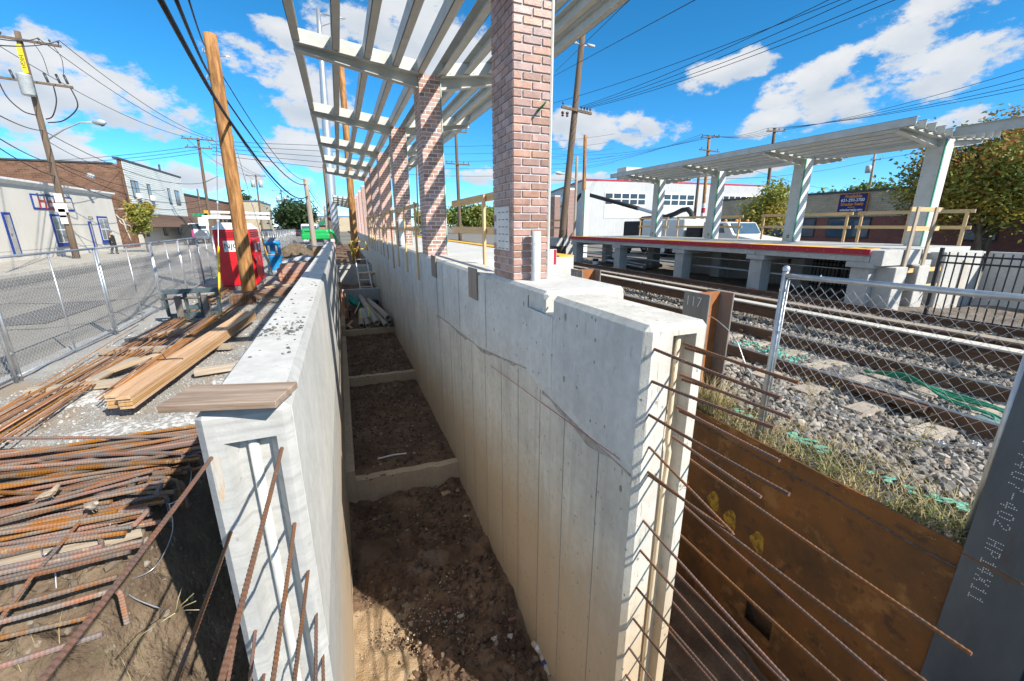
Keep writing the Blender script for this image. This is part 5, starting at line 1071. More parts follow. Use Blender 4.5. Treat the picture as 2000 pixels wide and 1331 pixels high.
# ------------------------------------------------------------------ trees
BARK = mat('tree_bark', (0.10, 0.075, 0.055), (0.20, 0.16, 0.12), scale=8, stretch=(1, 1, 0.3), bump=0.6, bscale=20, rough=0.95, world=True)
def leaf_mat(name, cols):
    m = stone_mat(name, cols, 0.6); t = m.node_tree; b = t.nodes['Principled BSDF']
    tr = t.nodes.new('ShaderNodeBsdfTranslucent'); mx_ = t.nodes.new('ShaderNodeMixShader'); mx_.inputs[0].default_value = 0.3
    src = b.inputs['Base Color'].links[0].from_socket; t.links.new(src, tr.inputs['Color']); out_ = t.nodes['Material Output']
    t.links.new(b.outputs[0], mx_.inputs[1]); t.links.new(tr.outputs[0], mx_.inputs[2]); t.links.new(mx_.outputs[0], out_.inputs['Surface']); return m
def tree(name, label, base, h, rad, n, m, trunk_h=0.35, leaf=0.16, clumps=26, squash=0.8, group='trees', seed=1, r0=0.12, multi=1, crown_mats=None, sgm=0.26):
    rg = np.random.default_rng(seed); base = np.array(base, float); t = thing(name, label, 'tree', base, group)
    cc = base+np.array((0, 0, h*(trunk_h+(1-trunk_h)*0.5))); R3 = np.array((rad, rad, h*(1-trunk_h)*0.5*1.0))
    cen = []
    while len(cen) < clumps:
        p = rg.normal(size=3); p = p/np.linalg.norm(p)*(0.35+0.6*rg.random()); 
        if p[2] < -0.75: continue
        cen.append(cc+p*R3)
    tm = MB()
    for q in range(multi):
        off = np.array((0.25*rad*(q-(multi-1)/2)*0.4, 0.1*(q % 2), 0)); top = base+np.array((0, 0, h*(trunk_h+0.22)))+off*3
        tm.tube([base+off*0.3+(0, 0, -0.1), base+off+(0, 0, h*trunk_h*0.5), base+off*1.6+(0, 0, h*trunk_h), top], [r0*1.25, r0, r0*0.8, r0*0.3], 8)
        for i, c in enumerate(cen[q::multi]):
            s = base+off*1.3+np.array((0, 0, h*trunk_h*(0.7+0.5*rg.random()))); mid = s+(c-s)*0.5+np.array((0, 0, 0.08*h)); tm.tube([s, mid, c], [r0*0.4, r0*0.22, r0*0.06], 5)
    tm.build('trunk', BARK, t)
    mats = crown_mats or [m]
    for mi, mm in enumerate(mats):
        cs = cen[mi::len(mats)]; k = int(n/len(mats)); ci = rg.integers(0, len(cs), k); sig = rad*sgm
        pos = np.array(cs)[ci]+rg.normal(size=(k, 3))*np.array((sig, sig, sig*squash))
        a = rg.normal(size=(k, 3)); a[:, 2] *= 0.6; a /= np.linalg.norm(a, axis=1)[:, None]; b = np.cross(a, rg.normal(size=(k, 3))); b /= np.linalg.norm(b, axis=1)[:, None]
        s = leaf*(0.6+0.8*rg.random((k, 1))); V = np.stack([pos-a*s, pos+b*s*0.5, pos+a*s, pos-b*s*0.5], 1).reshape(-1, 3); f = np.arange(4*k).reshape(-1, 4)
        put('crown', mesh_np('crown', V-base, f, mm), base, t)
    return t
LG = leaf_mat('leaf_green', [(0.08, 0.15, 0.03), (0.13, 0.20, 0.04), (0.18, 0.25, 0.06), (0.10, 0.16, 0.04)])
LA = leaf_mat('leaf_autumn', [(0.42, 0.17, 0.04), (0.32, 0.23, 0.045), (0.46, 0.11, 0.04), (0.23, 0.23, 0.045)])
LY_ = leaf_mat('leaf_yellow', [(0.42, 0.30, 0.04), (0.24, 0.24, 0.04), (0.48, 0.36, 0.06), (0.16, 0.20, 0.04)])
LO = leaf_mat('leaf_olive', [(0.24, 0.28, 0.05), (0.34, 0.34, 0.07), (0.18, 0.23, 0.04), (0.42, 0.36, 0.08)])
LD_ = leaf_mat('leaf_dark', [(0.025, 0.055, 0.018), (0.045, 0.085, 0.025), (0.035, 0.07, 0.02)])
tree('autumn_tree', 'large tree turning orange behind the concrete barriers at the right', (30.5, 11.3, -2.1), 6.8, 3.7, 34000, LO, 0.27, 0.10, 80, group='roadside trees', seed=3, r0=0.13, multi=4, crown_mats=[LA, LO, LY_, LO, LA, LG], sgm=0.17)
tree('autumn_tree', 'red-orange tree at the right edge of the picture', (34.5, 7.0, -2.1), 6.9, 3.2, 20000, LA, 0.16, 0.11, 44, group='roadside trees', seed=5, crown_mats=[LA, LO], sgm=0.18)
pb_ = onx(1495, 465, 24.0)
tree('young_tree', 'small yellow-leaved tree standing in front of the brick building', (27, 27/24*pb_[1], -2.2), 4.9, 1.75, 5200, LY_, 0.35, 0.11, 16, group='roadside trees', seed=8, r0=0.05, crown_mats=[LY_, LO])
for k, (px, Xd, h, r, lb) in enumerate([(1600, 75, 7.4, 3.0, 'round green tree behind the brick building, leftmost'), (1650, 78, 8.2, 3.4, 'round green tree behind the realty sign'), (1705, 74, 7.8, 3.2, 'round green tree behind the brick building, rightmost')]):
    p = onx(px, 440, Xd); tree('background_tree', lb, (Xd, p[1], -2.4), h, r, 9000, LG, 0.25, 0.34, 22, group='trees behind the brick building', seed=20+k)
for k, px in enumerate((845, 905, 935, 985, 1075)):
    p = ony(px, 440, 130.0); tree('background_tree', 'far green tree seen between the brick piers, %s' % ['leftmost', 'second', 'third', 'fourth', 'rightmost'][k], (p[0], 130, -2.4), 7+1.5*(k % 2), 5.0, 4200, LG if k % 2 else LO, 0.2, 0.5, 18, group='far trees along the line', seed=40+k)
# ------------------------------------------------------------------ vacuum truck behind the platform
TRW = mat('truck_white', (0.66, 0.68, 0.70), (0.72, 0.74, 0.75), scale=1, rough=0.35, world=True)
RUB = plain('rubber_black', (0.025, 0.026, 0.028), rough=0.7)
vt = thing('vacuum_truck', 'white vacuum truck with boom hose parked behind the far platform', 'truck', (22.2, 23, -2.2))
X0 = 21.2
MB().box((X0+0.2, 17.2, -1.55), (X0+2.2, 30, -1.25)).build('chassis', RUB, vt)
MB().box((X0, 22.3, -1.2), (X0+2.4, 26.6, 0.40)).build('tank_body', TRW, vt, bevel=0.12, seg=3)
for y in (22.9, 24.2, 25.4): MB().box((X0-0.03, y, -0.9), (X0, y+0.9, 0.2)).build('locker_door', TRW, vt, bevel=0.02)
MB().box((X0+0.1, 26.75, -1.2), (X0+2.3, 29.0, 0.30)).build('debris_tank', RUB, vt, bevel=0.1, seg=2)
MB().box((X0, 20.9, -1.2), (X0+2.4, 22.1, -0.1)).build('pump_box', RUB, vt, bevel=0.05)
cabm = MB().prism([(X0, 20.7, -1.3), (X0, 17.0, -1.3), (X0, 17.0, -0.75), (X0, 18.4, -0.55), (X0, 18.9, 0.15), (X0, 20.7, 0.2)], (2.4, 0, 0)); cab = cabm.build('cab', TRW, vt, bevel=0.08, seg=2)
MB().prism([(X0-0.02, 20.3, -0.45), (X0-0.02, 19.0, -0.45), (X0-0.02, 19.2, 0.05), (X0-0.02, 20.3, 0.08)], (0.03, 0, 0)).build('side_window', GLASSB, cab)
MB().prism([(X0+0.2, 18.40, -0.48), (X0+2.2, 18.40, -0.48), (X0+2.2, 18.84, 0.10), (X0+0.2, 18.84, 0.10)], (0, -0.03, 0.01)).build('windscreen', GLASSB, cab)
for x in (X0+0.3, X0+1.2, X0+2.1): MB().lathe([(0.09, 0), (0.09, 0.08), (0.05, 0.13), (0, 0.14)], (x, 19.3, 0.2), 10).build('roof_lamp', plain('amber', (0.7, 0.22, 0.02)), cab)
for y in (18.0, 24.3, 25.6, 28.6):
    for x in (X0+0.1, X0+2.0): 
        w_ = MB().lathe([(0.2, -0.01), (0.5, 0), (0.52, 0.05), (0.52, 0.27), (0.5, 0.3), (0.2, 0.31)], (x, y, -1.68), 20, axis=(1, 0, 0)).build('wheel', RUB, vt)
        MB().lathe([(0.0, -0.02), (0.28, -0.02), (0.3, 0.0)], (x, y, -1.68), 14, axis=(1, 0, 0)).build('rim', TRW, w_)
q0 = onx(1322, 428, X0+1.2); q1 = onx(1205, 396, X0+1.2)
MB().tube([q0, q0+(q1-q0)*0.62], [0.16, 0.13], 10).build('boom', TRW, vt); MB().box((X0+0.95, q0[1]-0.4, 0.2), (X0+1.45, q0[1]+0.5, q0[2]+0.1)).build('boom_mount', TRW, vt, bevel=0.04)
MB().tube([q0+(q1-q0)*0.60, q1+(q1-q0)*0.15, q1+(q1-q0)*0.75], [0.17, 0.17, 0.17], 12).tube([q1+(q1-q0)*0.75, q1+(q1-q0)*0.85+np.array((0, 0, -0.25)), q1+(q1-q0)*0.95+np.array((0, 0, -0.9))], 0.17, 12).build('boom_hose', RUB, vt)
hz = [onx(x, y, X0+0.9) for x, y in ((1300, 424), (1318, 418), (1332, 411), (1343, 409), (1350, 417), (1353, 430), (1352, 445))]
MB().tube([hz[0]+np.array((0, 2.6, -0.1))]+hz, 0.17, 12).build('suction_hose', RUB, vt)
# construction clutter at the end of the far platform
for k, (px, X, lb) in enumerate(((1108, 13.2, 'nearer'), (1082, 13.4, 'farther'))):
    y = onx(px, 445, X)[1]; 
    t = thing('brick_pier', 'unfinished brick pier beyond the far platform end, %s one' % ('right' if k == 0 else 'left'), 'brick pier', (X, y, -2.2), 'piers beyond the far platform')
    MB().box((X+0.01, y+0.01, -1.0), (X+0.42, y+0.6, 2.2-0.3*k)).build('core', MORT, t); bb = MB()
    for c in range(38-3*k):
        z = -0.95+c*0.08
        for (p, l) in runs(0.43, c, 0.012): bb.box((X+p-l/2, y, z), (X+p+l/2, y+0.02, z+0.066))
        for (p, l) in runs(0.6, c, 0.012): bb.box((X, y+p-l/2, z), (X+0.02, y+p+l/2, z+0.066))
    o = bb.build('bricks', BRK, t); o['kind'] = 'stuff'; MB().box((X-0.1, y-0.1, -2.4), (X+0.5, y+0.7, -0.98)).build('pedestal', CON_P, t)
tag(MB().box((12.4, 23.5, -1.25), (13.2, 34, -0.75)).build('precast_beam', CON_P), 'precast concrete beam on piers beyond the far platform', 'beam')
for k, y in enumerate((24.5, 28.5, 32.5)): tag(MB().box((12.5, y, -2.4), (13.0, y+0.45, -1.25)).build('concrete_pier', CON_P, bevel=0.01), 'concrete pier under the precast beam, %s' % ['nearest', 'middle', 'farthest'][k], 'pier', 'piers under the precast beam')
g3 = thing('guardrail', 'wooden guardrail on the precast beam beyond the far platform', 'guardrail', (12.8, 24, -0.75))
for z in (0.3, -0.15): board('rail', (12.8, 23.6, z), (12.8, 33.8, z), 0.04, 0.1, GW, g3)
for y in (23.7, 27, 30.2, 33.5): board('post', (12.77, y, -0.75), (12.77, y, 0.32), 0.085, 0.04, GW, g3, up=(1, 0, 0))
bk = thing('bucket', 'black bucket with a white label standing on the ballast', 'bucket', (12.2, 18.6, -2.05))
MB().lathe([(0.001, 0), (0.13, 0), (0.15, 0.36), (0.155, 0.38), (0.14, 0.38), (0.13, 0.05)], (12.15, 18.7, -2.05), 16).build('pail', RUB, bk); MB().lathe([(0.146, 0.1), (0.151, 0.26)], (12.15, 18.7, -2.05), 16).build('label', WSIGN, bk)
for k in range(7): tag(MB().tube([(13.6+0.25*k, 16.6+0.1*k, -2.0+0.1*(k % 2)), (14.6+0.2*k, 21.5, -1.98+0.1*(k % 2))], 0.10, 12).build('steel_pipe', GALV), 'grey pipe lying in the pile under the far platform end', 'pipe', 'pipes under the far platform')
hv = thing('traffic_cone', 'orange warning post beyond the far platform', 'post', (13.8, 30, -2.2)); MB().lathe([(0.2, 0), (0.2, 0.03), (0.14, 0.05), (0.05, 0.75), (0, 0.76)], (13.8, 30, -2.2), 14).build('cone', plain('cone_orange', (0.85, 0.2, 0.03)), hv)
sq = thing('stub_sign', 'small white sign with a red border behind the nearest pier', 'sign', (3.3, 6.2, -1.3)); a = ony(1076, 490, 6.0); MB().box((a[0]-0.02, 6.0, a[2]-0.35), (a[0]+0.10, 6.03, a[2]+0.02)).build('panel', WSIGN, sq); MB().box((a[0]+0.05, 5.997, a[2]-0.22), (a[0]+0.095, 5.999, a[2]+0.015)).build('red_mark', RED, sq)

# ------------------------------------------------------------------ temporary fence along the street
CL = chainlink_me(2.92, 1.70, 0.042, 0.0014)
def fence_panel(p0, p1, label):
    p0 = np.array(p0, float); p1 = np.array(p1, float); t = thing('fence_panel', label, 'fence', (*p0, -2.25), 'chain-link panels along the street')
    d = (p1-p0)/np.linalg.norm(p1-p0); a = math.atan2(d[1], d[0]); z0, z1 = -2.14, -0.43
    put('mesh', CL, (*(p0+d*0.04), z0), t, (0, 0, a))
    for f, r in ((0.012, 0.022), (0.5, 0.013), (0.988, 0.022)):
        q = p0+(p1-p0)*f; MB().tube([(*q, -2.24), (*q, z1+0.02)], r, 8).build('upright', GALV, t)
    for z, r in ((z1, 0.021), (z0+0.0, 0.020)): MB().tube([(*p0, z), (*p1, z)], r, 8).build('rail', GALV, t)
    q = p1; n_ = np.array((-d[1], d[0])); MB().box((q[0]-0.05, q[1]-0.03, -2.25), (q[0]+0.35, q[1]+0.03, -2.22)).build('foot', GALV, t)
    for z in (-0.75, -1.8): MB().lathe([(0.034, 0), (0.034, 0.04)], (*p0, z), 8).build('coupler', GALV, t)
FY = [5.1+3.03*k for k in range(22)]
fx = lambda y: -4.64 if y < 13 else (-4.64-0.085*(y-13) if y < 22 else -5.40-0.01*(y-22))
ordn = ['nearest', 'second', 'third', 'fourth', 'fifth', 'sixth', 'seventh', 'eighth', 'ninth', 'tenth', 'eleventh', 'twelfth', 'thirteenth', 'fourteenth', 'fifteenth', 'sixteenth', 'seventeenth', 'eighteenth', 'nineteenth', 'twentieth', 'twenty-first']
for k in range(21): fence_panel((fx(FY[k]), FY[k]), (fx(FY[k+1]), FY[k+1]-0.03), 'chain-link panel along the street, %s from the camera' % ordn[k])

# ------------------------------------------------------------------ portable toilets
TRED = plain('toilet_red', (0.62, 0.012, 0.018), rough=0.42, var=0.06)
TROOF = plain('toilet_roof', (0.68, 0.70, 0.73), rough=0.5, var=0.04)
TGREY = plain('skid_grey', (0.14, 0.15, 0.17), rough=0.6)
def toilet(x0, y0, label, sign):
    t = thing('portable_toilet', label, 'portable toilet', (x0+0.55, y0+0.55, -2.22), 'portable toilets by the fence'); w_, d, h = 1.12, 1.14, 2.0; zb = -2.12
    MB().box((x0-0.02, y0-0.02, -2.22), (x0+w_+0.02, y0+d+0.02, zb)).build('skid', TGREY, t, bevel=0.02)
    MB().box((x0, y0, zb), (x0+w_, y0+d, zb+h)).build('cabin', TRED, t, bevel=0.05, seg=3)
    for (a, b) in ((0.06, 0.50), (0.62, 1.06)):
        for (c, e) in ((0.12, 0.80), (0.86, 1.66)): MB().box((x0+a, y0-0.012, zb+c), (x0+b, y0, zb+e)).build('wall_panel', TRED, t, bevel=0.01)
    for k in range(3):
        MB().box((x0+0.10, y0-0.014, zb+1.74+0.07*k), (x0+w_-0.1, y0-0.002, zb+1.765+0.07*k)).build('vent_slot', plain('vent_dark', (0.12, 0.01, 0.01)), t)
        MB().box((x0+w_+0.002, y0+0.12, zb+1.74+0.07*k), (x0+w_+0.014, y0+d-0.12, zb+1.765+0.07*k)).build('vent_slot', plain('vent_dark', (0.12, 0.01, 0.01)), t)
    dr = MB().box((x0+w_, y0+0.16, zb+0.06), (x0+w_+0.03, y0+d-0.16, zb+1.68)).build('door', TRED, t, bevel=0.015)
    MB().box((x0+w_+0.03, y0+0.24, zb+0.82), (x0+w_+0.05, y0+0.30, zb+1.0)).build('latch', TGREY, dr); MB().box((x0+w_+0.03, y0+0.45, zb+1.2), (x0+w_+0.036, y0+0.72, zb+1.5)).build('notice', WSIGN, dr)
    e = 0.04; zt = zb+h
    v = [(x0-e, y0-e, zt), (x0+w_+e, y0-e, zt), (x0+w_+e, y0+d+e, zt), (x0-e, y0+d+e, zt), (x0+0.18, y0+0.2, zt+0.24), (x0+w_-0.18, y0+0.2, zt+0.24), (x0+w_-0.18, y0+d-0.2, zt+0.24), (x0+0.18, y0+d-0.2, zt+0.24)]
    MB().add(v, [(3, 2, 1, 0), (4, 5, 6, 7), (0, 1, 5, 4), (1, 2, 6, 5), (2, 3, 7, 6), (3, 0, 4, 7)]).build('roof', TROOF, t, bevel=0.03, seg=2)
    if sign:
        MB().box((x0+0.27, y0-0.02, zb+1.24), (x0+0.74, y0-0.013, zb+1.62)).build('sign', WSIGN, t); lettering('NJC', 0.26, plain('ink', (0.02, 0.02, 0.02)), (x0+0.50, y0-0.024, zb+1.43), (1, 0, 0), (0, 0, 1), t, 0.002, 0.0)
toilet(-4.12, 17.8, 'red portable toilet with white roof, nearer of the two by the fence', True); toilet(-4.22, 19.15, 'red portable toilet with white roof, farther of the two by the fence', False)

# ------------------------------------------------------------------ hand-wash stand
BLUE = plain('wash_blue', (0.015, 0.26, 0.58), rough=0.4, var=0.08); WG = plain('wash_grey', (0.25, 0.27, 0.29), rough=0.6)
hx, hy = -2.95, 22.4
hw = thing('hand_wash_stand', 'blue plastic hand-wash stand beside the red toilets', 'hand-wash stand', (hx, hy, -2.22))
MB().lathe([(0.001, 0), (0.36, 0), (0.36, 0.20), (0.32, 0.24)], (hx, hy, -2.22), 18).build('base', WG, hw)
MB().lathe([(0.31, 0.24), (0.30, 0.6), (0.36, 0.82), (0.40, 0.92), (0.36, 0.93), (0.2, 0.88), (0.001, 0.86)], (hx, hy, -2.22), 18).build('basin', BLUE, hw)
MB().lathe([(0.37, 0.90), (0.43, 0.94), (0.40, 0.99), (0.34, 0.97)], (hx, hy, -2.22), 18).build('rim', WG, hw)
MB().box((hx-0.10, hy-0.16, -1.32), (hx+0.10, hy+0.16, -0.85)).build('dispenser', BLUE, hw, bevel=0.05, seg=2)
for s in (-1, 1): MB().box((hx+s*0.27-0.06, hy-0.12, -1.28), (hx+s*0.27+0.06, hy+0.12, -0.78)).build('side_post', BLUE, hw, bevel=0.03)
MB().lathe([(0.30, 0), (0.36, 0.04), (0.35, 0.2), (0.30, 0.24)], (hx, hy, -0.86), 18).build('head', BLUE, hw); MB().lathe([(0.34, 0.22), (0.34, 0.3), (0.25, 0.35), (0.001, 0.36)], (hx, hy, -0.86), 18).build('lid', WG, hw)

# ------------------------------------------------------------------ fork carriage lying in the yard
SLATE = mat('slate_steel', (0.045, 0.075, 0.085), (0.085, 0.12, 0.13), scale=5, rough=0.55, spots=[((0.25, 0.20, 0.15), 7, 0.62, 0.6)], world=True)
FORK = mat('fork_steel', (0.10, 0.09, 0.08), (0.20, 0.17, 0.14), scale=6, rough=0.6, world=True)
fc = thing('fork_carriage', 'dark pallet-fork carriage standing on the gravel behind the lumber', 'fork carriage', (-3.45, 11.8, -2.2))
def P3(px, py, Y): return ony(px, py, Y)
yc = 11.9; xl_, xr_ = P3(323, 600, yc)[0], P3(432, 600, yc)[0]
MB().beam((xl_, yc, -1.47), (xr_, yc, -1.47), 0.07, 0.11).build('top_bar', SLATE, fc, bevel=0.008)
MB().tube([(xl_-0.03, yc-0.08, -1.62), (xr_+0.03, yc-0.08, -1.62)], 0.028, 10).build('pivot_bar', FORK, fc)
for x in (xl_+0.03, xl_+0.42, xr_-0.40, xr_-0.03):
    MB().prism([(x-0.02, yc-0.12, -1.52), (x-0.02, yc+0.05, -1.44), (x-0.02, yc+0.07, -2.02), (x-0.02, yc-0.03, -2.05)], (0.04, 0, 0)).build('side_plate', SLATE, fc)
MB().beam((xl_+0.4, yc+0.02, -1.86), (xr_-0.35, yc+0.02, -1.86), 0.06, 0.10).build('cross_bar', SLATE, fc); MB().beam((xl_+0.05, yc+0.02, -2.06), (xr_-0.02, yc+0.02, -2.06), 0.08, 0.14).build('bottom_bar', SLATE, fc)
for x in (xl_+0.30, xr_-0.27):
    MB().prism([(x-0.065, yc-0.10, -1.56), (x-0.065, yc-0.15, -1.56), (x-0.065, yc-0.17, -2.10), (x-0.065, yc-1.35, -2.15), (x-0.065, yc-1.35, -2.165), (x-0.065, yc-0.12, -2.175)], (0.13, 0, 0)).build('fork', FORK, fc, bevel=0.006)
# ------------------------------------------------------------------ stirrup row, far bundles, crates and pipes
st = MB(); pts = []
for k in range(26):
    x = -3.02+0.02*k; y = 13.4+0.03*k
    st2 = MB().tube([(x, y, -2.2), (x+0.03, y+0.04, -1.86), (x+0.07, y+0.28, -1.84), (x+0.05, y+0.25, -2.2)], 0.0075, 5)
    tag(st2.build('stirrup', RUST), 'rusty bent stirrup in the upright row near the wooden pole', 'stirrup', 'stirrups in a row')
for k in range(8):
    x = -2.45+0.015*k; tag(MB().tube([(x, 13.7+0.05*k, -1.9), (x+0.3+0.06*k, 13.55+0.1*k, -2.19)], 0.008, 5).build('loose_bar', RUST), 'short rusty bar fanned out from the stirrup row', 'bar', 'fanned bars by the stirrups')
for k in range(30):
    y = 14.6+0.05*k; z = -2.15+0.03*(k % 3); tag(MB().tube([(-2.95+0.04*rng.normal(), y, z), (-2.2+0.05*rng.normal(), y+0.35, z+0.02), (-1.75+0.08*rng.random(), y+0.5, z+0.02)], 0.012, 5).build('rebar', RUST), 'rusty bar in the bundle at the foot of the wooden pole', 'rebar', 'bars at the foot of the pole')
tag(board('pale_board', (-2.6, 16.4, -2.03), (-1.7, 17.0, -2.03), 0.13, 0.04, PINEW), 'pale board lying over the rebar bundle by the wooden pole', 'board')
BROWN = mat('brown_crate', (0.27, 0.16, 0.075), (0.33, 0.20, 0.10), scale=2, world=True)
cr_ = thing('crate', 'tall brown plywood crate leaning at the far end of the left wall', 'crate', (-1.4, 25.4, -2.2))
a = ony(609, 475, 24.5); b = ony(641, 475, 24.5)
MB().box((a[0], 24.5, -2.25), (min(b[0]+0.25, -0.75), 25.6, -1.03)).build('box', BROWN, cr_, bevel=0.01); MB().box((a[0]-0.03, 24.47, -1.03), (-0.72, 25.65, -1.0)).build('lid', GALV, cr_)
COPP = mat('reddish_ply', (0.34, 0.17, 0.10), (0.44, 0.25, 0.16), scale=3, rough=0.8, objrand=0.2)
for k in range(8):
    tag(board('plywood_sheet', (-2.55+0.04*rng.normal(), 19.9+0.1*k, -2.12+0.055*k), (-1.35+0.04*rng.normal(), 20.1+0.1*k, -2.11+0.055*k), 1.1, 0.03, COPP, up=(0.0, -0.25, 1)), 'reddish plywood sheet in the stack past the hand-wash stand', 'plywood', 'plywood stack by the wall')
PGREY = plain('grey_pipe', (0.40, 0.43, 0.46), rough=0.5, var=0.15)
for k in range(22):
    L_ = 1.9+0.6*rng.random(); x = -3.4+0.085*(k % 11)*2; z = -2.1+0.19*(k//8)+0.05*rng.random(); r = 0.05+0.04*rng.random()
    tag(MB().tube([(x, 24.2+0.2*rng.random(), z), (x+0.6, 24.2+L_, z+0.05)], r, 10).build('pipe', PGREY), 'grey pipe in the heap beside the brown crate', 'pipe', 'pipe heap by the crate')
tp_ = MB().tube([(-2.35, 20.9, -1.7), (-2.1, 21.4, -1.62), (-1.8, 21.0, -1.7), (-2.0, 20.5, -1.75), (-2.4, 20.7, -1.72), (-2.2, 19.4, -2.1)], 0.012, 5); tag(tp_.build('scrap_wire', WIREG), 'tangled grey wire lying by the plywood stack', 'wire')
def mound(name, c, r, h, m, label):
    n_ = 22; v = [(c[0], c[1], c[2]+h)]; f = []
    for j in range(1, 8):
        for i in range(n_):
            a = 6.2832*i/n_; rr = r*j/7*(1+0.12*math.sin(3*a+j)); v.append((c[0]+rr*math.cos(a), c[1]+rr*math.sin(a), c[2]+h*(0.5+0.5*math.cos(math.pi*j/7))+0.06*h*rng.normal()))
    for i in range(n_): f.append((0, 1+i, 1+(i+1) % n_))
    for j in range(6):
        for i in range(n_): f.append((1+j*n_+i, 1+(j+1)*n_+i, 1+(j+1)*n_+(i+1) % n_, 1+j*n_+(i+1) % n_))
    return tag(MB().add(v, f, True).build(name, m), label, 'dirt pile')
mound('dirt_pile', (-3.0, 33.5, -2.3), 2.0, 1.15, DIRT, 'mound of brown dirt in front of the green excavator')
# ------------------------------------------------------------------ green excavator
EXG = plain('excavator_green', (0.01, 0.36, 0.085), rough=0.4, var=0.1); Y0 = 44.0
ex = thing('excavator', 'green excavator parked beyond the dirt mound', 'excavator', (-2, Y0, -2.3))
A = ony(591, 473, Y0); B = ony(641, 447, Y0); x0, x1 = A[0], B[0]; z0, z1 = A[2]+0.35, B[2]+0.05
MB().box((x0, Y0, z0), (x0+(x1-x0)*0.45, Y0+2.6, z1-0.05)).build('cab_side', EXG, ex, bevel=0.15, seg=3); MB().box((x0+(x1-x0)*0.42, Y0+0.05, z0), (x1, Y0+2.5, z1-0.1)).build('engine_cover', EXG, ex, bevel=0.2, seg=3)
MB().box((x0-0.05, Y0-0.08, z0-0.15), (x1+0.05, Y0+2.6, z0+0.38)).build('counterweight', EXG, ex, bevel=0.12, seg=3)
MB().box((x0+0.25, Y0-0.02, z0+0.55), (x0+0.95, Y0+0.02, z1-0.25)).build('window', GLASS, ex)
for s in (0.1, 2.0): MB().box((x0+0.2, Y0+s, -2.3), (x1-0.1, Y0+s+0.6, -1.75)).build('track', RUB, ex, bevel=0.2, seg=3)
MB().box((x0+0.6, Y0+0.3, -1.9), (x1-0.6, Y0+2.2, z0-0.1)).build('undercarriage', TGREY, ex)
c = np.array((x1-0.2, Y0+1.0, z0+0.4)); MB().beam(c, c+np.array((0.45, -0.2, 0.25)), 0.3, 0.3).beam(c+np.array((0.45, -0.2, 0.25)), c+np.array((0.85, -0.6, -0.75)), 0.2, 0.2).build('boom', EXG, ex, bevel=0.04)
def orange_barrel(x, y, label):
    t = thing('traffic_barrel', label, 'traffic barrel', (x, y, -2.25)); OR = plain('barrel_orange', (0.85, 0.13, 0.02), rough=0.5)
    for k in range(4): MB().lathe([(0.28-0.02*k, 0.25*k), (0.27-0.02*k, 0.25*k+0.245)], (x, y, -2.25), 14).build('stripe', OR if k % 2 == 0 else WSIGN, t)
    MB().lathe([(0.36, 0), (0.36, 0.06), (0.28, 0.08)], (x, y, -2.25), 14).build('base', RUB, t)
p = onz(576, 478, -2.2); orange_barrel(-4.6, 26.5, 'orange traffic barrel behind the hand-wash stand'); orange_barrel(-0.75, 46, 'orange traffic barrel beside the green excavator')
# ------------------------------------------------------------------ pit clutter
TUBE = mat('sonotube', (0.36, 0.31, 0.25), (0.46, 0.41, 0.35), scale=5, rough=0.85, objrand=0.15)
for k, (a, b, r) in enumerate([((0.42, 16.6, -3.70), (0.55, 20.5, -3.70), 0.10), ((0.66, 16.5, -3.70), (0.62, 20.4, -3.7), 0.10), ((0.98, 16.4, -3.60), (0.62, 21.2, -3.3), 0.105), ((1.18, 16.9, -3.68), (0.75, 21.4, -3.45), 0.11), ((1.42, 16.3, -3.42), (0.95, 20.6, -3.4), 0.115), ((1.30, 15.9, -3.62), (1.0, 20.2, -3.62), 0.105), ((1.48, 16.6, -3.66), (1.2, 21.0, -3.66), 0.10), ((0.85, 16.9, -3.72), (0.8, 20.8, -3.72), 0.09)]):
    a = np.array(a); b = np.array(b); d = (b-a)/np.linalg.norm(b-a)
    t = MB().lathe([(r*0.9, np.linalg.norm(b-a)), (r, np.linalg.norm(b-a)), (r, 0), (r*0.88, 0), (r*0.88, 0.5), (0.001, 0.5)], a, 16, axis=d)
    tag(t.build('form_tube', TUBE), 'brown cardboard form tube in the pile at the far end of the pit', 'form tube', 'form tubes in the pit')
lev = thing('pallet_grate', 'small yellow-edged grille lying on the form tubes in the pit', 'grille', (0.62, 17.5, -3.5)); YG = plain('yellow_green', (0.50, 0.55, 0.05))
for s in (0, 1): MB().beam((0.44+0.32*s, 17.3, -3.57+0.05*s), (0.50+0.32*s, 18.7, -3.40+0.05*s), 0.04, 0.04).build('side_bar', YG, lev)
for k in range(9): MB().beam((0.45, 17.38+0.15*k, -3.555+0.018*k), (0.79, 17.38+0.15*k, -3.505+0.018*k), 0.04, 0.02).build('slat', TROOF, lev)
ALU = plain('ladder_aluminium', (0.55, 0.56, 0.57), rough=0.35, metal=0.6)
ld = thing('ladder', 'grey step ladder standing against the end of the pit', 'ladder', (0.95, 24, -3.9))
l0 = np.array((0.72, 22.0, -3.85)); l1 = np.array((0.62, 23.3, -1.55)); wv = np.array((0.62, 0, 0))
for s in (0, 1): MB().beam(l0+wv*s, l1+wv*s*0.85, 0.04, 0.09).build('stile', ALU, ld)
for k in range(7):
    f = 0.08+k*0.145; a = l0+(l1-l0)*f; MB().beam(a, a+wv*(1-0.15*f), 0.10, 0.035).build('rung', ALU, ld)
YR = plain('yellow_rail', (0.72, 0.50, 0.02), rough=0.5)
yr = thing('safety_gate', 'yellow tubular safety rail at the head of the ladder', 'safety rail', (0.9, 25, -2.3))
y_ = 25.5; g0 = ony(684, 472, y_); g1 = ony(713, 472, y_); g2 = ony(718, 490, y_)
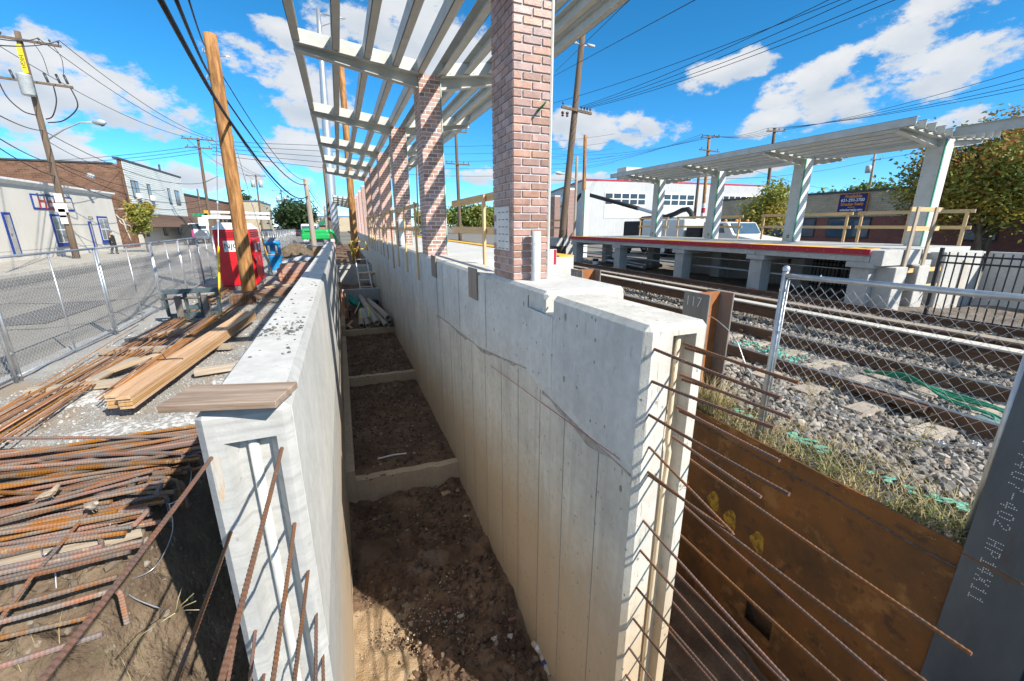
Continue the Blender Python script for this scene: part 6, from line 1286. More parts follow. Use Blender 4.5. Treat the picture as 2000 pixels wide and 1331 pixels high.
MB().tube([g0+(0, 0, -1.0), g0, g1, g2], 0.035, 8).tube([ony(688, 487, y_), ony(715, 487, y_)], 0.03, 8).tube([g0, ony(694, 497, y_-0.8)], 0.03, 8).build('rail', YR, yr)
tag(MB().box((0.75, 24.4, -2.62), (1.75, 25.2, -2.5)).box((0.8, 24.45, -3.3), (0.88, 24.53, -2.62)).box((1.6, 24.45, -3.3), (1.68, 24.53, -2.62)).build('work_bench', PINEW), 'low timber trestle behind the ladder', 'trestle')
wb = thing('wheelbarrow', 'tipped blue and green wheelbarrow at the far end of the pit', 'wheelbarrow', (0.15, 19.6, -3.8))
TUBB = mat('barrow_tub', (0.01, 0.22, 0.36), (0.04, 0.42, 0.12), scale=6, rough=0.4, world=True)
c = np.array((0.32, 20.2, -3.40)); MB().add([c+(-0.28, -0.35, 0.22), c+(0.30, -0.4, -0.22), c+(0.42, 0.35, -0.1), c+(-0.2, 0.4, 0.35), c+(-0.2, -0.15, -0.02), c+(0.12, -0.18, -0.28), c+(0.16, 0.18, -0.24), c+(-0.16, 0.2, 0.02)], [(0, 1, 5, 4), (1, 2, 6, 5), (2, 3, 7, 6), (3, 0, 4, 7), (4, 5, 6, 7)]).build('tub', TUBB, wb, bevel=0.03)
MB().lathe([(0.08, -0.03), (0.17, -0.035), (0.19, 0), (0.17, 0.035), (0.08, 0.03)], (0.02, 18.9, -3.63), 16, axis=(1, 0.2, 0)).build('wheel', RUB, wb); MB().lathe([(0.0, -0.04), (0.09, -0.04), (0.09, 0.04), (0, 0.04)], (0.02, 18.9, -3.63), 12, axis=(1, 0.2, 0)).build('hub', WSIGN, wb)
for s in (-0.2, 0.25): MB().beam((s+0.02, 18.8, -3.6), (s+0.5, 21.6, -3.35), 0.045, 0.045).build('handle', PINEW, wb)
for k, (a, b, w_, lb) in enumerate([((-0.12, 18.2, -3.72), (-0.24, 21.5, -2.6), 0.10, 'reddish timber leaning on the left wall in the pit'), ((0.0, 17.4, -3.75), (-0.05, 19.8, -2.9), 0.05, 'dark bar leaning on the left wall in the pit'), ((-0.10, 16.9, -3.76), (0.12, 17.6, -3.70), 0.09, 'short yellow offcut on the pit floor'), ((0.05, 16.55, -3.74), (-0.08, 17.1, -3.73), 0.09, 'short pale offcut at the pit step')]):
    tag(board('timber_offcut', a, b, w_, 0.05, [mat('red_timber', (0.28, 0.12, 0.06), (0.36, 0.18, 0.1), scale=4), RUSTD, PINE, PINEW][k]), lb, 'timber', 'timbers at the end of the pit')
for k in range(10): tag(MB().box((0.5+0.9*rng.random(), 21.2+0.7*rng.random(), -3.8), (0.8+0.7*rng.random(), 21.6+0.5*rng.random(), -3.55)).build('debris_bag', RUB, bevel=0.08, seg=2), 'dark debris bag at the foot of the ladder', 'bag', 'debris at the ladder foot')
# small litter on the pit floor
wire([onz(737, 897, -4.21), onz(752, 893, -4.20), onz(770, 889, -4.20), onz(794, 886, -4.20)], 0.016, plain('white_plastic', (0.8, 0.8, 0.78)), 'white plastic strip lying on the second pit floor', name='plastic_strip', cat='strip')
tag(board('wood_scrap', onz(862, 966, -4.56), onz(897, 958, -4.56), 0.09, 0.04, PINEW), 'pale wood scrap below the nearest pit step', 'wood scrap')
for k, (px, py, lb) in enumerate(((748, 929, 'red brick chip on the second pit floor'), (835, 1127, 'red chip in the middle of the near pit floor'), (875, 1193, 'brown shard on the near pit floor'), (1000, 1210, 'dark shard near the right wall of the pit'))):
    c = onz(px, py, -4.2 if py < 940 else -4.55); tag(MB().box(c-np.array((0.05, 0.02, 0.012)), c+np.array((0.05, 0.02, 0.015))).build('brick_chip', mat('chip', (0.20, 0.09, 0.065), (0.28, 0.15, 0.11), scale=9), bevel=0.004), lb, 'chip', 'chips on the pit floor')
BOTT = mat('bottle_plastic', (0.42, 0.34, 0.26), (0.52, 0.45, 0.36), scale=10, rough=0.25)
for k, (a, b) in enumerate((((1040, 1255), (1055, 1272)), ((1058, 1280), (1068, 1306)))):
    p = onz(*a, -4.52); q = onz(*b, -4.52); d = q-p; L_ = np.linalg.norm(d)
    bt = thing('plastic_bottle', 'dusty plastic bottle by the right wall of the pit, %s one' % ['upper', 'lower'][k], 'bottle', p); MB().lathe([(0.001, 0), (0.033, 0.005), (0.035, 0.05), (0.032, 0.1), (0.035, 0.15), (0.014, 0.2), (0.014, 0.225), (0, 0.226)], p, 14, axis=d).build('body', BOTT, bt); MB().lathe([(0.0325, 0.075), (0.036, 0.076), (0.036, 0.125), (0.033, 0.126)], p, 14, axis=d).build('label', NAVY if k else WSIGN, bt)
for k, (px, py) in enumerate(((965, 1250), (995, 1245), (900, 1205), (910, 1010))):
    c = onz(px, py, -4.53); pts = [c+np.array((0.05*math.cos(a)*(0.4+0.8*rng.random()), 0.03*math.sin(a)*(0.4+0.8*rng.random()), 0.03*rng.random())) for a in np.arange(0, 6.2, 0.7)]; tag(MB().prism(pts, (0, 0, 0.004)).build('paper_scrap', mat('dirty_paper', (0.40, 0.36, 0.30), (0.55, 0.51, 0.45), scale=20)), 'crumpled pale scrap lying on the near pit floor, %s' % ['beside the upper bottle', 'right by the wall', 'in the middle', 'near the step'][k], 'scrap', 'scraps on the pit floor')
LEAFD = mat('fallen_leaf', (0.24, 0.15, 0.08), (0.34, 0.24, 0.14), scale=20)
for k in range(26):
    c = np.array((0.0+1.45*rng.random(), 2.6+3.8*rng.random(), -4.53)); a0 = rng.random()*6.28; pts = [c+np.array(((0.03 if j % 2 else 0.013)*(0.5+rng.random())*math.cos(a0+j*0.785), (0.03 if j % 2 else 0.013)*(0.5+rng.random())*math.sin(a0+j*0.785), 0.02*rng.random())) for j in range(8)]
    tag(MB().prism(pts, (0, 0, 0.0015)).build('fallen_leaf', LEAFD), 'dry brown leaf on the near pit floor', 'leaf', 'fallen leaves in the pit')
# dry grass and sprouts on the dirt bank
n = 900; P = np.stack([-3.0+1.4*rng.random(n), 1.6+1.3*rng.random(n), np.zeros(n)], -1); keep = vnoise(P[:, 0], P[:, 1], 0.3, 51) > 0.55; P = P[keep]; P[:, 2] = yard_h(P[:, 0], P[:, 1])+0.02
blades('green_grass', P, 0.16, 1.1, GRASS, 'sparse green grass sprouting low on the dirt bank', 'grass', 0.0025)
P = np.stack([-2.9+1.6*rng.random(260), 1.6+1.3*rng.random(260), np.zeros(260)], -1); P[:, 2] = yard_h(P[:, 0], P[:, 1])+0.02
blades('dry_grass', P, 0.28, 1.3, STRAW, 'thin dry straws on the dirt bank', 'grass', 0.002)
sk = MB(); b0 = onz(225, 1290, -2.62); b1 = onz(342, 1198, -2.25); sk.tube([b0, (b0+b1)/2+(0, 0, 0.03), b1], 0.003, 5)
for (px, py) in ((354, 1150), (378, 1160), (382, 1175), (388, 1192), (366, 1172)): e_ = onz(px, py, -2.12); sk.tube([b1, (b1+e_)/2+(0, 0, 0.01), e_], 0.0022, 4)
tag(sk.build('grass_stalk', STRAW), 'dry finger-grass stalk standing in front of the shaded dirt', 'grass stalk')
# two sparrows on the heap
BIRD = mat('sparrow_brown', (0.26, 0.19, 0.13), (0.40, 0.33, 0.26), scale=30, rough=0.9); BIRDP = mat('sparrow_pale', (0.45, 0.40, 0.33), (0.30, 0.24, 0.18), scale=30, rough=0.9); BEAK = plain('beak', (0.12, 0.09, 0.06))
def sparrow(px, py, zz, yaw, m, label):
    c = onz(px, py, zz); t = thing('sparrow', label, 'bird', c-np.array((0, 0, 0.05)))
    ca, sa = math.cos(yaw), math.sin(yaw); W = lambda x, y, z: c+np.array((x*ca-y*sa, x*sa+y*ca, z))
    K_ = 0.8; W0 = W; W = lambda x, y, z: W0(x*K_, y*K_, z*K_)
    prof = [(-0.105, 0.004, 0.012), (-0.07, 0.010, 0.010), (-0.05, 0.020, 0.006), (-0.02, 0.031, 0.0), (0.01, 0.033, 0.004), (0.035, 0.025, 0.020), (0.048, 0.020, 0.034), (0.062, 0.0205, 0.042), (0.075, 0.015, 0.042), (0.083, 0.006, 0.039)]
    MB().tube([W(x, 0, z) for x, r, z in prof], [r*K_ for x, r, z in prof], 12).tube([W(0.0, 0.012, -0.025), W(0.008, 0.012, -0.05), W(0.022, 0.012, -0.052)], 0.002, 4).tube([W(0.0, -0.012, -0.025), W(0.008, -0.012, -0.05), W(0.022, -0.012, -0.052)], 0.002, 4).build('body', m, t)
    MB().lathe([(0.006, 0), (0.004, 0.006), (0, 0.012)], W(0.08, 0, 0.038), 8, axis=(ca, sa, -0.1)).build('beak', BEAK, t)
    for s in (-1, 1):
        MB().tube([W(0.025, s*0.024, 0.012), W(-0.02, s*0.032, 0.012), W(-0.065, s*0.016, 0.012), W(-0.085, s*0.008, 0.014)], [0.006, 0.014, 0.009, 0.002], 6).build('wing', BIRD, t); MB().lathe([(0.0025, 0), (0.002, 0.002), (0, 0.003)], W(0.068, s*0.018, 0.046), 6, axis=(-sa*s, ca*s, 0)).build('eye', RUB, t)
sparrow(98, 965, -1.90, 0.9, BIRD, 'brown sparrow perched on the rebar heap'); sparrow(180, 990, -1.93, -0.6, BIRDP, 'pale fluffed sparrow perched low on the rebar heap')

# ------------------------------------------------------------------ street side buildings
WX = -19.7; KX = WX/-16.5
SIDW = mat('white_stucco', (0.57, 0.55, 0.50), (0.64, 0.62, 0.57), scale=0.6, rough=0.85, spots=[((0.46, 0.44, 0.39), 0.9, 0.60, 0.45)], stretch=(1, 1, 0.4), world=True); BTRIM = plain('blue_trim', (0.015, 0.045, 0.27), rough=0.5); DOORC = plain('door_grey', (0.36, 0.36, 0.33))
CURT = plain('curtained_glass', (0.20, 0.22, 0.23), rough=0.12)
hb = thing('shop_building', 'long white single-storey shop with blue window frames and a HEAT sign', 'building', (WX, 45, -2.2))
ytop = 2.44*KX; YA, YB = 20.0, 44.1*KX
MB().box((WX-9, YA, -2.3), (WX, YB, ytop)).build('wall', SIDW, hb); MB().box((WX-9, YA-0.1, ytop), (WX+0.32, YB+0.12, ytop+0.14)).build('coping', WFRAME, hb); MB().prism([(WX, YA, ytop-0.22), (WX+0.25, YA, ytop-0.002), (WX, YA, ytop-0.002)], (0, YB-YA, 0)).build('cornice', WFRAME, hb)
MB().box((WX+0.004, YA, -1.55), (WX+0.012, YB, -1.52)).build('ledge_line', KERB, hb)
def wpt(px, py): return onx(px, py, WX)
def framed(px0, py0, px1, py1, kind, n=2):
    a = wpt(px0, py0); b = wpt(px1, py1); y0, y1 = sorted((a[1], b[1])); z0, z1 = sorted((a[2], b[2]))
    w_ = MB().box((WX, y0, z0), (WX+0.05, y1, z1)).build('door' if kind == 'door' else 'window', BTRIM, hb); e = 0.16
    if kind == 'door': MB().box((WX+0.05, y0+e, z0), (WX+0.065, y1-e, z1-e)).build('leaf', DOORC, w_); MB().box((WX+0.065, y0+e+0.06, (z0+z1)/2-0.05), (WX+0.11, y0+e+0.14, (z0+z1)/2+0.05)).build('handle', BOLT, w_)
    else:
        MB().box((WX+0.05, y0+e, z0+e), (WX+0.062, y1-e, z1-e)).build('sash', WFRAME, w_)
        for i in range(n):
            for j in range(2):
                dy = (y1-y0-2*e)/n; dz_ = (z1-z0-2*e)/2; MB().box((WX+0.062, y0+e+i*dy+0.05, z0+e+j*dz_+0.05), (WX+0.07, y0+e+(i+1)*dy-0.05, z0+e+(j+1)*dz_-0.05)).build('pane', CURT, w_)
        MB().box((WX, y0-0.08, z0-0.12), (WX+0.14, y1+0.08, z0-0.005)).build('sill', BTRIM, w_)
    return w_
framed(95, 419, 137, 478, 'window'); framed(187, 423, 219, 472, 'window'); framed(0, 415, 43, 500, 'door'); d = framed(170, 433, 190, 486, 'door')
c = wpt(176, 427); lettering('1216', 0.42, plain('ink', (0.02, 0.02, 0.02)), (WX+0.02, c[1], c[2]), (0, 1, 0), (0, 0, 1), d, 0.004)
sgn = thing('shop_sign', 'white HEAT sign with a blue border on the white shop', 'sign', (WX, 38, 1.6))
a = wpt(55, 377); b = wpt(144, 413); y0, y1 = a[1], b[1]; zt = wpt(100, 383)[2]; zb_ = wpt(100, 411)[2]
MB().box((WX+0.01, y0, zb_), (WX+0.07, y1, zt)).build('border', BTRIM, sgn, bevel=0.02); MB().box((WX+0.06, y0+0.13, zb_+0.12), (WX+0.075, y1-0.13, zt-0.12)).build('panel', SIDW, sgn)
HEATM = bpy.data.materials.new('heat_letter'); HEATM.use_nodes = True
_t = HEATM.node_tree; _g = _t.nodes.new('ShaderNodeTexCoord'); _s = _t.nodes.new('ShaderNodeSeparateXYZ'); _r = _t.nodes.new('ShaderNodeValToRGB'); _t.links.new(_g.outputs['Generated'], _s.inputs[0]); _t.links.new(_s.outputs['Y'], _r.inputs[0]); _t.links.new(_r.outputs[0], _t.nodes['Principled BSDF'].inputs['Base Color'])
_r.color_ramp.elements[0].color = (0.55, 0.03, 0.04, 1); _r.color_ramp.elements[0].position = 0.35; _r.color_ramp.elements[1].color = (0.05, 0.06, 0.09, 1); _r.color_ramp.elements[1].position = 0.75
lettering('HEAT', 1.5, HEATM, (WX+0.08, (y0+y1)/2-0.2, (zt+zb_)/2), (0, 1, 0), (0, 0, 1), sgn, 0.01, 0.02, 0.92)
# brick building with white siding
BX = -20.0; KB = BX/-17.0; SBR = brick_wall_mat('brown_brick_side', (0.12, 0.058, 0.036), (0.20, 0.105, 0.065), (0.26, 0.20, 0.145), 0.45, 0.16, 'x'); SBRF = brick_wall_mat('brown_brick_front', (0.17, 0.075, 0.04), (0.22, 0.10, 0.055), (0.28, 0.21, 0.15), 0.45, 0.16, 'y')
SID = mat('white_siding', (0.58, 0.62, 0.60), (0.64, 0.68, 0.66), scale=0.5, rough=0.6, world=True); SHIN = mat('brown_shingle', (0.10, 0.062, 0.045), (0.16, 0.10, 0.075), scale=4, stretch=(1, 1, 3), rough=0.95, bump=0.5, bscale=12, world=True)
BRW = plain('brown_window', (0.07, 0.055, 0.045))
bbd = thing('brick_building', 'two-storey brick building with white siding and a brown shingle awning', 'building', (BX, 58, -2.2))
y0, y1, zt = 48.06*KB, 64.0*KB, 5.55*KB
MB().box((BX-9, y0, -2.3), (BX-0.02, y1, zt-0.5)).build('brick_wall', SBR, bbd); MB().box((BX-0.018, y0-0.05, -2.3), (BX+0.02, y0+0.9, zt)).build('brick_corner', SBRF, bbd)
MB().box((BX-9.1, y0-0.12, zt-0.5), (BX-0.5, y0+0.4, zt-0.36)).build('side_coping', plain('dark_coping', (0.06, 0.065, 0.07)), bbd)
MB().box((BX-0.01, y0+0.92, 1.0), (BX+0.03, y1, zt)).build('siding_back', SID, bbd)
for k in range(int((zt-1.0)/0.22)): MB().prism([(BX+0.03, y0+0.93, 1.0+0.22*k), (BX+0.065, y0+0.93, 1.0+0.22*k), (BX+0.035, y0+0.93, 1.0+0.22*(k+1)-0.01), (BX+0.03, y0+0.93, 1.0+0.22*(k+1)-0.01)], (0, y1-y0-0.95, 0)).build('siding_board', SID, bbd)
MB().box((BX-0.3, y0-0.1, zt), (BX+0.12, y1+0.1, zt+0.18)).build('coping', plain('dark_coping', (0.06, 0.065, 0.07)), bbd)
MB().prism([(BX+0.05, y0+0.5, 1.35), (BX+0.05, y0+0.5, 1.1), (BX+1.5, y0+0.5, -0.15), (BX+1.55, y0+0.5, -0.05)], (0, y1-y0+0.8, 0)).build('shingle_awning', SHIN, bbd)
for k in range(9): 
    f = (k+0.5)/9.5; MB().beam((BX+0.06+1.47*f, y0+0.45, 1.37-1.42*f+0.01), (BX+0.06+1.47*f, y1+1.32, 1.37-1.42*f+0.01), 0.02, 0.03).build('shingle_course', SHIN, bbd)
MB().box((BX+0.0, y0+0.9, -2.3), (BX+0.06, y1, 1.05)).build('stucco_base', SIDW, bbd)
def bwin(px0, py0, px1, py1, X, ac=False, n=2):
    a = onx(px0, py0, X); b = onx(px1, py1, X); ya, yb = sorted((a[1], b[1])); za, zb_ = sorted((a[2], b[2])); w_ = MB().box((X-0.1, ya, za), (X+0.02, yb, zb_)).build('window', BRW, bbd)
    for i in range(n): MB().box((X+0.02, ya+(yb-ya)*i/n+0.1, za+0.12), (X+0.03, ya+(yb-ya)*(i+1)/n-0.08, zb_-0.12)).build('pane', CURT, w_)
    if ac: MB().box((X+0.02, (ya+yb)/2-0.35, za), (X+0.40, (ya+yb)/2+0.35, za+0.55)).build('air_conditioner', WFRAME, w_)
bwin(254, 352, 276, 390, BX+0.09, True); bwin(286, 360, 299, 393, BX+0.09, True, 1); bwin(326, 368, 337, 400, BX+0.09, False, 1); bwin(340, 372, 354, 402, BX+0.09)
bwin(282, 440, 293, 463, BX+0.1); bwin(316, 435, 329, 461, BX+0.1); bwin(346, 437, 355, 459, BX+0.1, False, 1)
CRK = plain('crack_filler', (0.42, 0.40, 0.37))
for pts in (((222, 410), (243, 409)), ((226, 420), (232, 427), (239, 430), (244, 440), (247, 447)), ((245, 412), (247, 420), (244, 430), (246, 436)), ((232, 430), (236, 437), (243, 440), (247, 452), (252, 462), (256, 472)), ((247, 440), (254, 442), (257, 452))):
    MB().tube([ony(px, py, y0-0.02) for px, py in pts], 0.07, 4).build('crack_patch', CRK, bbd)
a = onx(246, 380, BX+0.1); MB().tube([(BX+0.1, a[1], 1.4), (BX+0.1, a[1], 4.8)], 0.07, 8).build('downpipe', BRW, bbd)
MB().tube([onx(310, 322, BX-2), onx(313, 340, BX-2)], 0.12, 8).build('vent_pipe', BRW, bbd)
# farther street buildings
def block(name, label, x0, x1, y0, y1, z, m, mroof=None, wins=None):
    t = thing(name, label, 'building', ((x0+x1)/2, y0, -2.2)); MB().box((x0, y0, -2.4), (x1, y1, z)).build('wall', m, t); MB().box((x0-0.15, y0-0.15, z), (x1+0.15, y1+0.15, z+0.3)).build('coping', mroof or WFRAME, t)
    for (ax, u, za, zb_) in (wins or []): 
        MB().box((x1, u, za), (x1+0.06, u+1.6, zb_)).build('window', GLASS, t)
    return t
p0 = onx(358, 381, -26); SBR2 = brick_wall_mat('far_brown_brick', (0.17, 0.07, 0.045), (0.23, 0.10, 0.065), (0.22, 0.15, 0.11), 0.5, 0.18, 'y'); SBR3 = brick_wall_mat('far_brown_brick_x', (0.17, 0.07, 0.045), (0.23, 0.10, 0.065), (0.22, 0.15, 0.11), 0.5, 0.18, 'x')
t = block('brick_building', 'dark red-brown brick building past the side street', -46, -26, p0[1]-2, p0[1]+45, p0[2], SBR3, plain('dark_coping', (0.06, 0.065, 0.07)), [(0, p0[1]+3+4*k, -0.5, 1.6) for k in range(8)])
lettering('TOWN LIQUOR', 1.0, WFRAME, (-25.9, p0[1]+20, p0[2]-4), (0, 1, 0), (0, 0, 1), t, 0.02) if False else None
for k in range(3): MB().box((-25.98, p0[1]+16+2*k, p0[2]-3.2-0.7*k), (-25.9, p0[1]+24-k, p0[2]-2.8-0.7*k)).build('wall_lettering', WFRAME, t)
TANX = mat('tan_stucco', (0.42, 0.36, 0.26), (0.48, 0.42, 0.31), scale=0.5, world=True); BLUR = plain('blue_roof', (0.03, 0.10, 0.28)); GRNR = plain('green_roof', (0.015, 0.16, 0.10), rough=0.5)
block('shop_building', 'tan block with a blue-grey gable beside the far tree', -24, -18.5, 128, 150, 6.0, TANX, plain('slate_roof', (0.10, 0.13, 0.17)))
block('shop_building', 'white block behind the far street tree', -17, -9, 175, 190, 4.2, SIDW)
c0 = ony(605, 430, 200.0); c1_ = ony(700, 430, 200.0)
t = block('store_building', 'tan store with blue roof line at the end of the yard', c0[0], c1_[0], 200, 215, ony(640, 424, 200.0)[2], TANX, BLUR)
lettering('CELEBRITY', 2.6, plain('letter_dark', (0.05, 0.05, 0.06)), ((c0[0]+c1_[0])/2-4, 199.9, ony(640, 430.5, 200.0)[2]), (1, 0, 0), (0, 0, 1), t, 0.05)
g0 = ony(620, 440, 150.0); g1_ = ony(660, 440, 150.0); gb = thing('store_building', 'low building with a green hipped roof in the far distance', 'building', (g0[0], 150, -2.2)); z1 = ony(640, 441, 150.)[2]; z2 = ony(640, 431, 150.)[2]
MB().box((g0[0], 150, -2.4), (g1_[0], 158, z1)).build('wall', mat('pink_brick', (0.30, 0.17, 0.13), (0.36, 0.22, 0.17), scale=1, world=True), gb)
MB().prism([(g0[0]-0.8, 149.4, z1), (g1_[0]+0.8, 149.4, z1), (g1_[0]-1.5, 149.4, z2), (g0[0]+1.5, 149.4, z2)], (0, 9, 0)).build('roof', GRNR, gb)
m_ = (g0[0]+g1_[0])/2+1.2; MB().prism([(m_-2.3, 149.2, z1+0.2), (m_+2.3, 149.2, z1+0.2), (m_, 149.2, z2+0.3)], (0, 0.15, 0)).build('gable', WFRAME, gb)
# trees of the street
tree('street_tree', 'small yellow-green street tree in front of the siding building', (-15.3, 45.2, -2.14), 4.2, 0.85, 4600, LY_, 0.36, 0.11, 16, group='street trees', seed=61, r0=0.07, crown_mats=[LY_, LO, LO])
pt = onz(555, 447, -2.3); tree('street_tree', 'broad dark-green tree at the end of the street', (-9.6, 118, -2.3), 7.6, 4.6, 10000, LD_, 0.18, 0.34, 30, group='street trees', seed=63, r0=0.25, squash=0.7)
tree('street_tree', 'dark-green tree behind the new wooden pole', (-26, 150, -2.3), 11, 5, 5000, LD_, 0.2, 0.5, 18, group='street trees', seed=66, r0=0.25)
tree('street_tree', 'dark tree rising behind the roof at the left edge', (-34.5, 56, -2.3), 10.8, 4.2, 7000, LD_, 0.3, 0.32, 20, group='street trees', seed=67, r0=0.25, squash=0.4)
# pedestrian
def skin_figure(name, verts, edges, rad, m, parent, loc, root=0):
    me = bpy.data.meshes.new(name); me.from_pydata(verts, edges, []); me.materials.append(m); o = put(name, me, loc, parent); md = o.modifiers.new('skin', 'SKIN'); md.use_smooth_shade = True
    sv = me.skin_vertices[0].data if me.skin_vertices else None
    if sv is None:
        bm_ = __import__('bmesh').new(); bm_.from_mesh(me); bm_.verts.layers.skin.verify(); bm_.to_mesh(me); bm_.free(); sv = me.skin_vertices[0].data
    for i, r in enumerate(rad): sv[i].radius = (r, r) if np.isscalar(r) else r; sv[i].use_root = (i == root)
    o.modifiers.new('sub', 'SUBSURF').levels = 2; o.modifiers['sub'].render_levels = 2; return o
pp = np.array((-16.9, 43.6, -2.14)); SKIN = plain('skin', (0.42, 0.27, 0.19)); COAT = plain('black_coat', (0.018, 0.019, 0.022), rough=0.9); TROU = plain('dark_trousers', (0.03, 0.032, 0.04), rough=0.9); HAIR = plain('grey_hair', (0.10, 0.09, 0.08))
pe = thing('person', 'person in a long black coat and face mask walking on the sidewalk', 'person', pp)
V = [(0, 0, 0.95), (0, 0, 1.2), (0, 0, 1.42), (0.01, 0, 1.52), (0.03, 0, 1.62), (0.035, 0, 1.72), (0.0, 0.20, 1.40), (-0.02, 0.27, 1.12), (0.06, 0.24, 0.88), (0.0, -0.20, 1.40), (-0.02, -0.27, 1.12), (0.06, -0.24, 0.88), (0, 0.1, 0.9), (0.12, 0.1, 0.5), (0.05, 0.1, 0.07), (0.22, 0.1, 0.04), (0, -0.1, 0.9), (-0.06, -0.1, 0.5), (-0.2, -0.1, 0.08), (-0.04, -0.1, 0.04)]
E_ = [(0, 1), (1, 2), (2, 3), (3, 4), (4, 5), (2, 6), (6, 7), (7, 8), (2, 9), (9, 10), (10, 11), (0, 12), (12, 13), (13, 14), (14, 15), (0, 16), (16, 17), (17, 18), (18, 19)]
skin_figure('body', V, E_, [0.15, 0.15, 0.15, 0.06, 0.085, 0.08, 0.07, 0.05, 0.035, 0.07, 0.05, 0.035, 0.09, 0.065, 0.045, 0.04, 0.09, 0.065, 0.045, 0.04], SKIN, pe, pp)
skin_figure('coat', V[:4]+V[6:8]+[(0.04, 0.25, 0.95)]+V[9:11]+[(0.04, -0.25, 0.95)]+[(0, 0, 0.62)], [(0, 1), (1, 2), (2, 3), (2, 4), (4, 5), (5, 6), (2, 7), (7, 8), (8, 9), (0, 10)], [(0.22, 0.20), (0.21, 0.18), (0.19, 0.17), 0.085, 0.10, 0.075, 0.06, 0.10, 0.075, 0.06, (0.24, 0.2)], COAT, pe, pp)
skin_figure('trousers', V[12:16], [(0, 1), (1, 2), (2, 3)], [0.115, 0.09, 0.075, 0.055], TROU, pe, pp); skin_figure('trousers', V[16:20], [(0, 1), (1, 2), (2, 3)], [0.115, 0.09, 0.075, 0.055], TROU, pe, pp)
MB().lathe([(0.0, 0.115), (0.06, 0.10), (0.10, 0.05), (0.105, 0.0), (0.09, -0.03)], pp+np.array((0.02, 0, 1.70)), 12).build('cap', HAIR, pe); MB().box(pp+np.array((0.08, -0.06, 1.58)), pp+np.array((0.14, 0.06, 1.66))).build('face_mask', WFRAME, pe, bevel=0.02, seg=2)
# vehicles in the street
def car(x, y, yaw, col, label, kind='suv'):
    t = thing('parked_car', label, 'car', (x, y, -2.25), 'cars down the street'); prof = [(-2.2, 0.35), (2.15, 0.35), (2.25, 0.75), (1.95, 0.98), (1.05, 1.08), (0.45, 1.62), (-1.6, 1.66), (-2.15, 1.1), (-2.25, 0.7)] if kind == 'suv' else [(-2.2, 0.3), (2.2, 0.3), (2.25, 0.65), (1.3, 0.9), (0.6, 1.38), (-0.9, 1.42), (-1.6, 1.0), (-2.25, 0.9)]
    pm = plain('car_paint_'+label[:5], col, rough=0.25); W = lambda a, b, z: np.array((x-b*math.cos(yaw)*0+b, y+a, -2.25+z))
    MB().prism([W(a, -0.88, z) for a, z in prof], (1.76, 0, 0)).build('body', pm, t, bevel=0.08, seg=2)
    for s in (-0.9, 0.88): MB().prism([W(0.75, s, 1.1), W(0.3, s, 1.55 if kind == 'suv' else 1.32), W(-1.5 if kind == 'suv' else -0.85, s, 1.56 if kind == 'suv' else 1.33), W(-1.9 if kind == 'suv' else -1.4, s, 1.12)], (0.02, 0, 0)).build('side_window', GLASS, t)
    MB().prism([W(-2.23 if kind == 'suv' else -1.62, -0.7, 1.12), W(-2.23 if kind == 'suv' else -1.62, 0.7, 1.12), W(-1.75 if kind == 'suv' else -1.0, 0.65, 1.58 if kind == 'suv' else 1.38), W(-1.75 if kind == 'suv' else -1.0, -0.65, 1.58 if kind == 'suv' else 1.38)], (0, -0.03, 0.01)).build('rear_window', GLASS, t)
    for a in (-1.4, 1.4):
        for s in (-0.92, 0.72): w_ = MB().lathe([(0.1, 0), (0.32, 0), (0.34, 0.04), (0.34, 0.18), (0.3, 0.2)], W(a, s, 0.34), 16, axis=(1, 0, 0)).build('wheel', RUB, t)
    for s in (-0.7, 0.5): MB().box(W(-2.29, s, 0.8), W(-2.24, s+0.22, 1.0)).build('tail_light', RED, t)
car(-13.3, 98, 0, (0.02, 0.025, 0.03), 'black car parked far down the street on the left'); car(-11.3, 103, 0, (0.025, 0.04, 0.07), 'dark blue car waiting far down the street'); car(-8.6, 112, 0, (0.05, 0.055, 0.06), 'small grey car at the end of the street', 'sedan')
bt = thing('bucket_truck', 'white utility bucket truck parked behind the red toilets', 'truck', (-16, 66, -2.25)); bx, by = -16.6, 66.0
MB().box((bx-1.1, by, -1.8), (bx+1.1, by+6.5, -1.3)).build('chassis', TGREY, bt); MB().box((bx-1.2, by+1.6, -1.4), (bx+1.2, by+6.6, 0.0)).build('service_body', TRW, bt, bevel=0.05); MB().prism([(bx-1.1, by+1.4, -1.5), (bx-1.1, by-1.5, -1.5), (bx-1.1, by-1.5, -0.6), (bx-1.1, by-0.5, -0.4), (bx-1.1, by, 0.35), (bx-1.1, by+1.4, 0.4)], (2.2, 0, 0)).build('cab', TRW, bt, bevel=0.08, seg=2)
MB().prism([(bx-0.9, by-0.47, -0.32), (bx+0.9, by-0.47, -0.32), (bx+0.9, by-0.06, 0.28), (bx-0.9, by-0.06, 0.28)], (0, -0.03, 0.01)).build('windscreen', GLASS, bt)
for yy in (by-0.6, by+5.2):
    for s in (-1.15, 0.85): MB().lathe([(0.1, 0), (0.45, 0), (0.48, 0.05), (0.48, 0.25), (0.4, 0.28)], (bx+s, yy, -1.77), 16, axis=(1, 0, 0)).build('wheel', RUB, bt)
m0 = ony(395, 427, 62.0); m1 = ony(527, 428, 62.0); MB().beam(m0+(0, 0, 0.15), m1+(0, 0, 0.05), 0.45, 0.42).build('boom', TRW, bt, bevel=0.05); MB().beam(m0+(0.2, 0.4, 0.75), m1+(0, 0.4, 0.6), 0.35, 0.3).build('boom', TRW, bt, bevel=0.05)
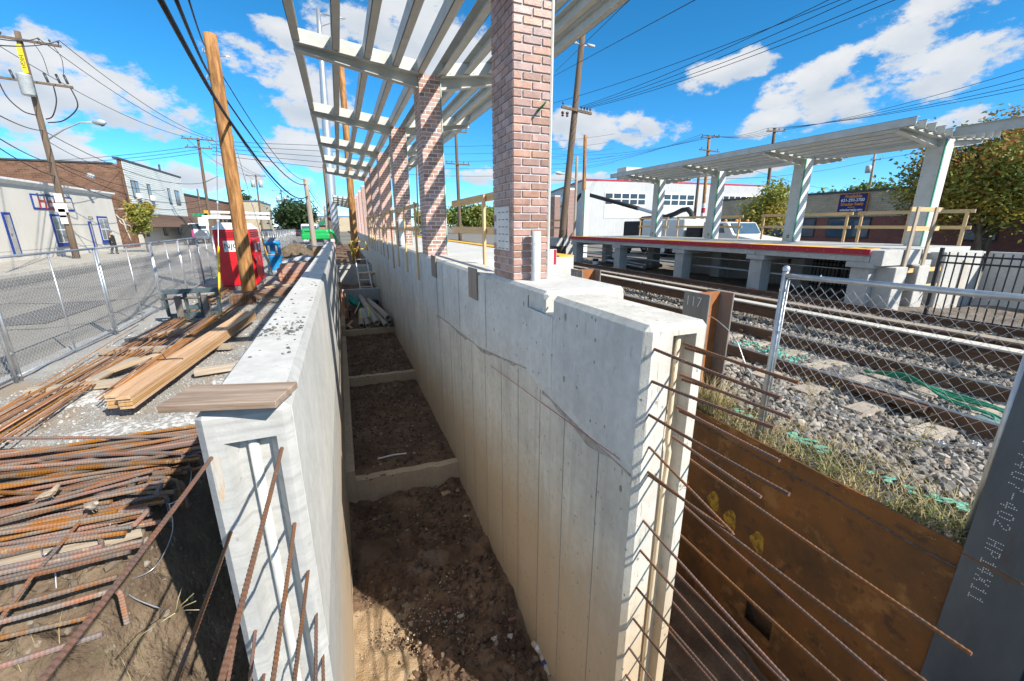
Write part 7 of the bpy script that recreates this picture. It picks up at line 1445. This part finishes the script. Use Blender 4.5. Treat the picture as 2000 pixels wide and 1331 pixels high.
MB().box(m0+(-0.4, -0.5, -0.9), m0+(0.6, 0.6, 0.1)).build('turret', TRW, bt, bevel=0.05); MB().box(m0+(0.3, -0.2, 0.0), m0+(0.75, 0.3, 0.9)).build('elbow', plain('boom_yellow', (0.6, 0.33, 0.04)), bt)
kb = onz(372, 470, -2.14); kk = thing('news_box', 'dark vending box with a pink poster on the sidewalk corner', 'vending box', (-16.4, 52, -2.14)); q = onx(368, 455, -16.4); MB().box((-16.9, q[1]-0.5, -2.14), (-16.0, q[1]+0.5, 0.2)).build('cabinet', RUB, kk, bevel=0.03); MB().box((-16.0, q[1]-0.35, -1.2), (-15.98, q[1]+0.35, -0.4)).build('poster', plain('pink_poster', (0.6, 0.08, 0.3)), kk)
wt = thing('parked_van', 'white van cab seen behind the green excavator', 'van', (-3.5, 62, -2.25)); a = ony(588, 452, 60.0); b = ony(606, 438, 60.0)
MB().box((a[0], 60, -2.0), (b[0]+0.8, 65, b[2])).build('body', TRW, wt, bevel=0.2, seg=3); MB().box((a[0]+0.15, 59.97, b[2]-0.95), (b[0]+0.6, 60.0, b[2]-0.25)).build('windscreen', GLASSB, wt)

# ------------------------------------------------------------------ poles and wires
POLEO = mat('old_pole', (0.10, 0.072, 0.052), (0.19, 0.14, 0.10), scale=5, stretch=(2, 2, 0.12), rough=0.95, bump=0.4, bscale=30, world=True)
POLEN = mat('new_pole', (0.23, 0.10, 0.03), (0.43, 0.225, 0.08), scale=4, lo=0.42, hi=0.58, stretch=(2.5, 2.5, 0.35), rough=0.85, bump=0.4, bscale=24, spots=[((0.09, 0.05, 0.025), 2.4, 0.60, 0.85)], world=True)
POLEG = mat('grey_pole', (0.30, 0.25, 0.20), (0.40, 0.34, 0.28), scale=4, stretch=(2, 2, 0.15), rough=0.95, world=True)
CABLE = plain('black_cable', (0.014, 0.015, 0.017), rough=0.6); INS = plain('insulator', (0.05, 0.055, 0.06), rough=0.4); CAN = plain('transformer_grey', (0.42, 0.46, 0.48), rough=0.5)
def upole(label, top, base, Y, r, m, zb=-2.3, name='utility_pole', group='utility poles', arms=(), lean=True):
    b = ony(*base, Y); tp = ony(*top, Y); b = np.array((b[0], Y, zb)); t = thing(name, label, 'pole', b, group)
    MB().tube([b+(tp-b)*f for f in np.linspace(0, 1, 8)], [r*(1-0.28*f) for f in np.linspace(0, 1, 8)], 12).build('shaft', m, t)
    for (f, hw, dz, ins) in arms:
        c = b+(tp-b)*f+np.array((0, -r, 0)); a = MB().beam(c+(-hw, 0, dz), c+(hw, 0, -dz), 0.11, 0.13).build('crossarm', POLEO, t)
        for u in ins: q = c+np.array((hw*u, 0, -dz*u)); MB().lathe([(0.02, 0.06), (0.02, 0.15), (0.06, 0.17), (0.06, 0.22), (0.03, 0.28), (0, 0.29)], q, 8).build('insulator', INS, a)
    return t, b, tp
def cable(pts, r, label, group='overhead wires', name='overhead_wire'):
    path = []
    for (a, b, s) in pts: path += catenary(a, b, s)[(1 if path else 0):]
    return tag(MB().tube(path, r, 5).build(name, CABLE), label, 'wire', group)
# the transformer pole across the street
t1, b1, tp1 = upole('leaning wooden pole with transformer and street lamp in front of the white shop', (33, 62), (150, 507), 38.5, 0.20, POLEO, arms=[(0.965, 2.0, 0.12, (-0.9, -0.35, 0.5, 0.75, 0.95)), (0.80, 2.1, 0.12, ())])
cpt = b1+(tp1-b1)*0.76; MB().lathe([(0.001, 0), (0.29, 0), (0.33, 0.05), (0.33, 1.1), (0.35, 1.13), (0.25, 1.2), (0.001, 1.22)], cpt+np.array((0.05, -0.62, -0.35)), 18).build('transformer', CAN, t1)
MB().box(b1+(tp1-b1)*0.84+np.array((-0.13, -0.21, -0.1)), b1+(tp1-b1)*0.84+np.array((0.13, -0.19, 1.45))).build('yellow_plate', plain('warning_yellow', (0.70, 0.55, 0.02)), t1)
for f, y in ((0.90, 0.0), (0.865, 0.0)): lettering('HIGH', 0.3, plain('ink', (0.02, 0.02, 0.02)), b1+(tp1-b1)*0.878+np.array((-0.03, -0.215, 0)), (0, 0, -1), (1, 0, 0), t1, 0.002) if f > 0.88 else None
c = b1+(tp1-b1)*0.80
for u in (-0.95, -0.3, 0.45, 0.9, 0.72): MB().tube([c+(2.1*u, -0.2, 0.05), c+(2.1*u-0.1, -0.2, 0.55)], 0.07, 8).build('cutout', INS, t1)
for (u, pts) in ((-0.7, ((-1.4, -0.05), (-1.2, -1.0), (-0.1, -1.9))), (0.55, ((1.15, -0.1), (1.1, -1.0), (0.35, -2.1))), (0.95, ((1.95, -0.1), (2.1, -1.2), (0.4, -2.3)))):
    MB().tube(spl([c+(x, -0.2, z) for x, z in [pts[0], pts[1], ((pts[1][0]+pts[2][0])/2, pts[2][1]*0.8+pts[1][1]*0.2), pts[2]]]), 0.035, 6).build('drop_lead', CABLE, t1)
ct = b1+(tp1-b1)*0.965
for u, v in ((-0.75, -0.66), (0.35, 0.5), (0.8, 0.85)): MB().tube(spl([ct+(2*u, -0.15, -0.1), ct+(2*u+0.25, -0.15, -0.8), c+(2.1*v, -0.2, 0.5)]), 0.018, 5).build('jumper', CABLE, t1)
la = b1+(tp1-b1)*0.555; lb_ = ony(205, 240, 36.5); tip = ony(183, 240, 37.0); MB().tube([la, la+(tip-la)*0.4+(0, 0, 0.25), la+(tip-la)*0.75+(0, 0, 0.28), tip], 0.045, 8).build('lamp_arm', CAN, t1)
lm = MB().lathe([(0.03, -0.1), (0.10, 0.0), (0.17, 0.3), (0.19, 0.6), (0.12, 0.85), (0.0, 0.9)], tip, 12, axis=(lb_-tip)).build('lamp_head', CAN, t1); MB().lathe([(0.0, -0.24), (0.14, -0.18), (0.16, -0.05)], tip+(lb_-tip)*0.65, 10).build('lamp_lens', GLASSB, lm)
for k, (f, w_) in enumerate(((0.30, 0.5), (0.255, 0.8), (0.23, 0.45), (0.2, 0.45))): q = b1+(tp1-b1)*f; MB().box(q+np.array((-w_*0.4, -0.30, -0.28)), q+np.array((w_*0.4, -0.27, 0.28))).build('notice', WSIGN, t1)
# more poles down the street
t2, b2, tp2 = upole('thin wooden utility pole behind the siding building', (386, 270), (412, 455), 62, 0.19, POLEO, arms=[(0.985, 1.55, 0.03, (-0.9, -0.4, 0.3, 0.6, 0.9)), (0.91, 1.3, 0.03, (-0.8, 0.8))])
MB().tube([b2+(tp2-b2)*0.60, b2+(tp2-b2)*0.62+(1.6, -0.5, 0.5), b2+(tp2-b2)*0.62+(2.6, -0.8, 0.6)], 0.05, 6).build('lamp_arm', CAN, t2)
MB().box(b2+(tp2-b2)*0.30+np.array((-1.6, -0.2, -0.2)), b2+(tp2-b2)*0.30+np.array((-0.1, -0.15, 0.15))).build('street_sign', plain('street_green', (0.01, 0.25, 0.12)), t2)
upole('short dark pole stump before the far brick building', (385, 370), (396, 450), 70, 0.16, POLEO)
t3, b3, tp3 = upole('utility pole with transformers far down the street', (499, 342), (512, 455), 108, 0.20, POLEO, arms=[(0.98, 1.9, 0.0, (-0.9, 0.0, 0.9))]); MB().lathe([(0.001, 0), (0.4, 0), (0.4, 1.4), (0, 1.45)], b3+(tp3-b3)*0.80+np.array((-0.6, -0.4, 0)), 12).lathe([(0.001, 0), (0.4, 0), (0.4, 1.4), (0, 1.45)], b3+(tp3-b3)*0.80+np.array((0.8, -0.4, 0)), 12).build('transformers', CAN, t3)
MB().tube([b3+(tp3-b3)*0.55, b3+(tp3-b3)*0.6+(2, 0, 0.3), b3+(tp3-b3)*0.6+(4.2, 0, 0.1)], 0.06, 6).build('lamp_arm', CAN, t3)
t4, b4, tp4 = upole('utility pole with transformers in front of the broad tree', (548, 371), (558, 450), 135, 0.22, POLEO, arms=[(0.97, 2.2, 0.0, (-0.9, 0.0, 0.9))]); MB().lathe([(0.001, 0), (0.5, 0), (0.5, 1.6), (0, 1.65)], b4+(tp4-b4)*0.72+np.array((-0.9, -0.4, 0)), 12).lathe([(0.001, 0), (0.5, 0), (0.5, 1.6), (0, 1.65)], b4+(tp4-b4)*0.72+np.array((0.9, -0.4, 0)), 12).build('transformers', CAN, t4)
# the new pole in the yard with its guy wires
NB = np.array((-3.0, 16.2, -2.3)); NT = np.array((-2.90, 16.2, 5.35))
np_ = thing('utility_pole', 'new orange-brown wooden pole standing in the yard by the red toilets', 'pole', NB, 'utility poles'); MB().tube([NB+(NT-NB)*f for f in np.linspace(0, 1, 9)], [0.225-0.055*f for f in np.linspace(0, 1, 9)], 16).build('shaft', POLEN, np_)
for f in (0.94, 0.85, 0.80, 0.70): q = NB+(NT-NB)*f; MB().box(q+np.array((-0.24, -0.06, -0.04)), q+np.array((-0.15, 0.04, 0.06))).build('bracket', GALV, np_)
MB().tube([NB+(NT-NB)*0.93+(0.1, 0, 0), NB+(NT-NB)*0.93+(0.45, -0.05, 0)], 0.014, 6).build('bolt', GALV, np_)
def guy(a, g_, lab, f0, f1):
    t = thing('guy_wire', lab, 'guy wire', g_, 'guy wires of the new pole'); a = np.array(a); g_ = np.array(g_); MB().tube([a, g_], 0.011, 6).build('strand', GALV, t)
    MB().tube([g_+(a-g_)*f0, g_+(a-g_)*f1], 0.028, 10).build('yellow_guard', plain('guard_yellow', (0.80, 0.52, 0.01), rough=0.4), t); MB().lathe([(0.0, -0.06), (0.03, -0.04), (0.03, 0.04), (0, 0.06)], g_+(a-g_)*0.55, 8).build('clamp', GALV, t)
gA = onz(429, 612, -2.15); guy(NB+(NT-NB)*0.68+np.array((-0.2, -0.05, 0)), gA, 'guy wire with a yellow guard in front of the red toilets', 0.02, 0.32)
gB = onz(533, 541, -2.2); guy(NB+(NT-NB)*0.72+np.array((0.1, 0.1, 0)), gB, 'guy wire with a yellow guard reaching down beside the hand-wash stand', 0.03, 0.33)
# poles along the wall line
t5, b5, tp5 = upole('grey-brown pole in front of the green excavator', (596, 350), (613, 475), 38, 0.22, POLEG, name='utility_pole')
upole('thin brown pole behind the green excavator', (632, 322), (646, 462), 52, 0.19, POLEO); upole('short grey pole far behind the excavator', (633, 402), (638, 450), 75, 0.2, POLEG)
t6, b6, tp6 = upole('new orange-brown pole at the end of the pit', (666, 130), (692, 480), 29.5, 0.235, POLEN, zb=-2.8)
ms = thing('steel_monopole', 'tall galvanised steel line pole with davit arms at the end of the platform', 'pole', (-0.8, 62, -2.3), 'utility poles'); mb0 = ony(652, 470, 62.0); mt0 = ony(621, 18, 62.0); mb0 = np.array((mb0[0], 62, -2.4)); MB().tube([mb0+(mt0-mb0)*f for f in np.linspace(0, 1, 9)], [0.80-0.58*f for f in np.linspace(0, 1, 9)], 12).build('shaft', GALV, ms)
for k, f in enumerate((0.985, 0.90)): q = mb0+(mt0-mb0)*f; MB().tube([q, q+(1.8, 0, -0.1), q+(3.0, 0, -0.15)], [0.12, 0.1, 0.07], 8).tube([q+(0, 0, -1.4), q+(2.8, 0, -0.2-1.8*0.0)], 0.05, 6).build('davit_arm', GALV, ms)
# thick cables over the yard
a0 = NB+(NT-NB)*0.70+np.array((0.2, -0.15, 0)); a1 = NB+(NT-NB)*0.86+np.array((-0.15, -0.1, 0)); a2 = NB+(NT-NB)*0.955+np.array((-0.15, -0.1, 0))
def upp(px, py, Y): return ony(px, py, Y)
cable([(ony(305, -15, 7.0), a0, 0.10), (a0, b5+(tp5-b5)*0.78, 0.9), (b5+(tp5-b5)*0.78, ony(640, 418, 75.), 0.7)], 0.040, 'thickest black cable running over the yard to the new pole', 'thick cables over the yard')
cable([(ony(338, -15, 7.0), a1, 0.10), (a1, b5+(tp5-b5)*0.93, 0.9), (b5+(tp5-b5)*0.93, ony(642, 412, 75.), 0.7)], 0.028, 'black twin cable running just above the thickest one', 'thick cables over the yard')
cable([(ony(365, -12, 8.0), a2, 0.10), (a2, tp5+(0, 0, -0.1), 0.9), (tp5+(0, 0, -0.1), ony(645, 408, 75.), 0.7)], 0.016, 'topmost thin black cable over the yard', 'thick cables over the yard')
cable([(a0+(0, 0, -0.06), b5+(tp5-b5)*0.76, 1.02)], 0.014, 'thin cable slung under the thickest one', 'thick cables over the yard')
# street wires
cr1 = b1+(tp1-b1)*0.965; cr2 = b2+(tp2-b2)*0.985
for u, n_ in ((-1.9, 'left'), (0.9, 'middle'), (1.9, 'right')):
    cable([(ony(-60, 45+20*u, 20.0), cr1+(u, 0, 0.25), 0.2), (cr1+(u, 0, 0.25), cr2+(u*0.7, 0, 0.25), 0.8), (cr2+(u*0.7, 0, 0.25), b3+(tp3-b3)*0.98+(u*0.8, 0, 0.2), 1.0), (b3+(tp3-b3)*0.98+(u*0.8, 0, 0.2), b4+(tp4-b4)*0.97+(u, 0, 0.2), 0.8)], 0.022, 'street wire along the pole tops, %s one' % n_)
for f, s, n_ in ((0.60, 1.2, 'upper'), (0.46, 1.4, 'middle'), (0.40, 1.3, 'lower')):
    cable([(ony(-40, 205+60*(0.6-f)*5, 22.0), b1+(tp1-b1)*f, 0.2), (b1+(tp1-b1)*f, b2+(tp2-b2)*f, s)], 0.024, 'low street cable from the transformer pole, %s one' % n_)
cable([(b1+(tp1-b1)*0.47+(0.1, 0, 0), ony(322, 372, 62), 0.6)], 0.022, 'service drop with splice to the siding building')
sp1 = ony(171, 342, 47); tag(MB().tube([sp1, ony(184, 347, 47)], 0.18, 8).build('splice_box', CAN), 'grey splice case hanging on the service drop', 'splice case')
cable([(b1+(tp1-b1)*0.56, ony(228, 330, 52), 0.4)], 0.02, 'service wire to the corner of the brick building')
for k in range(5): cable([(b2+(tp2-b2)*(0.98-0.03*k)+(1.2, 0, 0), ony(1200, 262+14*k, 95.0), 1.6+0.3*k)], 0.028, 'long wire crossing behind the canopy, %s' % ['topmost', 'second', 'third', 'fourth', 'lowest'][k], 'wires crossing behind the canopy')
for k in range(3): cable([(ony(-30, 318+8*k, 75.0), b2+(tp2-b2)*(0.93-0.03*k), 0.4)], 0.024, 'wire crossing the sky behind the brick building, %s' % ['upper', 'middle', 'lower'][k], 'wires behind the brick building')
# ------------------------------------------------------------------ poles and lines on the track side
t7, b7, tp7 = upole('tall dark leaning pole with crossarm beside the far track', (1140, 45), (1093, 505), 23.7, 0.22, POLEO, zb=-2.1, arms=[(0.655, 1.0, 0.10, (-0.9, 0.3, 0.5, 0.7, 0.9))])
q = b7+(tp7-b7)*0.915; MB().tube([q+(-0.75, 0, 0.15), q, q+(0.75, 0, 0.05)], 0.04, 6).build('bracket', CAN, t7)
for s in (-1, 1): MB().tube([q+(0.35*s, 0, 0.08), q+(0.85*s, 0, 0.06)], 0.075, 8).build('insulator', CAN, t7)
for u in (-0.9, -0.6): p = b7+(tp7-b7)*0.655+np.array((u, -0.2, -0.12)); MB().lathe([(0.03, 0), (0.09, -0.03), (0.09, -0.12), (0.03, -0.16), (0.09, -0.2), (0.06, -0.26), (0, -0.27)], p, 8).build('hanging_insulator', plain('brown_porcelain', (0.10, 0.02, 0.02), rough=0.25), t7)
t7b, _, tpb = upole('dark pole with double crossarm seen between the nearest piers', (890, 255), (899, 470), 48, 0.22, POLEO, arms=[(0.985, 1.2, 0.0, (-0.9, 0.9)), (0.72, 1.35, 0.02, (-0.9, -0.5, 0.5, 0.9))])
upole('slim pole between the second and third pier', (813, 320), (817, 460), 60, 0.12, POLEO); upole('plain wooden pole behind the dark leaning pole', (1143, 264), (1138, 475), 33, 0.19, POLEN); upole('pale grey lamp pole behind the dark leaning pole', (1127, 306), (1120, 480), 36, 0.16, POLEG)
lp_ = ony(1125, 352, 36.0); tag(MB().tube([lp_, ony(1110, 343, 36.), ony(1093, 339, 36.)], 0.05, 6).lathe([(0.02, -0.3), (0.14, 0), (0.16, 0.4), (0, 0.6)], ony(1095, 339, 36.), 8, axis=(-1, 0, 0.1)).build('lamp_arm', CAN), 'street lamp arm on the pale grey pole', 'street lamp')
t8, b8, tp8 = upole('wooden pole with crossarms and a red-white band before the warehouse', (1385, 266), (1372, 440), 40, 0.22, POLEN, arms=[(0.985, 1.35, -0.1, (-0.9, -0.4, 0.4, 0.9)), (0.87, 1.5, 0.05, (-0.8, 0.8))]); q = b8+(tp8-b8)*0.33
for k, m_ in enumerate((WSIGN, RED, WSIGN)): MB().lathe([(0.23, 0), (0.23, 0.55)], q+np.array((0, 0, -0.85+0.56*k)), 12).build('band', m_, t8)
upole('dark wooden pole beside the red-white banded pole', (1366, 330), (1355, 440), 41, 0.2, POLEO)
t9, b9, tp9 = upole('wooden pole with crossarm rising behind the far canopy', (1513, 250), (1498, 400), 38, 0.22, POLEO, arms=[(0.97, 1.5, -0.1, (-0.9, -0.3, 0.3, 0.9))]); t10, b10, tp10 = upole('pole with transformer behind the realty building', (1709, 300), (1700, 380), 42, 0.22, POLEG, zb=-2.3, arms=[(0.93, 1.2, -0.05, (-0.8, 0.8))])
MB().lathe([(0.001, 0), (0.35, 0), (0.38, 0.9), (0.2, 1.05), (0, 1.1)], ony(1694, 338, 41.5), 14).build('transformer', CAN, t10)
for (p0, p1, s, r, lb) in [((1080, 150), (1380, -12), 0.0, 0.012, 'first'), ((1080, 202), (1690, -20), 0.2, 0.012, 'second'), ((1085, 140), (1240, -10), 0.0, 0.010, 'highest')]: cable([(ony(*p0, 26.0), ony(*p1, 10.0), s)], r, 'thin line climbing across the sky right of the nearest pier, %s' % lb, 'lines right of the nearest pier')
for k, (u, ey) in enumerate(((0.5, -15), (0.7, 10), (0.9, 25), (0.3, -40))):
    c_ = b7+(tp7-b7)*0.655+np.array((u, 0, 0.25)); cable([(c_, ony(1760, ey-30, 9.0), 0.25), ], 0.012, 'line from the crossarm of the leaning pole toward the upper right, %s' % ['second', 'third', 'lowest', 'topmost'][k], 'lines of the leaning pole')
ends = [(2010, 133), (2010, 150), (2010, 163), (2010, 172)]
for k, e in enumerate(ends):
    c_ = b9+(tp9-b9)*0.97+np.array((1.4-0.9*k, 0, 0.25)); c8 = b8+(tp8-b8)*0.985+np.array((1.2-0.8*k, 0, 0.25)); cable([(ony(*e, 14.0), c_, 0.35), (c_, c8, 0.5), (c8, ony(1075, 300+10*k, 80.0), 1.0)], 0.018, 'line strung over the far canopy, %s' % ['topmost', 'second', 'third', 'lowest'][k], 'lines over the far canopy')
cable([(ony(1075, 352, 60.), ony(1500, 346, 40.), 0.3), (ony(1500, 346, 40.), b10+(tp10-b10)*0.93+np.array((0, 0, 0)), 0.3), (b10+(tp10-b10)*0.93, ony(2010, 250, 28.0), 0.3)], 0.024, 'dark cable running behind the far canopy columns', 'lines over the far canopy')
cable([(b8+(tp8-b8)*0.85, ony(1630, 372, 45.), 0.5)], 0.018, 'thin wire from the banded pole to the brick building', 'lines over the far canopy')
